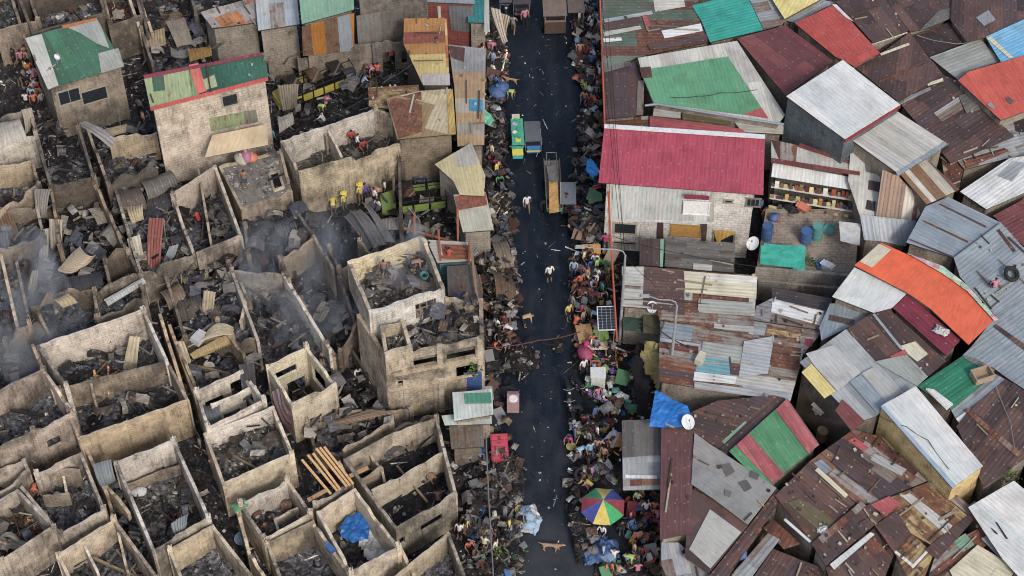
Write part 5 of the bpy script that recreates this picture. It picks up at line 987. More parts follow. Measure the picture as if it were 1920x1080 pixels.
def tricycle(px,py,rot,label,roofc,bodyc,trim,roof2=None,s=1):
    r=place('tricycle',label,'tricycle',px,py,rot,s=s); O=(0,0,0); motorcycle(r,-.55,bodyc)
    b=MB(); c=C(bodyc)
    b.box((.45,.25,.42),(1.05,.06,.5),c); b.box((.45,.80,.62),(1.05,.05,.85),c); b.box((.95,.15,.52),(.05,1.30,.55),c); b.box((-.05,.15,.47),(.05,1.30,.40),c); b.box((.45,.15,.24),(1.05,1.5,.05),c); b.mesh([(-.05,-.5,.25),(.95,-.5,.25),(.85,-.85,.35),(.05,-.85,.35),(-.05,-.45,.85),(.95,-.45,.85),(.85,-.75,.75),(.05,-.75,.75)],[(0,1,2,3),(4,7,6,5),(3,2,6,7),(1,5,6,2),(0,3,7,4)],c); b.build('sidecar_body',PLAIN,r,O)
    w2=wheel(r,(1.06,.25,.28),.28)
    rf=MB(); 
    for i in range(6):
        a0=-.95+i*.32; z0=1.52+.06*math.sin(math.pi*(i/6)); z1=1.52+.06*math.sin(math.pi*((i+1)/6)); rf.mesh([(-.12,a0,z0),(1.05,a0,z0),(1.05,a0+.32,z1),(-.12,a0+.32,z1),(-.12,a0,z0-.05),(1.05,a0,z0-.05),(1.05,a0+.32,z1-.05),(-.12,a0+.32,z1-.05)],[(0,1,2,3),(7,6,5,4),(0,4,5,1),(2,6,7,3),(0,3,7,4),(1,5,6,2)],C(roofc))
    rf.build('roof',PLAIN,r,O)
    r2=MB(); r2.box((-.58,.0,1.60),(.82,1.75,.05),C(roof2 or roofc)); r2.box((-.58,-.55,1.635),(.35,.3,.03),C(trim)); r2.build('driver_roof',PLAIN,r,O)
    for x,y in ((-.05,-.6),(.95,-.6),(-.05,.8),(.95,.8),(-.93,-.5),(-.93,.7)): p=MB(); p.tube([(x,y,.3 if x>-.5 else .5),(x,y,1.55)],.02,C('#b8b8b8'),6); p.build('roof_post',STEEL,r,O)
    ws=MB(); ws.box((.45,-.66,1.12),(.9,.02,.5),C('#2c3238')); ws.build('windshield',GLASS,r,O)
    st=MB(); st.box((.45,.55,.55),(.9,.4,.14),C('#26262a')); st.box((.45,.76,.85),(.9,.08,.45),C('#26262a')); st.build('bench_seat',PLAIN,r,O)
    tr=MB(); tr.box((.45,-.86,.55),(.9,.03,.12),C(trim)); tr.box((.985,.15,.8),(.02,1.3,.08),C(trim)); tr.box((.45,.84,1.0),(1.05,.03,.10),C(trim)); tr.build('trim_strip',PLAIN,r,O)
    return r
tr1=tricycle(986,276,3,'tricycle with a mint green driver roof and a grey sidecar roof parked on the road','#60646a','#2f78b8','#d8c73a','#42a884',.95)
for ch in tr1.children:
    if ch.name.startswith('driver_roof'): ch.scale=(.95,1.3,1); ch.location=(0,-.1,.03)
    if ch.name.startswith('roof') and not ch.name.startswith('roof_'): ch.scale=(.85,.9,1)
mb=MB(); mb.box((-.6,-1.0,1.25),(.75,.06,.5),C('#2fa7a0')); mb.box((-.6,-1.3,1.0),(.7,.5,.06),C('#e0cf3a')); mb.box((-.6,-1.35,.8),(.66,.4,.3),C('#3fb0b8')); mb.build('front_fairing',PLAIN,tr1,(0,0,0))
mb=MB()
for x,y,sx,sy,cc_ in ((-.7,.5,.3,.22,'#b9a9d6'),(-.45,.1,.28,.3,'#2f9f86'),(-.75,-.2,.22,.26,'#d9d9cf'),(-.5,.85,.35,.2,'#3aa583'),(-.62,-.6,.5,.12,'#2b8f90')): mb.box((x,y,1.72),(sx,sy,.05),C(cc_),rz=x)
mb.box((-.6,1.15,1.72),(.5,.3,.16),C('#c9c3a9')); mb.build('roof_load',PLAIN,tr1,(0,0,0))
mb=MB()
for x in (-.98,-.2): mb=MB(); mb.tube([(x,-.9,1.0),(x*1.08,-1.0,1.2)],.012,C('#333333'),5); mb.box((x*1.08,-1.0,1.24),(.12,.03,.09),C('#888888')); mb.build('mirror',PLAIN,tr1,(0,0,0))
mb=MB(); mb.box((-.6,-1.04,1.45),(.68,.03,.3),C('#20262c')); mb.build('front_windshield',GLASS,tr1,(0,0,0))
tricycle(1056,44,182,'brown roofed tricycle parked at the top of the road','#7a6a5e','#5b4a42','#8a7a6a','#6d5f55',1.3)
tricycle(964,20,2,'dark tricycle at the top left kerb of the road','#4a4448','#3a3a42','#777066','#55505a',1.0)
# long pushcart with yellow load, and the grey roofed pedicab beside it
r=place('handcart','long narrow wooden cart parked mid road with a yellow load','handcart',1038,388,2); O=(0,0,0)
mb=MB(); 
for i in range(5): mb.box((-.36+i*.18,.9,.93),(.165,4.0,.05),vary(C('#7d7770',.2),.15))
mb.build('plank_bed',WOOD,r,O); mb=MB(); 
for x in (-.47,.47): mb.box((x,.9,1.05),(.05,4.0,.22),C('#6a6058'))
mb.box((0,-1.12,1.05),(.9,.05,.3),C('#3f8d70')); mb.build('side_board',WOOD,r,O)
for x in (-.56,.56):
    for y in (-.3,2.1): wheel(r,(x,y,.42),.42,w_=.07)
mb=MB(); 
for y in (-.3,2.1): mb.tube([(-.56,y,.42),(.56,y,.42)],.03,C('#444444')); mb.box((0,y,.66),(.8,.08,.46),C('#4c453e'))
mb.build('axle',PLAIN,r,O)
mb=MB(); 
for x in (-.3,.3): mb.tube([(x,2.9,.95),(x,3.5,1.0)],.025,C('#8d8578'))
mb.tube([(-.3,3.5,1.0),(.3,3.5,1.0)],.025,C('#8d8578')); mb.build('push_handle',WOOD,r,O)
r=place('pedicab','pedicab with a flat grey roof beside the long wooden cart','pedicab',1065,398,0,s=.95)
mb=MB(); mb.box((0,.35,1.45),(.95,1.8,.06),C('#6f777c')); mb.box((-.49,.35,1.47),(.05,1.8,.09),C('#a5a89f')); mb.build('roof',PLAIN,r,O)
for x,y in ((-.4,-.4),(.4,-.4),(-.4,1.1),(.4,1.1)): mb=MB(); mb.tube([(x,y,.35),(x,y,1.45)],.02,C('#999999'),6); mb.build('roof_post',STEEL,r,O)
mb=MB(); mb.box((0,.35,.4),(.8,1.4,.06),C('#3b3c40')); mb.box((0,1.05,.75),(.8,.06,.7),C('#34363c')); mb.box((0,.7,.62),(.75,.45,.12),C('#5a1f26')); mb.build('body',PLAIN,r,O)
for c_ in ((-.48,.5,.3),(.48,.5,.3),(0,-.85,.3)): wheel(r,c_,.3,w_=.05)
mb=MB(); mb.tube([(0,-.85,.3),(0,-.6,.9),(-.25,-.5,.95)],.02,C('#7a2226')); mb.tube([(0,-.6,.9),(.25,-.5,.95)],.02,C('#7a2226')); mb.tube([(0,-.65,.7),(0,.2,.4)],.025,C('#7a2226')); mb.build('frame',PLAIN,r,O)
for i,(px,py,rt,cl,lb) in enumerate([(1100,745,50,'#8d5f96','purple motorcycle leaning in the row of parked motorcycles'),(1115,752,62,'#b08aa5','pale pink motorcycle in the row of parked motorcycles'),(1088,735,40,'#3a3a44','black motorcycle at the left end of the parked row'),(1127,745,60,'#c5c5c9','white motorcycle at the right end of the parked row'),(1064,738,10,'#35363c','black motorcycle on the road edge left of the tall white cabinet'),(1066,760,5,'#55565e','dark motorcycle on the road edge below the other black one'),(1075,800,8,'#9fa3aa','grey motorcycle near the magenta shirted croucher'),(1090,895,75,'#d3d5d8','white bicycle like motorcycle above the rainbow umbrella')]):
    m=place('motorcycle',lb,'motorcycle',px,py,rt,s=.95,group='motorcycles parked at the market'); motorcycle(m,0,cl)
def jeep(px,py,rot,label,col,n,s=1,L=3.6,blackroof=True):
    r=place('burnt_jeep',label,'burnt jeep',px,py,rot,s=s); O=(0,0,0); k=C('#1c1b1c')
    b=MB(); b.box((0,0,.55),(1.5,L,.12),k); b.mesh([(-.7,-L/2-.9,.5),(.7,-L/2-.9,.5),(.75,-L/2,.5),(-.75,-L/2,.5),(-.6,-L/2-.85,.95),(.6,-L/2-.85,.95),(.7,-L/2,1.1),(-.7,-L/2,1.1)],[(0,1,5,4),(1,2,6,5),(3,0,4,7),(4,5,6,7)],C(col)); b.build('chassis',PLAIN,r,O)
    for sx in (-1,1):
        p=MB(); st=L/n
        for i in range(n):
            y=-L/2+st*(i+.5); p.box((sx*.78,y,.88),(.05,st*.86,.62),vary(C(col,.42),.2)); p.box((sx*.78,y,1.24),(.06,st*.86,.06),k)
        p.build('side_panel',SHEET,r,O)
    f=MB()
    for i in range(n+1):
        y=-L/2+L/n*i
        f.tube([(-.8,y,.5),(-.8,y,1.6),(-.5,y,1.85),(.5,y,1.85),(.8,y,1.6),(.8,y,.5)],.035,k,6)
    for x in (-.8,0,.8): f.tube([(x,-L/2,1.85 if x==0 else 1.6),(x,L/2,1.85 if x==0 else 1.6)],.03,k,6)
    f.build('roof_frame',PLAIN,r,O)
    p=MB(); 
    for i in range(max(1,n//2)): p.box((R.uniform(-.2,.2),-L/2+L*(i*2+.6)/n,1.9),(1.2,L/n*1.1,.04),vary(C('#4a4536' if i%2 else '#2b2927',.5),.2),rz=.1)
    p.build('roof_skin',SHEET,r,O)
    for x in (-.72,.72):
        for y in (-L/2+.1,L/2-.6): wheel(r,(x,y,.34),.34,w_=.16)
jeep(600,172,-62,'burnt out yellow sided jeepney in the black yard','#a89c3c',6,.95,4.6)
jeep(788,388,-80,'burnt out lime green jeep under the charred frames','#7d9648',3,1.0,3.0)
# ================= CLOTH, TARPS, BENT SHEETS =================
def tarp(label,pts,z,col,amp=.12,name='tarp',cat='tarp',step=.16,patch=(),mat=None,group=None):
    zz=zs(pts,z); P=[W(x,y,h) for (x,y),h in zip(pts,zz)]; c,n=fitplane(P); eu=(P[1]-P[0]); eu=(eu-n*eu.dot(n)).normalized(); ev=n.cross(eu)
    P2=[((p-c).dot(eu),(p-c).dot(ev)) for p in P]; mb=MB(); xs=[p[0] for p in P2]; ys=[p[1] for p in P2]; sd=R.random()*90
    HP,cv=halfplanes(P2)
    def h(a,b): return amp*(mnoise.noise(Vector((a*1.3,b*1.3,sd)))+.5*abs(mnoise.noise(Vector((a*3.4,b*2.6,sd+3))))*2-.3)
    x=min(xs); c0=C(col)
    while x<max(xs):
        y=min(ys)
        while y<max(ys):
            q=[(x,y),(x+step,y),(x+step,y+step),(x,y+step)]
            if cv:
                for k in HP: q=clip(q,*k)
            elif not pip(x+step/2,y+step/2,P2): q=[]
            if len(q)>2:
                T=[c+eu*a+ev*b+n*h(a,b) for a,b in q]; cc=c0
                for pc,pr in patch:
                    if mnoise.noise(Vector((x*.7,y*.7,sd+9)))>pr: cc=C(pc)
                k=len(q); mb.mesh(T+[t-n*.015 for t in T],[tuple(range(k))]+[tuple(range(2*k-1,k-1,-1))],cc)
            y+=step
        x+=step
    o=mb.build(name,mat or TARP,None,c,smooth=False); px,py=avg(pts); return reg(o,label,cat,px,py,group)
def bent(label,pts,z,pal,bend=.0,cr=.03,name='roofing_sheet',cat='metal sheet',group=None,n1=12,n2=10,jag=.0,mat=None,thick=.012,parent=None):
    """sheet between four traced corners, corrugated across, bulging by bend metres"""
    zz=zs(pts,z); P=[W(x,y,h) for (x,y),h in zip(pts,zz)]; c=sum(P,Vector())/4; nn=(P[2]-P[0]).cross(P[3]-P[1]).normalized(); nn=nn if nn.z>0 else -nn
    mb=MB(); T=[]; w_=(P[1]-P[0]).length; rr=random.Random(int(pts[0][0]*13+pts[0][1])); col=C(*pal) if isinstance(pal,tuple) else C(pal,.35); sd=rr.random()*50
    n1=max(6,int(w_/.16)*2)
    for i in range(n1+1):
        u=i/n1
        for j in range(n2+1):
            v=j/n2; vv=v+(jag*(rr.random()-.5)*.3 if j in (0,n2) else 0)
            p=(P[0]*(1-u)+P[1]*u)*(1-vv)+(P[3]*(1-u)+P[2]*u)*vv
            b=bend*4*v*(1-v) + bend*.6*math.sin(u*3.1)*(v-.5) + .12*abs(bend)*mnoise.noise(Vector((u*3,v*3,sd)))
            T.append(p+nn*(b+(cr if i%2 else -cr)+.05*mnoise.noise(Vector((u*4,v*4,sd)))))
    fs=[];uv=[]
    for i in range(n1):
        for j in range(n2): a=i*(n2+1)+j; fs.append((a,a+n2+1,a+n2+2,a+1))
    L=len(T); Ln=(P[3]-P[0]).length
    us=[(Ln*(k%(n2+1))/n2,w_*(k//(n2+1))/n1) for k in range(L)]
    mb.mesh(T,fs,col,uvs=us); mb.mesh([t-nn*thick for t in T],[f[::-1] for f in fs],col,uvs=us)
    o=mb.build(name,mat or SHEET,None,c); px,py=avg(pts); return reg(o,label,cat,px,py,group)
G1='bent roofing sheets fallen in the burnt block'
for a in [
 ('tall rust red sheet standing in the collapsed room',[(279,408),(308,409),(300,524),(276,519)],[3.0,3.0,1.2,1.2],('#8a5248',.35),.25),
 ('pale upright sheet left of the curled tan dome sheet',[(92,410),(117,412),(118,478),(96,474)],[2.8,2.8,1.3,1.3],('#a39a88',.25),.15),
 ('narrow pale grey sheet leaning at the far left',[(78,430),(91,428),(88,515),(68,512)],[2.6,2.6,.9,.9],('#aaa89f',.25),-.1),
 ('grey tongue shaped sheet on the brown back wall',[(64,354),(95,355),(88,408),(72,408)],[3.4,3.4,2.2,2.2],('#86817a',.2),.3),
 ('large curled tan dome sheet at the left',[(106,508),(150,462),(180,478),(158,500)],[2.0,2.9,2.7,1.6],('#b1a189',.15),.55),
 ('short white sheet beside the rust red standing sheet',[(238,448),(262,440),(272,496),(252,500)],[2.6,2.6,1.4,1.4],('#c0b9aa',.15),.1),
 ('pale blue grey sheet right of the rust red standing sheet',[(318,462),(335,458),(322,498),(300,500)],[2.2,2.2,1.2,1.2],('#9aa3a8',.2),.1),
 ('white and pink crumpled sheet at the foot of the rust red sheet',[(298,504),(332,500),(336,530),(300,534)],[1.5,1.5,1.2,1.2],('#aaa6a6',.3),.2),
 ('long white slab laid across the small cell',[(195,562),(268,520),(275,530),(203,574)],[2.9,2.9,2.7,2.7],('#b4b6b3',.12),.1),
 ('fallen cream slab leaning inside the long white walled room',[(243,630),(262,632),(256,692),(230,692)],[3.4,3.4,1.6,1.6],('#c0b294',.15),.05),
 ('first long crumpled grey sheet near the firemen',[(678,378),(690,382),(742,455),(722,455)],[2.2,2.2,2.2,2.2],('#85827e',.15),.3),
 ('second long crumpled grey sheet near the firemen',[(655,394),(676,392),(726,458),(700,466)],[2.0,2.0,2.0,2.0],('#7b7875',.2),.45),
 ('third long crumpled grey sheet near the firemen',[(644,405),(658,396),(705,462),(690,470)],[1.8,1.8,1.8,1.8],('#6e6b68',.2),.3),
 ('small peeling white sheet fallen near the firemen',[(715,410),(755,405),(758,430),(712,432)],[1.5,1.5,1.3,1.3],('#9b968f',.3),.1),
 ('wide charred grey sheet curled under the terrace, left one',[(455,420),(500,408),(520,445),(466,468)],[1.9,1.9,1.6,1.6],('#4c4b4e',.3),.4),
 ('wide charred grey sheet curled under the terrace, right one',[(505,415),(552,402),(566,432),(525,455)],[1.8,1.8,1.5,1.5],('#56545a',.25),.45),
 ('dark crumpled sheet leaning on the terrace wall',[(418,440),(455,425),(470,470),(430,485)],[2.2,2.2,1.3,1.3],('#454449',.3),.35),
 ('bundle of curled grey sheet beside the thin inner wall room',[(262,340),(318,318),(335,348),(280,378)],[2.4,2.4,2.0,2.0],('#6f6b66',.25),.5),
 ('brown grey sheet curled over the debris of the collapsed room',[(216,356),(262,350),(278,392),(232,402)],[2.2,2.2,1.8,1.8],('#6b6159',.35),.4),
 ('torn cream sheet among the collapsed room debris',[(236,388),(268,382),(270,412),(248,420)],[2.2,2.4,1.9,1.9],('#b8a988',.3),.3),
 ('dark wrinkled sheet right of the torn cream sheet',[(272,362),(322,352),(330,402),(282,412)],[1.9,1.9,1.6,1.6],('#4d4a4b',.35),.4),
 ('grey corrugated sheet thrown over the passage wall',[(142,232),(160,226),(222,262),(208,278)],[3.1,3.1,2.4,2.4],('#83817f',.25),.25),
 ('folded tan sheet beside the thrown grey one',[(186,244),(238,232),(236,248),(196,260)],[2.6,2.6,2.3,2.3],('#9b8d75',.3),.1),
 ('pale folded sheet draped at the left edge',[(-14,232),(36,222),(52,262),(-10,282)],[3.4,3.4,2.9,2.9],('#b0aaa0',.15),.35),
 ('hanging pale sheet end beside the left edge one',[(40,206),(60,203),(58,240),(48,252)],[3.2,3.2,2.0,2.0],('#a99f8e',.25),.2),
 ('stiff tan sheet propped right of the coral edged house',[(520,160),(560,158),(556,200),(530,208)],[2.6,2.8,.8,.8],('#8e8577',.3),.15),
 ('crumpled pale sheet resting behind the long upper storey',[(520,222),(548,210),(552,232),(524,250)],[1.2,1.4,.9,.9],('#a8a39a',.2),.2),
 ('bent purple brown sheet hooked on the cream block shell',[(510,735),(528,728),(552,775),(545,808)],[4.0,4.0,2.8,1.0],('#5d4a4c',.3),.45),
 ('bent grey sheet slipping over the front wall',[(320,982),(352,965),(350,985),(336,1012)],[3.3,3.5,3.2,1.9],('#7f8589',.2),.25),
 ('grey sheet bent over the lane by the deep white lined room',[(174,872),(208,862),(218,900),(190,915)],[3.4,3.5,2.5,2.2],('#7e8488',.25),.35),
 ('long beige slab propped beside the tan half wall',[(326,640),(345,640),(366,698),(348,708)],[2.8,2.8,1.4,1.4],('#b9ab90',.3),.1),
 ('curled ochre sheet above the tan half wall',[(356,664),(438,622),(438,642),(362,672)],[2.8,2.9,2.3,2.3],('#a58f62',.3),.3),
 ('pale crumpled sheet on top of the curled ochre one',[(352,652),(398,610),(438,614),(436,628)],[3.1,3.1,3.1,3.0],('#b2a78f',.3),.35),
 ('upright speckled slab at the zigzag walls',[(382,545),(404,548),(400,590),(378,590)],[2.9,2.9,1.4,1.4],('#b3a68b',.25),.1),
 ('dark standing panel left of the cream block shell',[(448,684),(476,680),(482,738),(456,752)],[3.6,3.6,2.2,2.2],('#4a494c',.3),.1),
 ('broken cream crust piece in the cell with a square hole',[(100,562),(128,550),(146,568),(118,578)],[2.6,2.6,2.3,2.3],('#bba982',.2),.25),
 ('grey sheet propped against the thin wall at left centre',[(100,640),(120,590),(134,600),(120,650)],[1.4,2.2,2.0,1.0],('#5a5a60',.3),.2),
 ('white crust sheet standing in the ragged hollow',[(60,508),(72,506),(70,545),(48,560)],[2.4,2.6,1.4,1.2],('#bcae8f',.25),.15),
 ('dark bulging sheet over the cell beside the white slab',[(120,520),(190,508),(198,548),(130,560)],[2.4,2.4,1.9,1.9],('#454448',.3),.45),
 ('grey blue sheet at the far left edge',[(-20,440),(14,432),(22,490),(-18,500)],[2.2,2.2,1.4,1.4],('#71767c',.25),.3),
 ('brown sheet on the narrow room at the left edge',[(-16,392),(20,386),(36,440),(8,452)],[3.0,3.0,1.5,1.3],('#6f5744',.4),.1),
 ('dark sheet above the long diagonal wall',[(470,598),(520,580),(536,612),(490,640)],[1.2,1.2,1.0,1.0],('#3f4046',.3),.35),
 ('crumpled dark sheet in the middle of the fallen in room',[(330,560),(375,548),(384,590),(340,604)],[1.8,1.8,1.5,1.5],('#5c564e',.35),.4),
 ('rumpled brown sheet above the curled ochre one',[(300,548),(335,530),(352,562),(318,582)],[2.2,2.2,1.8,1.8],('#7b6b5a',.4),.35),
 ('wavy brown sheet at the crumbling curved wall',[(624,790),(690,768),(742,772),(640,800)],[2.0,2.0,2.1,1.6],('#8f7a66',.35),.25),
 ('stiff white sheet end beside the crumbling curved wall',[(720,782),(738,778),(738,796),(718,800)],[1.8,1.8,1.5,1.5],('#b7b0a5',.2),.15),
 ('tan board at the foot of the storeyed ruin',[(752,752),(790,745),(786,768),(758,776)],[1.5,1.5,.8,.8],('#b29f80',.2),.1),
 ('pale hanging sheet beside the top kerb',[(920,14),(938,18),(952,78),(942,82)],[3.2,3.2,1.6,1.4],('#a99f90',.25),.15),
 ('tan torn sheet beside the hanging pale one',[(936,24),(956,30),(946,84),(934,64)],[3.0,3.0,1.2,1.8],('#9b8b76',.3),.2),
 ('pale yellow tattered board in the hollow with leaning slabs',[(272,62),(308,52),(312,85),(274,90)],[2.2,2.4,1.6,1.6],('#9c8d70',.5),.15),
 ('long grey slab in the hollow with leaning slabs',[(310,40),(345,32),(362,82),(332,88)],[2.4,2.4,2.0,2.0],('#94897a',.3),.15),
 ('long narrow sheet bridging the hollow by the coral edged house',[(392,94),(408,90),(456,56),(446,54)],[2.2,2.2,3.0,3.0],('#6f665b',.3),.1),
 ('rusty sheet lying behind the coral ridge',[(352,92),(395,86),(398,104),(356,116)],[2.4,2.4,2.2,2.2],('#9b7a3e',.5),.1),
 ('rust frame sheet at the storeyed ruin side deck',[(868,520),(900,515),(905,560),(878,570)],[3.0,3.0,1.5,1.5],('#6e5a4c',.5),.3),
 ('brown peeled sheet pile on the left kerb near the storeyed ruin',[(918,500),(960,520),(968,570),(930,560)],[1.6,1.2,.8,1.2],('#6b5a4a',.45),.4),
 ('pale peeled sheet on the left kerb above the brown pile',[(922,455),(950,450),(965,500),(935,505)],[1.4,1.4,.9,.9],('#7d7264',.4),.35),
 ]: bent(a[0],a[1],a[2],a[3],a[4],group=G1)
for a in [('bright blue tarp spread over a roof corner',[(1229,731),(1252,742),(1290,762),(1297,780),(1282,800),(1240,800),(1217,797)],4.1,'#1f73c4',.14),
 ('teal tarp stretched over the raised yard',[(1430,455),(1512,462),(1508,507),(1470,500),(1425,497)],2.9,'#2eae98',.06),
 ('olive yellow cloth hanging down beside the patchwork roof',[(1212,632),(1238,640),(1236,730),(1228,735),(1222,700),(1198,672),(1204,655)],[3.5,3.5,1.6,1.4,1.6,2.4,3.0],'#8f8452',.3),
 ('black sheet standing for the shaded gap left of the olive yellow cloth',[(1196,640),(1210,645),(1200,672),(1220,700),(1214,782),(1198,778),(1184,690)],[2.6,2.6,2.2,1.8,.8,.8,1.8],'#141316',.15),  # added black sheet: its colour stands for the shade inside an open gap
 ('blue tarp thrown over sacks in the pale walled room',[(650,968),(672,960),(694,982),(690,1008),(662,1018),(640,1005),(634,992)],1.75,'#1c68b4',.3),
 ('white tarp and sacks spread under the blue tarp in the pale walled room',[(655,948),(676,948),(742,1030),(722,1046),(688,1050),(672,1015),(640,985)],1.15,'#d3d4d2',.4),
 ('bright blue street tarp beside the crimson roofed house',[(1100,305),(1106,296),(1122,315),(1121,325),(1112,332),(1099,318)],2.0,'#1c8fdc',.2),
 ('green tarp corner under the crimson roof eave',[(1099,372),(1106,350),(1128,362),(1130,376),(1108,382)],2.2,'#53764a',.08),
 ('brown cloth slung across the lower right market stall',[(1162,812),(1180,822),(1176,836),(1150,838)],1.6,'#b77a4a',.1),
 ('orange peach cloth on the lower right market stall',[(1178,812),(1192,810),(1200,818),(1176,842),(1160,846)],1.8,'#d28f57',.1),
 ('mint awning cloth hanging off the long sheet roof',[(906,203),(920,212),(926,224),(918,236),(906,228)],2.4,'#6fc3a2',.12),
 ('dark green market canopy beside the solar panel',[(1168,583),(1210,585),(1210,622),(1168,618)],2.6,'#3b4f43',.1),
 ('khaki board canopy right of the dark green canopy',[(1206,582),(1238,585),(1238,626),(1206,624)],2.9,'#5d5a44',.03),
 ('white sheet covered stall table in the upper courtyard',[(1573,415),(1614,420),(1612,460),(1576,452)],3.2,'#c6c7c3',.04),
 ('yellow sheet load hanging over the long cart',[(1029,340),(1046,342),(1048,396),(1030,400)],[1.35,1.35,1.3,1.3],'#c2964e',.12),
 ('grey tarp load at the far end of the long cart',[(1025,310),(1043,310),(1046,342),(1029,340)],[1.3,1.3,1.35,1.35],'#77736e',.15),
 ('white blue striped towel by the coral ridge',[(528,60),(552,60),(550,96),(530,98)],.9,'#2a63a8',.15),
 ('pink and white cloth bundle at the right kerb',[(1126,828),(1150,805),(1165,812),(1150,840)],1.0,'#c9b8c2',.2),
 ]: tarp(a[0],a[1],a[2],a[3],a[4],mat=CLOTH if 'cloth' in a[0] else TARP)
# ================= HEAPS =================
def heap(label,pts,peak,col,chips,dens=14,size=(.05,.28),amp=.2,name='scrap_heap'):
    return rubble(pxpoly(pts),.05,name,label,col=col,chips=chips,dens=dens,size=size,amp=amp,peak=peak,step=.2,px=avg(pts),seed=int(pts[0][0]))
def scraps(poly,n,z,cols,group,what,s=(9,22)):
    n=int(n*.69); xs=[p[0] for p in poly];ys=[p[1] for p in poly]; q=random.Random(int(xs[0]+ys[0]))
    for _ in range(n):
        for __ in range(20):
            x,y=q.uniform(min(xs),max(xs)),q.uniform(min(ys),max(ys))
            if pip(x,y,poly): break
        a=q.random()*6.28; L=q.uniform(*s); w_=L*q.uniform(.35,.8); zz=z+q.uniform(0,.5); cx,sx=math.cos(a),math.sin(a)
        P=[(x+cx*u*L/2-sx*v*w_/2,y+(sx*u*L/2+cx*v*w_/2)*.8) for u,v in((-1,-1),(-1,1),(1,1),(1,-1))]
        cname=q.choice(list(cols)); bent(f'curled {cname} {what} '+where(x,y),P,[zz+q.uniform(-.15,.35) for _ in range(4)],(cols[cname],q.uniform(.2,.6)),q.uniform(-.1,.35),.015,name='metal_scrap',cat='scrap',group=group,n2=5)
CS={'brown':'#54443a','tan':'#776853','grey':'#5c5b5a','black':'#262526','rust':'#604236','pale':'#8f897e'}
SG='curled scraps along the left kerb'
scraps([(893,440),(955,445),(970,500),(966,590),(925,590),(900,520)],26,.7,CS,SG,'scrap'); scraps([(905,60),(955,70),(950,150),(910,190)],12,.3,CS,SG,'scrap'); scraps([(908,225),(945,205),(945,440),(915,440)],18,.3,CS,SG,'scrap')
scraps([(900,700),(955,700),(975,860),(985,950),(905,960)],24,.3,CS,SG,'scrap'); scraps([(870,960),(975,970),(975,1080),(870,1080)],14,.2,CS,SG,'scrap')
CR={'grey':'#6b6966','black':'#26262a','pale':'#a9a8a4','brown':'#5f4c3e','white':'#c9c9c6'}
SR='curled scraps along the right kerb'
scraps([(1078,60),(1126,60),(1128,230),(1085,225)],16,.3,CR,SR,'scrap',(8,16)); scraps([(1070,250),(1125,240),(1136,450),(1070,450)],22,.5,CR,SR,'scrap',(8,18)); scraps([(1062,770),(1160,770),(1160,900),(1066,900)],22,.3,CR,SR,'scrap',(8,16)); scraps([(1064,900),(1098,900),(1112,960),(1106,1060),(1075,1060)],20,.6,CR,SR,'scrap',(9,18))
SB='charred scraps lying in the burnt block'
scraps([(210,350),(330,350),(370,480),(250,510)],26,1.2,CS,SB,'roofing scrap',(14,34)); scraps([(300,500),(470,490),(480,640),(345,640)],34,1.0,CS,SB,'roofing scrap',(14,38)); scraps([(430,510),(530,520),(610,650),(560,690),(480,640)],20,.8,CS,SB,'roofing scrap',(14,32)); scraps([(455,400),(560,395),(600,440),(522,490),(460,480)],14,1.4,CS,SB,'roofing scrap',(14,36))
scraps([(0,380),(180,380),(190,620),(0,640)],40,1.0,CS,SB,'roofing scrap',(14,36)); scraps([(100,10),(400,10),(380,120),(250,120)],18,.8,CS,SB,'roofing scrap',(14,30)); scraps([(70,230),(290,230),(300,340),(190,350)],16,.5,CS,SB,'roofing scrap',(12,28)); scraps([(560,560),(700,640),(730,760),(600,790)],16,.5,CS,SB,'roofing scrap',(12,26)); scraps([(330,650),(460,640),(480,700),(370,740)],12,.8,CS,SB,'roofing scrap',(12,26)); scraps([(0,640),(60,630),(70,690),(0,720)],8,.4,CS,SB,'roofing scrap',(12,26)); scraps([(680,200),(900,270),(870,430),(740,430)],14,.3,CS,SB,'roofing scrap',(12,22)); scraps([(820,450),(905,450),(905,560),(840,560)],12,2.5,CS,SB,'roofing scrap',(10,22)); scraps([(720,650),(740,600),(900,560),(900,625)],10,5.4,CS,SB,'roofing scrap',(10,22))
DK=('#1d1d1f','#35332f','#4b4742','#6a645c','#252428','#8a857c')
MX=('#c9c9c5','#3a5f8f','#b0504a','#d8d2b8','#4a4742','#27272a','#6a645c','#7f8f5a','#c79a4f')
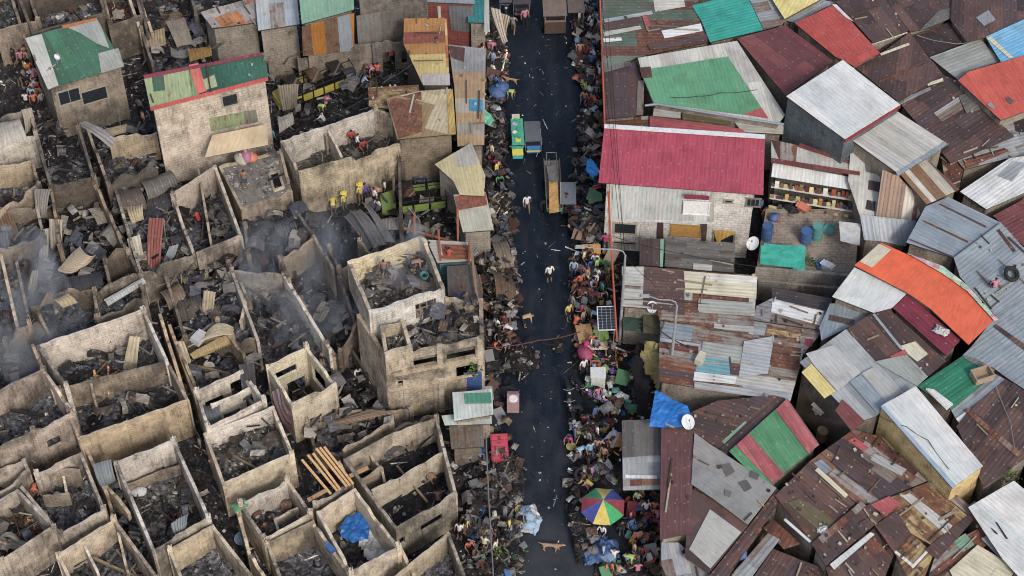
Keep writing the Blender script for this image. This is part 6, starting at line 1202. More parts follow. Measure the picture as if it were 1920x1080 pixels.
for a in [('long heap of black scrap along the market kerb near the bottom',[(1062,905),(1088,900),(1112,960),(1108,1050),(1082,1062),(1060,960)],1.0,'#2a292a',DK),
 ('grey ash and rag heap above the rainbow umbrella',[(1092,878),(1155,872),(1158,905),(1100,908)],.8,'#5a5958',('#8a8884','#6a6866','#4a4846','#a5a29c')),
 ('trash heap along the kerb below the crimson house eave',[(1062,430),(1078,395),(1110,380),(1132,400),(1135,455),(1095,470)],.9,'#3b3530',MX),
 ('dark scrap heap along the upper right kerb',[(1084,215),(1128,205),(1130,300),(1100,300),(1078,280)],.9,'#3d3733',DK),
 ('litter and cloth heap at the upper right kerb',[(1072,80),(1125,75),(1129,200),(1108,190),(1075,125)],.5,'#3f3c3a',MX),
 ('kerbside litter at the top right under the crowd',[(1080,-40),(1126,-40),(1126,75),(1076,70)],.15,'#33322f',MX),
 ('charred heap spilling onto the road, left of the red rope',[(930,640),(975,645),(1008,660),(1012,690),(985,708),(940,700)],.5,'#1d1d20',DK),
 ('small charred heap in the middle of the road',[(1030,640),(1058,632),(1060,660),(1040,665)],.15,'#202024',DK),
 ('burnt scrap bank on the left kerb across from the crowd',[(895,440),(955,445),(972,500),(968,590),(925,590),(905,520)],1.0,'#4a4239',('#6f6353','#8b7a63','#352f2b','#4d443b','#a08f75')),
 ('burnt scrap bank on the upper left kerb',[(905,225),(945,200),(950,290),(930,300),(908,290)],.5,'#2e2d2c',DK),
 ('burnt scrap bank below the fan shaped roof',[(905,370),(955,365),(970,440),(915,440)],.7,'#3f3830',('#6f6353','#8b7a63','#352f2b','#4d443b','#c9c3b5')),
 ('scrap bank at the top left kerb',[(900,60),(950,60),(955,150),(905,190)],.4,'#2c2b2b',MX),
 ('charred timber and scrap bank on the lower left kerb',[(905,860),(965,850),(985,900),(980,960),(930,970),(900,930)],.8,'#37332f',DK),
 ('black scrap bank on the left kerb below the red cabinet',[(865,850),(905,850),(908,960),(870,950)],.4,'#232224',DK),
 ('ashy heap at the bottom left kerb',[(905,975),(965,965),(985,1040),(960,1110),(900,1110)],.5,'#2c2b2a',DK+('#4f6a44',)),
 ('dirt and litter strip behind the parked motorcycles',[(1065,765),(1160,765),(1162,870),(1068,880)],.25,'#262526',MX),
 ('litter under the market stalls by the solar panel',[(1072,455),(1160,455),(1165,700),(1070,700)],.2,'#2c2a28',MX),
 ('small goods laid out under the open goods stall',[(1172,960),(1236,955),(1236,1022),(1176,1022)],.35,'#3a2c2a',('#3d7fc0','#c94a3f','#e0e0dc','#d9a43f','#2b2b2f','#4fa98f','#a33f46','#e8c7a0')),
 ('jumbled goods at the bottom end of the market',[(1120,1040),(1240,1030),(1240,1120),(1110,1120)],.3,'#33302f',MX),
 ('scrap and kitchenware on the blue-grey roof slope',[(1840,520),(1900,530),(1905,570),(1860,585)],0,'#555',()),
 ('charcoal heap beneath the small leaning shed',[(838,455),(905,450),(905,500),(840,500)],.3,'#2b2826',DK),
 ('debris under the grey street awning',[(1240,660),(1170,650),(1165,790),(1225,790)],.2,'#29282a',MX),
 ]:
    if a[4]: heap(a[0],a[1],a[2],a[3],a[4],dens=11 if a[2]>.3 else 8)
rubble(pxpoly([(955,-40),(1075,-40),(1065,450),(1060,1080),(985,1080),(965,600)]),.004,'litter','paper and leaf litter strewn over the dark road',n=230,amp=0,step=900,chips=('#c9c9c5','#8d8a84','#4a4742','#6a645c','#1d1d1f','#8d5a4a'),size=(.03,.11),px=(1010,500),seed=5)
rubble(pxpoly([(124,738),(200,702),(214,700),(212,716),(140,748)],2.3),2.15,'brick_rubble','orange broken bricks heaped by the front of the long white walled room',col='#8a6548',n=90,size=(.12,.34),amp=.25,chips=('#c9824a','#b9744a','#d49a66','#8a5a40','#a59a8c'),step=.2,seed=12,px=(175,722))
bent('balled up grey sheet left of the room with pale rubble',[(376,762),(412,756),(416,792),(382,800)],[2.4,2.4,2.0,2.0],('#6c7074',.2),.6,group=G1)
def wreck(label,pts,z,n,seed,cols=('#242426','#434347','#66656a','#7b7873','#4f453c','#302a28','#938c81','#4b4e57','#1d1d20'),L=(.5,2.4),fz=.9,name='wreckage'):
    q=random.Random(seed); P=pxpoly(pts,z); xs=[p[0] for p in P];ys=[p[1] for p in P]; mb=MB(); cs=[C(x,.35) for x in cols]
    for _ in range(n):
        for __ in range(20):
            x,y=q.uniform(min(xs),max(xs)),q.uniform(min(ys),max(ys))
            if pip(x,y,P): break
        c=Vector((x,y,z+q.uniform(0,fz))); a=q.random()*6.28; el=q.choice((.05,.15,.3,.6))*q.uniform(.4,1.2); d=Vector((math.cos(a)*math.cos(el),math.sin(a)*math.cos(el),math.sin(el))); col=vary(q.choice(cs),.25,q)
        if q.random()<.5: l=q.uniform(*L)*.6; mb.bar(c-d*l*.5,c+d*l*.5,q.uniform(.04,.12),col,q.uniform(.03,.1))
        else:
            l=q.uniform(.4,1.3)*min(1,L[1]/2); w_=l*q.uniform(.3,.8); s=Vector((-math.sin(a),math.cos(a),q.uniform(-.5,.5))).normalized()*w_/2; up=d.cross(s).normalized(); up=up if up.z>0 else -up; k=q.uniform(-.4,.5)*l; m=5; T=[]
            for i in range(m+1):
                t=i/m-.5; o_=d*l*t+up*(k*(1-4*t*t))+Vector((0,0,q.uniform(-.03,.03))); T+=[c+o_-s*q.uniform(.8,1.1),c+o_+up*q.uniform(-.06,.06),c+o_+s*q.uniform(.8,1.1)]
            fs=[]
            for i in range(m):
                for j in range(2): b=i*3+j; fs.append((b,b+3,b+4,b+1))
            us=[(p_.x,p_.y) for p_ in T]; mb.mesh(T,fs,col,1,us); mb.mesh([p_-up*.012 for p_ in T],[f[::-1] for f in fs],col,1,us)
    o=mb.build(name,[WOOD,SHEET],None,(sum(xs)/len(xs),sum(ys)/len(ys),0)); return reg(o,label,'wreckage',*avg(pts),kind='stuff')
for i,a in enumerate([('tangled wreckage filling the broken cells at the left edge',[(0,380),(180,380),(190,560),(60,640),(0,640)],1.1,190),('tangled sheets and beams in the collapsed sheet filled room',[(212,345),(330,355),(372,480),(255,515)],1.3,110),('tangled wreckage in the fallen in room with curled walls',[(300,500),(430,490),(470,560),(475,635),(345,640)],1.2,130),
  ('wreckage beside the long pale diagonal wall',[(430,505),(535,520),(600,640),(560,690),(480,640)],1.0,110),('charred sheets heaped under the terrace',[(455,395),(560,395),(600,440),(525,490),(460,480)],1.4,80),('black wreckage behind the storeyed ruin',[(560,560),(660,560),(720,740),(620,790)],.8,110),('wreckage in the hollow with a tan half wall',[(330,645),(460,640),(480,690),(365,725)],1.0,50),
  ('beams and crust lying in the long white walled room',[(115,668),(290,615),(312,672),(125,725)],1.6,22),('crumpled black sheets in the wide room with ash heaps',[(130,745),(320,690),(350,745),(165,815)],1.5,31),('tangle of boards in the hollows at the top left',[(250,0),(375,10),(400,110),(270,125)],.9,90),('tangle at the left edge above the grey sooty back wall',[(-20,640),(60,625),(85,690),(-20,730)],.6,60),
  ('tangle in the passage room and the deep dark room',[(75,250),(290,235),(300,340),(100,345)],.5,80),('burnt tangle along the left kerb beside the storeyed ruin',[(893,430),(955,440),(972,520),(965,600),(920,600),(905,520)],.7,100),('burnt tangle along the lower left kerb',[(870,850),(965,850),(985,950),(975,1080),(865,1080)],.3,150),('scrap tangle around the burnt yellow jeepney',[(500,110),(640,100),(760,100),(690,180),(560,240),(510,220)],.15,90),
  ('wavy crust and boards above the corner ruin',[(575,785),(760,765),(640,855),(590,850)],.9,60),('boards and pipes in the deep white lined room',[(235,900),(370,860),(390,960),(290,1010)],1.0,18),('boards in the room with two short inner walls',[(120,1040),(215,985),(290,1080),(150,1080)],.8,18),('boards in the large corner ruin back half',[(660,865),(815,795),(825,845),(700,905)],1.1,22),('boards in the room with pale rubble',[(395,815),(512,772),(545,850),(420,905)],1.9,18),
  ('wreckage in the room with a thin inner wall',[(330,370),(402,325),(450,440),(370,475)],1.1,22),('wreckage in the room with brown back wall',[(100,370),(175,350),(235,465),(198,485)],.9,40),('wreckage around the burnt green jeep',[(690,390),(860,300),(870,440),(700,440)],.2,80),('grey scrap on the two decks of the storeyed ruin',[(725,650),(735,605),(895,570),(898,630)],5.3,50),('grey scrap on the topmost deck',[(665,510),(790,465),(820,530),(700,575)],6.1,45),
  ('scrap tangle along the right kerb in front of the crimson roof',[(1075,230),(1128,220),(1138,450),(1072,450)],.4,110),('timber tangle in the room with brown timber rubble',[(-20,965),(33,930),(95,985),(6,1045)],1.2,50),('dark tangle in the lanes at bottom left',[(190,850),(240,960),(300,1040),(280,1080),(200,960)],.3,50),('tangle on the left kerb by the fan shaped roof',[(905,200),(950,180),(965,440),(912,440)],.3,110),('tangle in the room with broken inner walls',[(75,895),(150,860),(190,955),(115,1000)],.7,18)]):
    wreck(a[0],a[1],a[2],a[3],300+i,**({'L':(.4,1.3)} if a[1][0][0]>860 else {}))
# ================= GOODS =================
def gmesh(kind):
    mb=MB(); c=C('#888888')
    if kind=='crate':
        for x,y,sx,sy in ((-.29,0,.03,.4),(.29,0,.03,.4),(0,-.19,.55,.03),(0,.19,.55,.03)):
            for z in (.05,.15,.25): mb.box((x,y,z),(sx,sy,.07),c)
        mb.box((0,0,.015),(.58,.38,.03),c)
    elif kind=='carton':
        mb.box((0,0,.2),(.5,.4,.4),c); mb.box((-.3,0,.36),(.16,.38,.015),c,M=Matrix.Rotation(.5,3,'Y')); mb.box((.3,0,.36),(.16,.38,.015),c,M=Matrix.Rotation(-.5,3,'Y')); mb.box((0,0,.402),(.06,.4,.004),c)
    elif kind=='bundle':
        n=9; vs=[];fs=[]
        for i in range(n+1):
            for j in range(n+1):
                x=(i/n-.5)*.8;y=(j/n-.5)*.62; e_=max(0,1-max(abs(i/n-.5),abs(j/n-.5))**2*4); r_=mnoise.noise(Vector((x*5,y*5,3)))
                vs.append((x*(1+.35*r_),y*(1+.35*mnoise.noise(Vector((x*4,y*4,8)))),max(0,e_*(.13+.16*abs(mnoise.noise(Vector((x*7,y*7,1)))*2)))))
        for i in range(n):
            for j in range(n): a=i*(n+1)+j; fs.append((a,a+n+1,a+n+2,a+1))
        mb.mesh(vs,fs,c)
    elif kind in ('sack',):
        n=12; vs=[];fs=[]; k=7
        for i in range(k):
            t=i/(k-1); r=.30*math.sin(math.pi*min(.97,max(.12,t*.9+.1)))**.6; z=.42*t
            for j in range(n):
                a=2*math.pi*j/n; q=r*(1+.22*mnoise.noise(Vector((math.cos(a)*1.5,math.sin(a)*1.5,t*2+(4 if kind=='sack' else 9))))); vs.append((q*math.cos(a)*1.15,q*math.sin(a)*.85,z+(.05*math.sin(3*a) if kind=='bundle' else 0)))
        for i in range(k-1):
            for j in range(n): fs.append((i*n+j,i*n+(j+1)%n,(i+1)*n+(j+1)%n,(i+1)*n+j))
        fs.append(tuple((k-1)*n+j for j in range(n))); mb.mesh(vs,fs,c)
        if kind=='sack': mb.tube([(0,0,.40),(0,0,.47),(.03,0,.52)],[.05,.03,.07],c,8)
    elif kind=='basin': mb.lathe([(.0,.02),(.20,.02),(.30,.16),(.33,.16),(.33,.145),(.31,.14),(.21,.0),(.0,.0)],c,16)
    elif kind=='bucket':
        mb.lathe([(.0,.02),(.12,.02),(.16,.32),(.18,.32),(.175,.29),(.13,.0),(.0,.0)],c,14); mb.tube([(-.17,0,.31),(-.12,0,.42),(0,0,.46),(.12,0,.42),(.17,0,.31)],.008,c,5)
    elif kind=='jerrycan': mb.box((0,0,.2),(.3,.18,.38),c,taper=.92); mb.tube([(.09,0,.38),(.09,0,.45)],.03,c,8); mb.tube([(-.12,0,.38),(-.10,0,.45),(.02,0,.45),(.04,0,.38)],.015,c,6)
    elif kind=='drum':
        mb.lathe([(.0,.0),(.28,.0),(.29,.02),(.28,.05),(.28,.29),(.295,.31),(.28,.33),(.28,.58),(.295,.60),(.28,.62),(.28,.86),(.29,.89),(.26,.89),(.25,.84),(.0,.84)],c,18)
    elif kind=='stool':
        mb.box((0,0,.42),(.32,.32,.04),c)
        for x in (-.12,.12):
            for y in (-.12,.12): mb.bar((x,y,.41),(x*1.3,y*1.3,0),.035,c)
        mb.box((0,0,.2),(.28,.02,.02),c); mb.box((0,0,.22),(.02,.28,.02),c)
    elif kind=='chair':
        mb.box((0,0,.44),(.42,.42,.04),c); mb.box((0,.2,.68),(.42,.03,.42),c)
        for x in (-.18,.18):
            for y in (-.18,.18): mb.bar((x,y,.43),(x*1.1,y*1.1,0),.04,c)
    elif kind=='board': mb.box((0,0,.25),(.7,1.0,.03),c,M=Matrix.Rotation(.35,3,'X')); mb.box((0,.1,.12),(.06,.9,.05),c,M=Matrix.Rotation(.35,3,'X'))
    elif kind=='pot': mb.lathe([(.0,.02),(.15,.02),(.17,.2),(.19,.21),(.18,.19),(.16,.0),(.0,.0)],c,14); mb.bar((.17,0,.17),(.38,0,.19),.03,c)
    elif kind=='mattress':
        for i in range(4): mb.box((0,-.6+i*.4,.10+.03*(i%2)),(.85,.41,.16),c)
    me=mb.build(kind,OCOL,None,(0,0,0)); m=me.data; bpy.data.objects.remove(me); return m
GM={k:gmesh(k) for k in ('crate','carton','sack','bundle','basin','bucket','jerrycan','drum','stool','chair','board','pot','mattress')}
CATN={'bundle':'cloth_bundle','board':'wooden_board','drum':'plastic_drum'}
DESC={'crate':'slatted {} crate','carton':'{} carton','sack':'tied {} sack','bundle':'rumpled {} cloth bundle','basin':'{} plastic basin','bucket':'{} bucket','jerrycan':'{} jerrycan','drum':'{} plastic drum','stool':'{} stool','chair':'{} chair','board':'{} board','pot':'{} cooking pot','mattress':'folded {} mattress'}
def good(kind,px,py,col,z=0,s=1,rot=None,label=None,group='goods and belongings at the market'):
    o=bpy.data.objects.new(CATN.get(kind,kind),GM[kind]); COL.objects.link(o); o.location=W(px,py,z); o.rotation_euler=(0,0,R.uniform(0,6.28) if rot is None else rad(rot)); o.scale=(s*R.uniform(.85,1.2),s,s*R.uniform(.8,1.1)); cs=C(CN[col]); ll=.3*cs[0]+.5*cs[1]+.2*cs[2]; f_=R.uniform(.55,.95); o.color=tuple((x*.72+ll*.28)*f_ for x in cs[:3])+(1,)
    if group and kind not in('drum',): o.rotation_euler[0]=R.uniform(-.25,.25); o.rotation_euler[1]=R.uniform(-.25,.25)
    return reg(o,label or (DESC[kind].format(col)+' '+where(px,py)),kind,px,py,group)
rg2=random.Random(21)
def scatter(poly,n,kinds,cols,z=0,s=(.55,1.0),group='goods and belongings at the market',sep=7,zr=.15):
    n=int(n*1.25);pts=[];xs=[p[0] for p in poly];ys=[p[1] for p in poly];t=0
    while len(pts)<n and t<n*40:
        t+=1; x=rg2.uniform(min(xs),max(xs));y=rg2.uniform(min(ys),max(ys))
        if pip(x,y,poly) and all((x-a)**2+(y-b)**2>sep*sep for a,b in pts): pts.append((x,y))
    for x,y in pts: good(rg2.choice(kinds),x,y,rg2.choice(list(cols)+['black','grey','brown']),z+rg2.random()*zr,rg2.uniform(*s),group=group)
MK=['crate','carton','sack','bundle','basin','bucket','jerrycan','stool','bundle','carton','board','pot']
scatter([(1082,458),(1146,458),(1150,530),(1080,525)],15,MK,['teal','orange','pale blue','magenta','white','green','yellow','red','tan'],z=.3)
scatter([(1072,480),(1090,480),(1090,530),(1072,530)],4,['sack','bundle'],['tan','brown'],z=.3)
scatter([(1075,620),(1150,610),(1150,700),(1078,700)],18,MK,['tan','white','green','magenta','purple','cream','orange','grey','lime','brown'],z=.3)
scatter([(1085,560),(1150,560),(1150,620),(1085,612)],12,MK,['white','cream','tan','pale blue','grey','yellow'],z=.3)
scatter([(1100,700),(1195,690),(1200,780),(1108,770)],22,MK,['teal','white','lime','purple','cream','pale blue','grey','green'],z=.4)
scatter([(1066,780),(1160,780),(1160,860),(1066,860)],16,['sack','bundle','crate','bundle','basin'],['black','grey','magenta','yellow','white','black','maroon'],z=.1)
scatter([(1080,880),(1120,870),(1160,880),(1155,905)],9,['bundle','sack','bundle'],['grey','white','yellow','grey'],z=.5)
scatter([(1168,935),(1236,930),(1236,962),(1170,962)],7,MK,['yellow','blue','tan','red'],z=.4)
scatter([(1172,970),(1236,965),(1236,1018),(1176,1018)],20,['pot','basin','carton','bucket','crate'],['red','blue','white','orange','teal','peach','black'],z=.5,s=(.4,.7),sep=6)
scatter([(1120,1045),(1238,1035),(1238,1080),(1115,1080)],15,MK,['tan','pale blue','orange','white','pink','grey','green'],z=.3)
scatter([(1205,1025),(1236,1025),(1236,1080),(1215,1080)],5,['crate','carton','basin'],['white','orange','green'],z=.5)
scatter([(1088,1000),(1115,985),(1118,1040),(1090,1045)],6,['sack','bundle'],['black','grey','tan'],z=.5)
scatter([(1078,60),(1126,60),(1128,130),(1075,128)],16,['bundle','sack','carton','basin','board'],['white','grey','pale blue','cream','brown','tan'],z=.1)
scatter([(1084,135),(1128,135),(1130,230),(1092,225)],16,['bundle','sack','carton','bucket'],['white','grey','orange','black','green','pink','brown'],z=.2)
scatter([(1078,225),(1128,225),(1126,300),(1085,300)],9,['board','carton','sack','board'],['brown','tan','grey','black'],z=.4)
scatter([(1070,290),(1120,335),(1135,395),(1085,380)],9,['bundle','sack','basin','jerrycan'],['green','yellow','white','grey','black','blue'],z=.1)
scatter([(1068,400),(1130,390),(1138,450),(1080,458)],16,['sack','bundle','basin','board','carton'],['tan','brown','white','grey','cream','brown','peach'],z=.5)
GL='burnt belongings along the left kerb'
scatter([(878,50),(945,60),(945,140),(905,150)],12,['bundle','sack','board','basin'],['grey','brown','tan','black','white'],z=.1,group=GL)
scatter([(912,160),(950,165),(940,240),(910,240)],8,['sack','bundle','bucket'],['blue','blue','yellow','grey','lime','white'],z=.1,group=GL)
scatter([(908,250),(940,250),(945,350),(912,350)],9,['bundle','pot','sack','carton'],['green','grey','white','magenta','cream','black'],z=.1,group=GL)
scatter([(915,360),(962,365),(970,440),(920,440)],12,['bundle','board','sack','carton'],['tan','brown','grey','white','orange','brown'],z=.4,group=GL)
scatter([(890,450),(965,450),(970,590),(905,590)],22,['board','bundle','sack','board','carton'],['brown','tan','grey','black','peach','brown','cream'],z=.6,group=GL)
scatter([(905,590),(965,600),(985,690),(915,690)],14,['bundle','board','sack'],['black','grey','brown','white','maroon'],z=.1,group=GL)
scatter([(905,700),(955,700),(955,840),(905,840)],12,['board','carton','sack'],['grey','tan','white','black'],z=.1,group=GL)
scatter([(890,830),(965,850),(985,960),(885,960)],18,['board','bundle','bundle','carton','pot'],['grey','black','brown','black','grey'],z=.3,group=GL)
scatter([(865,970),(985,985),(975,1080),(870,1080)],22,['board','bundle','stool','basin','bucket','carton'],['grey','brown','black','black','green','brown','blue'],z=.15,group=GL)
for a in [('bucket',1516,436,'blue'),('drum',1510,452,'blue'),('drum',1531,446,'teal'),('drum',1437,446,'blue'),('bundle',1484,390,'black'),('carton',1504,392,'orange'),('basin',1556,432,'teal'),('crate',1541,498,'blue'),('carton',1552,505,'white'),('sack',1452,412,'blue'),('jerrycan',1456,415,'orange')]:
    good(a[0],a[1],a[2],a[3],1.85,1.15,group='things kept in the raised yard')
# ---- single recognisable pieces ----
def single(name,label,cat,px,py,z=0,rot=0,s=1): return place(name,label,cat,px,py,rot,z,s)
def cabinet(name,label,px,py,col,dims,rot=0,z=0,doors=2,cat='cabinet'):
    r=single(name,label,cat,px,py,z,rot); w_,d_,h_=dims; O=(0,0,0); b=MB(); c=C(col)
    b.box((0,0,h_/2),(w_,d_,h_-.02),c); b.box((0,0,h_),(w_+.06,d_+.06,.04),vary(c,.1)); b.build('body',PLAIN,r,O)
    for i in range(doors):
        d=MB(); x=-w_/2+w_/doors*(i+.5); d.box((x,-d_/2-.015,h_/2),(w_/doors-.04,.03,h_-.12),vary(c,.06)); dd=d.build('door',PLAIN,r,O)
        k=MB(); k.box((x+w_/doors*.32,-d_/2-.05,h_*.55),(.03,.03,.14),C('#999999')); k.build('handle',STEEL,dd,O)
    return r
r=single('cabinet','rose red cabinet lying on its back on the left kerb','cabinet',938,868,.3,3)
mb=MB(); mb.box((0,.75,.25),(.95,1.7,.5),C('#b73f52')); mb.build('body',PLAIN,r,(0,0,0))
for i in range(4): mb=MB(); mb.box((0,.12+i*.42,.515),(.85,.36,.03),C('#c64a5e')); d=mb.build('drawer',PLAIN,r,(0,0,0)); mb=MB(); mb.box((0,.12+i*.42,.545),(.2,.04,.03),C('#8d3342')); mb.build('handle',PLAIN,d,(0,0,0))
cabinet('cabinet','tall white cabinet standing among the market goods',1120,728,'#c9ccc8',(.8,.7,1.5),doors=1)
r=single('washing_machine','small pink and white washing machine left on the road edge','washing machine',962,768,0,0,1.1)
mb=MB(); mb.box((0,.1,.45),(.62,.6,.9),C('#a98a8c')); mb.build('body',PLAIN,r,(0,0,0)); mb=MB(); mb.lathe([(.0,.94),(.22,.94),(.24,.90)],C('#d9d9d9'),16,(0,.05,0)); mb.build('lid',PLAIN,r,(0,0,0)); mb=MB(); mb.box((0,.36,.97),(.6,.1,.14),C('#7d5f63')); mb.build('control_panel',PLAIN,r,(0,0,0))
def table(label,px,py,col,dims,rot=0,z=0):
    r=single('table',label,'table',px,py,z,rot); w_,d_,h_=dims; O=(0,0,0); b=MB(); b.box((0,0,h_),(w_,d_,.04),C(col)); b.box((0,0,h_-.06),(w_-.1,d_-.1,.06),C(col)); b.build('table_top',WOOD,r,O)
    for x in (-1,1):
        for y in (-1,1): l=MB(); l.bar((x*(w_/2-.08),y*(d_/2-.08),h_-.05),(x*(w_/2-.06),y*(d_/2-.06),0),.05,C(col)); l.build('leg',WOOD,r,O)
    return r
table('orange topped stall table beside the utility cable',1108,482,'#d99b45',(1.1,.7,.75)); table('long tan stall table next to the solar panel',1096,640,'#b58d5e',(.9,1.3,.75),10)
table('green topped stall table below the solar panel',1126,645,'#7d9a4f',(.85,.9,.8),5); table('pale stall table with a white top below the green topped one',1118,660,'#d4c2a4',(1.2,.7,.7),3)
table('wooden frame table at the bottom left kerb',912,1015,'#b5914f',(.7,1.0,.7),4)
r=single('solar_panel','tilted dark blue solar panel with white frame above the stalls','solar panel',1137,597,2.3,2)
M=Matrix.Rotation(rad(12),3,'X'); mb=MB(); mb.box((0,0,0),(.98,1.45,.04),C('#2a3350'),M=M); mb.build('glass_face',GLASS,r,(0,0,0))
mb=MB(); 
for x in (-.49,.49): mb.box(M@Vector((x,0,.01)),(.05,1.5,.06),C('#d3d6da'),M=M)
for y in (-.73,.73): mb.box(M@Vector((0,y,.01)),(1.0,.05,.06),C('#d3d6da'),M=M)
mb.build('frame',PLAIN,r,(0,0,0)); mb=MB()
for i in range(1,4): mb.box(M@Vector((-.49+i*.245,0,.025)),(.014,1.42,.006),C('#b7bdc8'),M=M)
for i in range(1,8): mb.box(M@Vector((0,-.73+i*.1825,.0265)),(.96,.012,.006),C('#8f97a8'),M=M)
mb.build('cell_grid',PLAIN,r,(0,0,0)); mb=MB()
for x in (-.42,.42):
    for y in (-.6,.6): mb.tube([(x,y,-2.3),(x,y,-.05+y*.2)],.025,C('#777777'),6)
mb.build('leg',STEEL,r,(0,0,0))
# rainbow umbrella
p=W(1131,940,2.5); r=bpy.data.objects.new('market_umbrella',None); COL.objects.link(r); r.location=(p.x,p.y,0); reg(r,'large rainbow umbrella of red, blue, yellow and green panels over a stall','umbrella',1131,945)
RU=1.22; cols={90:'#c6b152',45:'#3f4c92',0:'#97424e',-45:'#33a160',-90:'#c8b34f',-135:'#464f97',180:'#a14551',135:'#3f9f6a'}
for k,(deg,cl) in enumerate(cols.items()):
    mb=MB(); vs=[];fs=[];na=6;nr=6
    for i in range(nr+1):
        t=i/nr
        for j in range(na+1):
            f=j/na; a=rad(deg-22.5+45*f-5); cx=math.cos(rad(22.5)); rr_=RU*t*cx/max(cx,math.cos((f-.5)*rad(45))); z=2.62-.62*t**1.5+ .03*t*math.sin(math.pi*f)*-1
            vs.append((rr_*math.cos(a),rr_*math.sin(a),z))
    for i in range(nr):
        for j in range(na): b=i*(na+1)+j; fs.append((b,b+na+1,b+na+2,b+1))
    mb.mesh(vs,fs,C(cl)); mb.mesh([(x,y,z-.008) for x,y,z in vs],[f[::-1] for f in fs],C(cl)); mb.build('canopy_panel',CLOTH,r,(0,0,0))
mb=MB(); mb.tube([(0,0,0),(0,0,2.75)],.025,C('#999999'),8); mb.lathe([(.06,2.6),(.04,2.66),(.0,2.75)],C('#cfcfcf'),8); mb.build('pole',STEEL,r,(0,0,0)); mb=MB()
for k in range(8): a=rad(45*k+17.5); mb.tube([(.03*math.cos(a),.03*math.sin(a),2.58),(RU*.97*math.cos(a),RU*.97*math.sin(a),1.99)],.008,C('#666666'),5)
mb.build('rib',STEEL,r,(0,0,0)); mb=MB(); mb.lathe([(.0,.0),(.25,.0),(.25,.15),(.0,.15)],C('#555555'),12); mb.build('base',PLAIN,r,(0,0,0))
# heap of blue plastic, blue sacks, bundles
for i,(px,py,cl,k,s) in enumerate([(1125,1022,'blue','bundle',1.7),(1140,1030,'blue','bundle',1.9),(1118,1035,'blue','bundle',1.8),(1132,1045,'blue','sack',1.6),(1145,1050,'blue','bundle',1.4),(1110,1045,'blue','bundle',1.3),(1142,1056,'pale blue','carton',1.3)]):
    good(k,px,py,cl,.2,s,label=f'{"big" if s>1.5 else "smaller"} {CN and cl} plastic bundle in the blue heap below the rainbow umbrella',group='blue plastic bundles in the heap')
for (px,py,cl,k,s) in [(975,958,'yellow','basin',1.0),(985,962,'pale blue','sack',1.2),(996,958,'white','bundle',1.1),(978,972,'white','sack',1.2),(990,975,'pale blue','sack',1.3),(1000,972,'tan','bundle',1.1),(975,988,'white','mattress',.8),(992,988,'pale blue','sack',1.2),(1001,984,'pale blue','bundle',1.1),(984,965,'cream','bundle',1.0)]:
    good(k,px,py,cl,.15,s,label=f'{cl} {k} in the blue and white pile at the left kerb',group='bundles in the blue and white pile')
for (px,py,z,cl,s) in [(692,1000,.3,'white',2.2),(700,1018,.3,'white',2.4),(684,1025,.3,'white',2.2),(668,965,.3,'white',2.0),(715,1025,.3,'white',2.0),(690,1040,.3,'white',1.6)]:
    good('bundle',px,py,cl,z,s,label='bulging white sack heaped beside the blue tarp in the pale walled room',group='white sacks in the pale walled room')
for (px,py,z,k,cl,lb,s) in [(463,300,3.1,'sack','pink','pink bundle on the terrace edge',1.5),(452,303,3.1,'sack','cream','cream bundle on the terrace edge',1.3),(474,300,3.1,'sack','orange','orange bundle on the terrace edge',1.2),(372,640,3.0,'carton','white','white box caught on the debris beside the curled ochre sheet',1.3),(15,283,1.2,'bundle','white','white cloth bundle in the pale room at the left edge',1.3),(796,523,6.7,'bucket','teal','teal bucket on the upper deck of the storeyed ruin',1.3),
   (1097,668,.5,'sack','magenta','magenta sack beside the tan stall table',1.6),(860,565,3.8,'jerrycan','blue','blue jerrycan on the sooty side deck',1.3),(620,1032,3.0,'carton','blue','blue box balanced on the wall of the pale walled room',.8),(450,948,2.9,'bundle','green','green cloth knotted on the wall top left of the low inner wall room',.9),(455,1012,.2,'basin','pale blue','pale blue basin in the lane at the bottom left of centre',1.4),(900,852,.3,'bundle','blue','blue bundle beside the rose red cabinet',1.2),(895,962,.3,'basin','blue','blue basin on the black ground right of the corner ruin',1.1),
   (262,925,.9,'sack','white','white sack on the rubble of the deep white lined room',1.2),(1546,1000,3.9,'bundle','white','crumpled white bag on the lower right brown roof',1.1),(1385,1040,2.9,'sack','blue','blue sack on the bottom lean-to roof',1.5),(1556,800,.8,'basin','teal','teal basin beside the patchwork grey roof',1.8),(1540,822,.8,'drum','tan','tan drum beside the patchwork grey roof',1.0),(1545,775,1.2,'carton','white','white tank box in the gap beside the patchwork grey roof',1.5),(1535,770,2.0,'carton','white','second white box in the gap beside the patchwork grey roof',1.0),
   (1730,975,.4,'bundle','blue','blue cloth heap under the lower end of the white roof',1.6),(1312,678,3.75,'carton','cream','cream box lying on the rust patchwork roof',1.0),(1765,620,4.8,'bundle','white','white lump on the deep crimson roof',.9),(932,178,.8,'sack','blue','large blue sack at the end of the long sheet roof',2.0),(940,170,1.0,'sack','blue','second blue sack at the end of the long sheet roof',1.7)]:
    good(k,px,py,cl,z,s,label=lb,group=None)
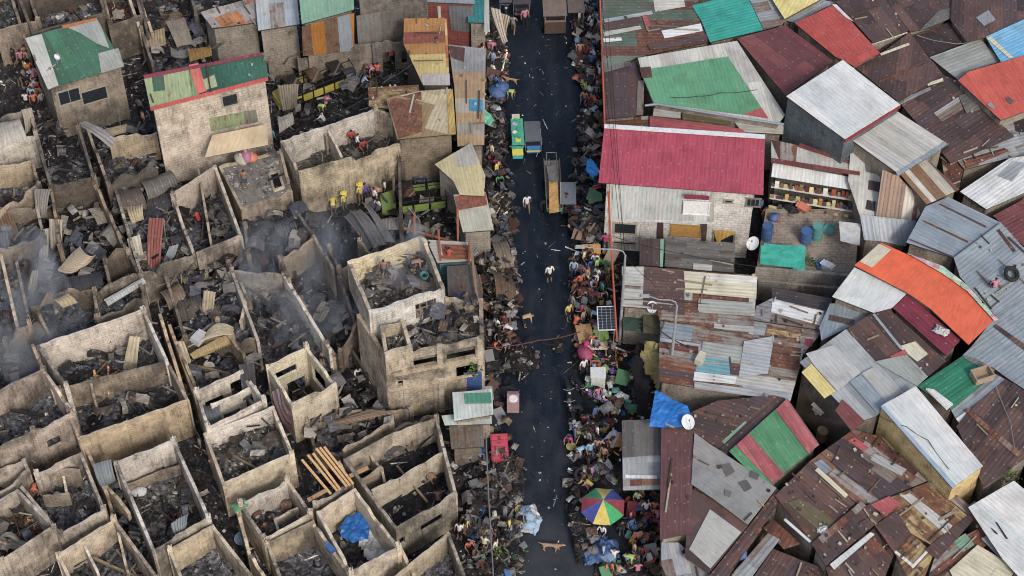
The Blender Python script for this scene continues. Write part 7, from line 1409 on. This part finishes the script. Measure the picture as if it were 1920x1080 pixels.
def dish(label,px,py,z,rot,r_=.45):
    r=single('satellite_dish',label,'satellite dish',px,py,z,rot); mb=MB(); q=Matrix.Rotation(rad(35),3,'X'); vs=[];fs=[];n=20
    for i in range(5):
        for j in range(n): a=2*math.pi*j/n; t=i/4; vs.append(q@Vector((r_*t*math.cos(a),r_*t*math.sin(a)*1.15,.12*t*t))+Vector((0,0,.45)))
    for i in range(4):
        for j in range(n): fs.append((i*n+j,i*n+(j+1)%n,(i+1)*n+(j+1)%n,(i+1)*n+j))
    mb.mesh(vs,fs,C('#d3d6d8')); mb.mesh([v-Vector((0,0,.02)) for v in vs],[f[::-1] for f in fs],C('#b0b3b5')); mb.build('reflector',PLAIN,r,(0,0,0),smooth=True)
    mb=MB(); mb.tube([(0,0,0),(0,.05,.42)],.03,C('#777777'),6); mb.build('mast',STEEL,r,(0,0,0)); mb=MB(); mb.tube([(0,-.35,.25),(0,-.42,.62),(0,-.2,.85)],.015,C('#777777'),5); mb.box((0,-.2,.87),(.08,.08,.1),C('#555555')); mb.build('feed_arm',STEEL,r,(0,0,0))
dish('white satellite dish at the corner of the blue roof tarp',1288,800,3.9,20,.36); dish('white satellite dish on the yard corner beside the crimson roofed house',1411,466,3.0,-40,.36)
dish('white upturned dish behind the khaki board canopy',1222,585,3.2,0,.3); dish('small broken dish on the sooty green roof',108,118,4.9,60,.18)
# street lamps
def lamp(label,px,py,h,armdx,dy):
    p=W(px,py,h); r=bpy.data.objects.new('street_lamp',None); COL.objects.link(r); r.location=(p.x,p.y,0); reg(r,label,'street lamp',px,py); O=(0,0,0)
    mb=MB(); mb.tube([(0,0,0),(0,0,h*.5),(0,0,h-.4)],[.10,.085,.06],C('#5a5c5f'),10); mb.build('pole',STEEL,r,O)
    mb=MB(); pts=[(0,0,h-.4),(armdx*.06,0,h-.05),(armdx*.25,0,h+.12),(armdx*.6,0,h+.15),(armdx,dy,h+.12)]; mb.tube(pts,.035,C('#6c6f72'),8); mb.build('arm',STEEL,r,O)
    mb=MB(); mb.box((armdx*1.08,dy,h+.1),(.55,.2,.1),C('#9c9e9f'),taper=.8); mb.build('lamp_head',PLAIN,r,O); mb=MB(); mb.box((armdx*1.08,dy,h+.035),(.4,.15,.03),C('#d9d9cf')); mb.build('diffuser',GLASS,r,O)
lamp('curved grey street lamp whose arm reaches over the stalls',1173,470,8.5,-2.3,.2); lamp('curved street lamp rising through the patchwork rust roof',1270,565,8.5,-1.6,.3)
# cables, ropes
def cable(name,label,pts,z,r_,col,sag=.3,cat='cable'):
    P=[W(x,y,h) for (x,y),h in zip(pts,zs(pts,z))]; mb=MB(); Q=[]
    for i in range(len(P)-1):
        for k in range(8): t=k/8; Q.append(P[i].lerp(P[i+1],t)-Vector((0,0,sag*4*t*(1-t))))
    Q.append(P[-1]); mb.tube(Q,r_,C(col),6); o=mb.build(name,PLAIN,None,P[0]); reg(o,label,cat,*avg(pts))
cable('cable','long orange overhead cable running along the right side of the street',[(1124,-30),(1134,236),(1146,460),(1157,640)],[5.6,5.4,5.2,5.0],.055,'#c25a3e',.05)
cable('rope','dark red rope strung across the street',[(912,652),(1010,638),(1088,622)],[2.2,1.8,2.2],.035,'#5a2f33',.15,'rope')
for i,(a,z,lb) in enumerate([([(1256,182),(1310,180),(1350,174),(1420,168)],4.75,'thin dark wire wandering over the plain green roof'),([(1720,66),(1780,80),(1812,80)],4.9,'thin pale wire over the very dark brown roof'),([(1650,780),(1700,800),(1740,825),(1780,880)],5.45,'thin wire across the white roof over yellow walls'),([(1868,725),(1895,790),(1905,850)],4.7,'thin wire over the brown roof with the rust ridge'),([(1140,440),(1250,470),(1420,500)],3.9,'sagging wire in front of the crimson roofed house'),([(1160,560),(1240,560),(1330,570)],4.2,'wire between the two street lamps'),([(716,157),(800,100)],4.5,'thick cable slanting across the black yard'),([(610,225),(690,180)],3.0,'second cable slanting low across the black yard'),([(1200,602),(1240,622),(1290,650)],4.2,'wire behind the olive yellow cloth')]): cable('wire',lb,a,z,.018 if i<6 else .03,'#8a8a88' if i in(1,3) else '#2a2a2c',.1,'wire')
cable('pipe_rail','thin grey pipe running along the lower left kerb',[(911,812),(916,930),(926,1095)],1.6,.04,'#77757a',0,'pipe')
for i,(a_,b_) in enumerate([((1127,-20),(1172,478)),((1118,-20),(1168,482)),((1172,478),(1268,575)),((1140,30),(1172,480))]): cable('wire',['first','second','third','fourth'][i]+' thin overhead wire strung to the street lamp beside the crimson roofed house',[a_,((a_[0]+b_[0])/2,(a_[1]+b_[1])/2),b_],7.6,.014,'#26262a',.2,'wire')
TY=MB(); 
for k in range(16):
    a0=2*math.pi*k/16; a1=2*math.pi*(k+1)/16; TY.tube([(.3*math.cos(a0),.3*math.sin(a0),.1),(.3*math.cos(a1),.3*math.sin(a1),.1)],.1,C('#3a3836'),7,cap=False)
ty=TY.build('tyre',RUB,None,(0,0,0)); tym=ty.data; bpy.data.objects.remove(ty)
for px,py,z,lb in ((190,300,.8,'grey burnt tyre rim lying in the passage room'),(208,306,.7,'second burnt tyre beside the first in the passage room'),(1090,892,.5,'tyre on the ash heap above the rainbow umbrella'),(830,320,.5,'scorched tyre by the burnt green jeep'),(742,385,.4,'scorched tyre left of the burnt green jeep'),(1895,515,4.75,'tyre left on the scrap littered roof slope'),(935,980,.3,'tyre on the lower left kerb')):
    o=bpy.data.objects.new('tyre',tym); COL.objects.link(o); o.location=W(px,py,z); o.rotation_euler=(.3,.2,0); o.scale=(1.2,1.2,1.2); reg(o,lb,'tyre',px,py)
# timber
def beam(label,a,b,za,zb,w_,col,group,name='timber_plank',cat='plank',h=None):
    A_=W(*a,za);B_=W(*b,zb); mb=MB(); mb.bar(A_,B_,w_,C(col),h); o=mb.build(name,WOOD,None,(A_+B_)/2); return reg(o,label,cat,(a[0]+b[0])/2,(a[1]+b[1])/2,group)
beam('tall brown post leaning at the street side of the storeyed ruin',(882,455),(903,630),4.6,4.0,.14,'#8a745a',None,name='timber_post',cat='post')
beam('dark upright post in front of the long upper storey',(738,330),(740,404),2.8,.2,.14,'#6b5d4d',None,name='timber_post',cat='post')
nm=['first','second','third','fourth','fifth','sixth']
for i,(a,b) in enumerate([((566,862),(620,926)),((577,853),(632,920)),((587,850),(638,918)),((593,841),(650,912)),((600,839),(656,910)),((608,838),(662,907))]):
    beam(f'{nm[i]} bright new timber plank from the left, laid over the gap room',a,b,3.25,3.25,.13,'#d9ac70','bright new timber planks',h=.06)
beam('tan beam across the left end of the gap room',(577,938),(614,918),3.1,3.1,.16,'#b08a63',None); beam('tan beam sticking out right of the bright planks',(655,893),(690,877),3.1,3.1,.16,'#b58d66',None)
for i,(a,b,za,zb) in enumerate([((757,428),(865,458),3.2,3.0),((777,398),(778,447),4.2,2.9),((858,390),(859,462),4.8,2.9),((828,482),(884,480),3.7,3.7),((880,452),(880,535),4.2,3.2),((836,462),(884,470),3.75,3.75),((822,430),(826,490),4.0,3.6)]):
    beam(['long sloping','left upright','right upright','lower level','thin outer upright','short level','slim inner upright'][i]+' rust brown beam of the wooden frame beside the turquoise block',a,b,za,zb,.12,'#96593f','rust brown beams of the wooden frame')
tr_=random.Random(5)
for key,(t,J,f,wn) in list(CELLS.items()):
    A_=abs(area(J)); n=min(7,max(2,int(A_/5))); xs=[p[0] for p in J];ys=[p[1] for p in J]
    for k in range(n):
        for _ in range(30):
            x=tr_.uniform(min(xs),max(xs));y=tr_.uniform(min(ys),max(ys))
            if pip(x,y,inset(J,.35)): break
        else: continue
        L=tr_.uniform(.8,min(3.0,A_**.5)); a=tr_.random()*6.28; el=tr_.uniform(.02,.35); mb=MB(); d=Vector((math.cos(a)*L/2,math.sin(a)*L/2,el*L/2)); c=Vector((x,y,f+.25+el*L/2))
        e1=c+d;e2=c-d
        if not (pip(e1.x,e1.y,J) and pip(e2.x,e2.y,J)): d=d*.4; e1=c+d;e2=c-d
        q=tr_.random()
        if q<.7:
            mb.bar(e1,e2,tr_.uniform(.06,.14),vary(C(tr_.choice(['#3a322d','#5b4b3e','#7d6a56','#2b2828','#8d7b66','#4d4a48'])),.2)); o=mb.build('charred_timber',WOOD,None,c); lb='charred timber lying inside '; ct='timber'; gr='charred timbers inside '+wn
        else:
            w_=tr_.uniform(.5,.9); s_=Vector((-math.sin(a)*w_/2,math.cos(a)*w_/2,tr_.uniform(-.15,.25))); col=vary(C(tr_.choice(['#5f5b57','#76706a','#4a4849','#8b857b','#665044']),.4),.15); T=[];nn_=10
            for i in range(nn_+1):
                for j in range(5): u=i/nn_-.5;v=j/4-.5; T.append(c+d*2*v*.9+s_*2*u+Vector((0,0,(.03 if i%2 else -.03)+.2*mnoise.noise(Vector((u*2+k,v*2,x))))))
            fs=[(i*5+j,i*5+5+j,i*5+6+j,i*5+1+j) for i in range(nn_) for j in range(4)]; us=[(p_.x,p_.y) for p_ in T]
            mb.mesh(T,fs,col,uvs=us); mb.mesh([p_-Vector((0,0,.012)) for p_ in T],[g_[::-1] for g_ in fs],col,uvs=us); o=mb.build('roofing_sheet',SHEET,None,c); lb='buckled roofing sheet inside '; ct='metal sheet'; gr='buckled sheets inside '+wn
        px_,py_=PX(c); reg(o,lb+wn,ct,px_,py_,gr)
# loose things lying on the rusty roofs
lr=random.Random(9)
for key,nb,ns in [('rp1',5,40),('rp2',5,45),('rp3',4,25),('rp4',7,30),('rp5',5,20),('rp6',3,10),('rp7',4,12),('rp9',4,12),('bigblue2',8,30),('patchtop',4,12),('ctr1',6,20),('ctr2',6,20),('rcan1',7,10),('rcan2',4,10),('brown_t',5,16),('bb1',4,10),('bb2',6,20),('bt1',3,10),('bdark',3,8),('brown_r',3,12),('feltbig',3,8),('brs3',5,14),('lcan',5,20),('lrust',4,14),('long',5,10),('ltl2',6,20),('marstrip',2,8),('gutter',3,8),('fb',2,6),('lgreen',2,5),('lred',3,8),('ctr4',3,10),('lpost',4,10),('tearless',0,0)]:
    if key not in HS: continue
    pl=HS[key]; n=pl.n; wn=pl.t['label']; wn=' '.join(wn.split()[:6]); 
    if wn.split()[-1] in('of','with','on','the','and','at','by','in','a','beside','under','to','above','below'): wn=' '.join(wn.split()[:-1])
    P2=[((p-pl.c).dot(pl.eu),(p-pl.c).dot(pl.ev)) for p in pl.P]; xs=[p[0] for p in P2];ys=[p[1] for p in P2]
    def rp():
        for _ in range(40):
            a,b=lr.uniform(min(xs),max(xs)),lr.uniform(min(ys),max(ys))
            if pip(a,b,P2): return a,b
        return None
    sm=MB()
    for k in range(int(ns*.6)):
        q=rp()
        if not q: continue
        s=lr.uniform(.04,.16); p=pl.c+pl.eu*q[0]+pl.ev*q[1]+n*(.09+s*.3); sm.box(p,(s,s*lr.uniform(.5,1.5),s*.6),vary(C(lr.choice(['#a9a7a0','#8d8983','#4b4744','#b4a58c','#7d6a58','#2b2a2a'])),.2),rz=lr.random()*6)
    if sm.f: o=sm.build('roof_litter',PLAIN,None,pl.c); px_,py_=PX(pl.c); reg(o,'bits of litter strewn on the '+wn,'litter',px_,py_,kind='stuff')
    for k in range(nb):
        q=rp()
        if not q: continue
        along=lr.random()<.65; d=(pl.eu if along else pl.ev)*lr.uniform(.3,1.1); d=d+ (pl.ev if along else pl.eu)*lr.uniform(-.15,.15); c=pl.c+pl.eu*q[0]+pl.ev*q[1]+n*.15
        def inn(p): v=p-pl.c; return pip(v.dot(pl.eu),v.dot(pl.ev),P2)
        if not(inn(c+d) and inn(c-d)): d*=.4
        mb=MB(); mb.bar(c+d,c-d,lr.uniform(.05,.10),vary(C(lr.choice(['#9b8d76','#7d6b58','#4b3e35','#a9a08f','#5e4c3f'])),.2),.05); o=mb.build('loose_batten',WOOD,None,c); px_,py_=PX(c); reg(o,'loose batten lying on the '+wn,'batten',px_,py_,'loose battens on the '+wn)
# white pipes, box, vents on the dark green roof
fp=HS['forest']
for i in range(5):
    a=hit(1737+i*3,729+i*.5,fp.c+fp.n*(.16+.05*(i%2)),fp.n); b=hit(1776+i*2.5,767-i*2,fp.c+fp.n*(.16+.05*(i%2)),fp.n); mb=MB(); mb.tube([a,b],.07,C('#d8dad8'),8); o=mb.build('plastic_pipe',PLAIN,None,(a+b)/2); reg(o,'white plastic pipe in the heap on the dark green roof','pipe',1755,748,'white pipes on the dark green roof')
good('crate',1840,708,'tan',4.85,1.9,rot=20,label='tan wooden crate on the dark green ribbed roof',group=None)
# gutter pipe under green roof
cable('gutter_pipe','pale gutter pipe along the lower edge of the plain green roof',[(1209,198),(1232,195),(1300,207),(1400,223),(1470,233)],4.35,.07,'#8f9ba8',0,'gutter pipe')
cable('gutter_pipe','white leaning pole at the left end of the crimson roofed house',[(1144,344),(1147,470)],[6.0,.3],.05,'#c9c6bd',0,'pole')
# ================= PLANTS =================
def plant(label,px,py,z,n=90,r_=.5,h_=.7,cols=('#4f6b2f','#3d5728','#6a8540')):
    p=W(px,py,z); r=bpy.data.objects.new('potted_plant',None); COL.objects.link(r); r.location=p; reg(r,label,'plant',px,py); mb=MB(); q=random.Random(int(px))
    for k in range(n):
        a=q.random()*6.28; el=q.uniform(.1,1.4); d=Vector((math.cos(a)*math.cos(el),math.sin(a)*math.cos(el),math.sin(el))); c=d*q.uniform(.15,1)*r_+Vector((0,0,h_*.5)); s=Vector((-math.sin(a),math.cos(a),0))*q.uniform(.03,.06); L=d*q.uniform(.1,.18)
        mb.mesh([c,c+L*.5+s,c+L,c+L*.5-s],[(0,1,2,3)],vary(C(q.choice(cols)),.25,q))
    mb.build('foliage',CLOTH,r,(0,0,0)); mb=MB()
    for k in range(5): a=k*1.26; mb.tube([(0,0,0),(math.cos(a)*.12,math.sin(a)*.12,h_*.4),(math.cos(a)*.3,math.sin(a)*.3,h_*.8)],[.02,.015,.008],C('#5b4a35'),5)
    mb.build('stem',WOOD,r,(0,0,0))
plant('small green shrub sprouting from the window of the storeyed ruin',888,706,3.6); plant('weedy green bush at the lower right beside the white corner roof',1886,905,3.2,120,.7,.8); plant('young green plant on the bottom left kerb',935,1050,.2); plant('green leafy pot on the yard wall front',1520,498,2.0,60,.35,.4)
# ================= SMOKE =================
def smoke(label,pts,z0,z1,dens,seed):
    P=[W(x,y,z0) for x,y in pts]; c=sum(P,Vector())/len(P); I=[(p.x,p.y) for p in P]; I=I if area(I)>0 else I[::-1]; mb=MB(); k=len(I)
    mb.mesh([Vector((*p,z0)) for p in I]+[Vector((c.x+(p[0]-c.x)*.7,c.y+(p[1]-c.y)*.7,z1)) for p in I],[tuple(range(k))[::-1],tuple(range(k,2*k))]+[(i,(i+1)%k,(i+1)%k+k,i+k) for i in range(k)],C('#ffffff'))
    m=bpy.data.materials.new('thin_smoke'); m.use_nodes=True; t=m.node_tree; t.nodes.remove(t.nodes['Principled BSDF']); n=N(t)
    v=n('VolumePrincipled',{'Color':(.82,.86,.92,1),'Anisotropy':.2}); ob=n('TexCoord').outputs['Object']
    f=n.noise(n.mapping(ob,(1,.55,.4),(0,0,.7)),.75,7,.68); f=n.math('SUBTRACT',f,.47); f=n.math('MULTIPLY',f,dens*5.0); f=n.math('MAXIMUM',f,0.0)
    rr_=max((Vector(p)-Vector((c.x,c.y))).length for p in I)
    L=n('VectorMath',{0:n.mapping(ob,(1/rr_,1/rr_,.12))},operation='LENGTH').outputs['Value']; fo=n.math('SUBTRACT',1.0,L,clamp=True)
    t.links.new(n.math('MULTIPLY',f,fo),v.inputs['Density']); t.links.new(v.outputs[0],t.nodes['Material Output'].inputs['Volume'])
    o=mb.build('smoke',m,None,(c.x,c.y,z0)); return reg(o,label,'smoke',*avg(pts),kind='stuff')
smoke('thin blue grey smoke drifting over the centre of the burnt block',[(440,470),(700,440),(720,620),(560,700),(430,620)],1.0,7,.5,1)
smoke('thin smoke drifting in at the far left of the burnt block',[(-80,480),(110,470),(190,640),(80,760),(-80,760)],1.0,6,.8,2)
smoke('wisp of smoke above the white topped upper room',[(690,470),(800,440),(820,540),(700,560)],6.8,9.5,.8,3)
# ---------------- labels: name what tells look-alikes apart ----------------
from collections import defaultdict
def trim(s,n=16):
    w_=s.split()
    if len(w_)<=n: return s
    for a,b in ((' and navy trousers',''),(' and black trousers',''),(' and khaki trousers',''),(' and blue trousers',''),(' and maroon trousers',''),(' and navy shorts',''),(' and black shorts',''),(' and khaki shorts',''),(' and blue shorts',''),(' and maroon shorts',''),(' in navy shorts',''),(' in khaki shorts',''),(' in blue shorts','')):
        if len(s.split())>n: s=s.replace(a,b)
    w_=s.split()[:n]
    while w_[-1] in('the','of','in','a','with','and','on','at','left','right','by','to','just','two'): w_=w_[:-1]
    return ' '.join(w_)
for o,px,py in REG: o['label']=trim(o['label'],16)
ORD=['','second','third','fourth','fifth','sixth','seventh','eighth','ninth']
for _pass in (0,1):
    D=defaultdict(list)
    for r_ in REG: D[r_[0]['label'].lower()].append(r_)
    for k,L in D.items():
        if len(L)<2 or len(L)>9: continue
        if L[0][0].get('kind')=='structure': continue
        dx=max(r_[1] for r_ in L)-min(r_[1] for r_ in L); dy=max(r_[2] for r_ in L)-min(r_[2] for r_ in L)
        hor=dx>=dy; L.sort(key=lambda r_:r_[1] if hor else r_[2]); n_=len(L)
        for i,(o,px,py) in enumerate(L):
            a=('leftmost' if hor else 'topmost') if i==0 else (('rightmost' if hor else 'lowest') if i==n_-1 else ORD[i]+(' from left' if hor else ' from top'))
            o['label']=trim(o['label'],16-1-len(a.split()))+', '+a
gc=defaultdict(int)
for o,px,py in REG:
    if 'group' in o: gc[o['group']]+=1
for o,px,py in REG:
    if 'group' in o and gc[o['group']]<2: del o['group']
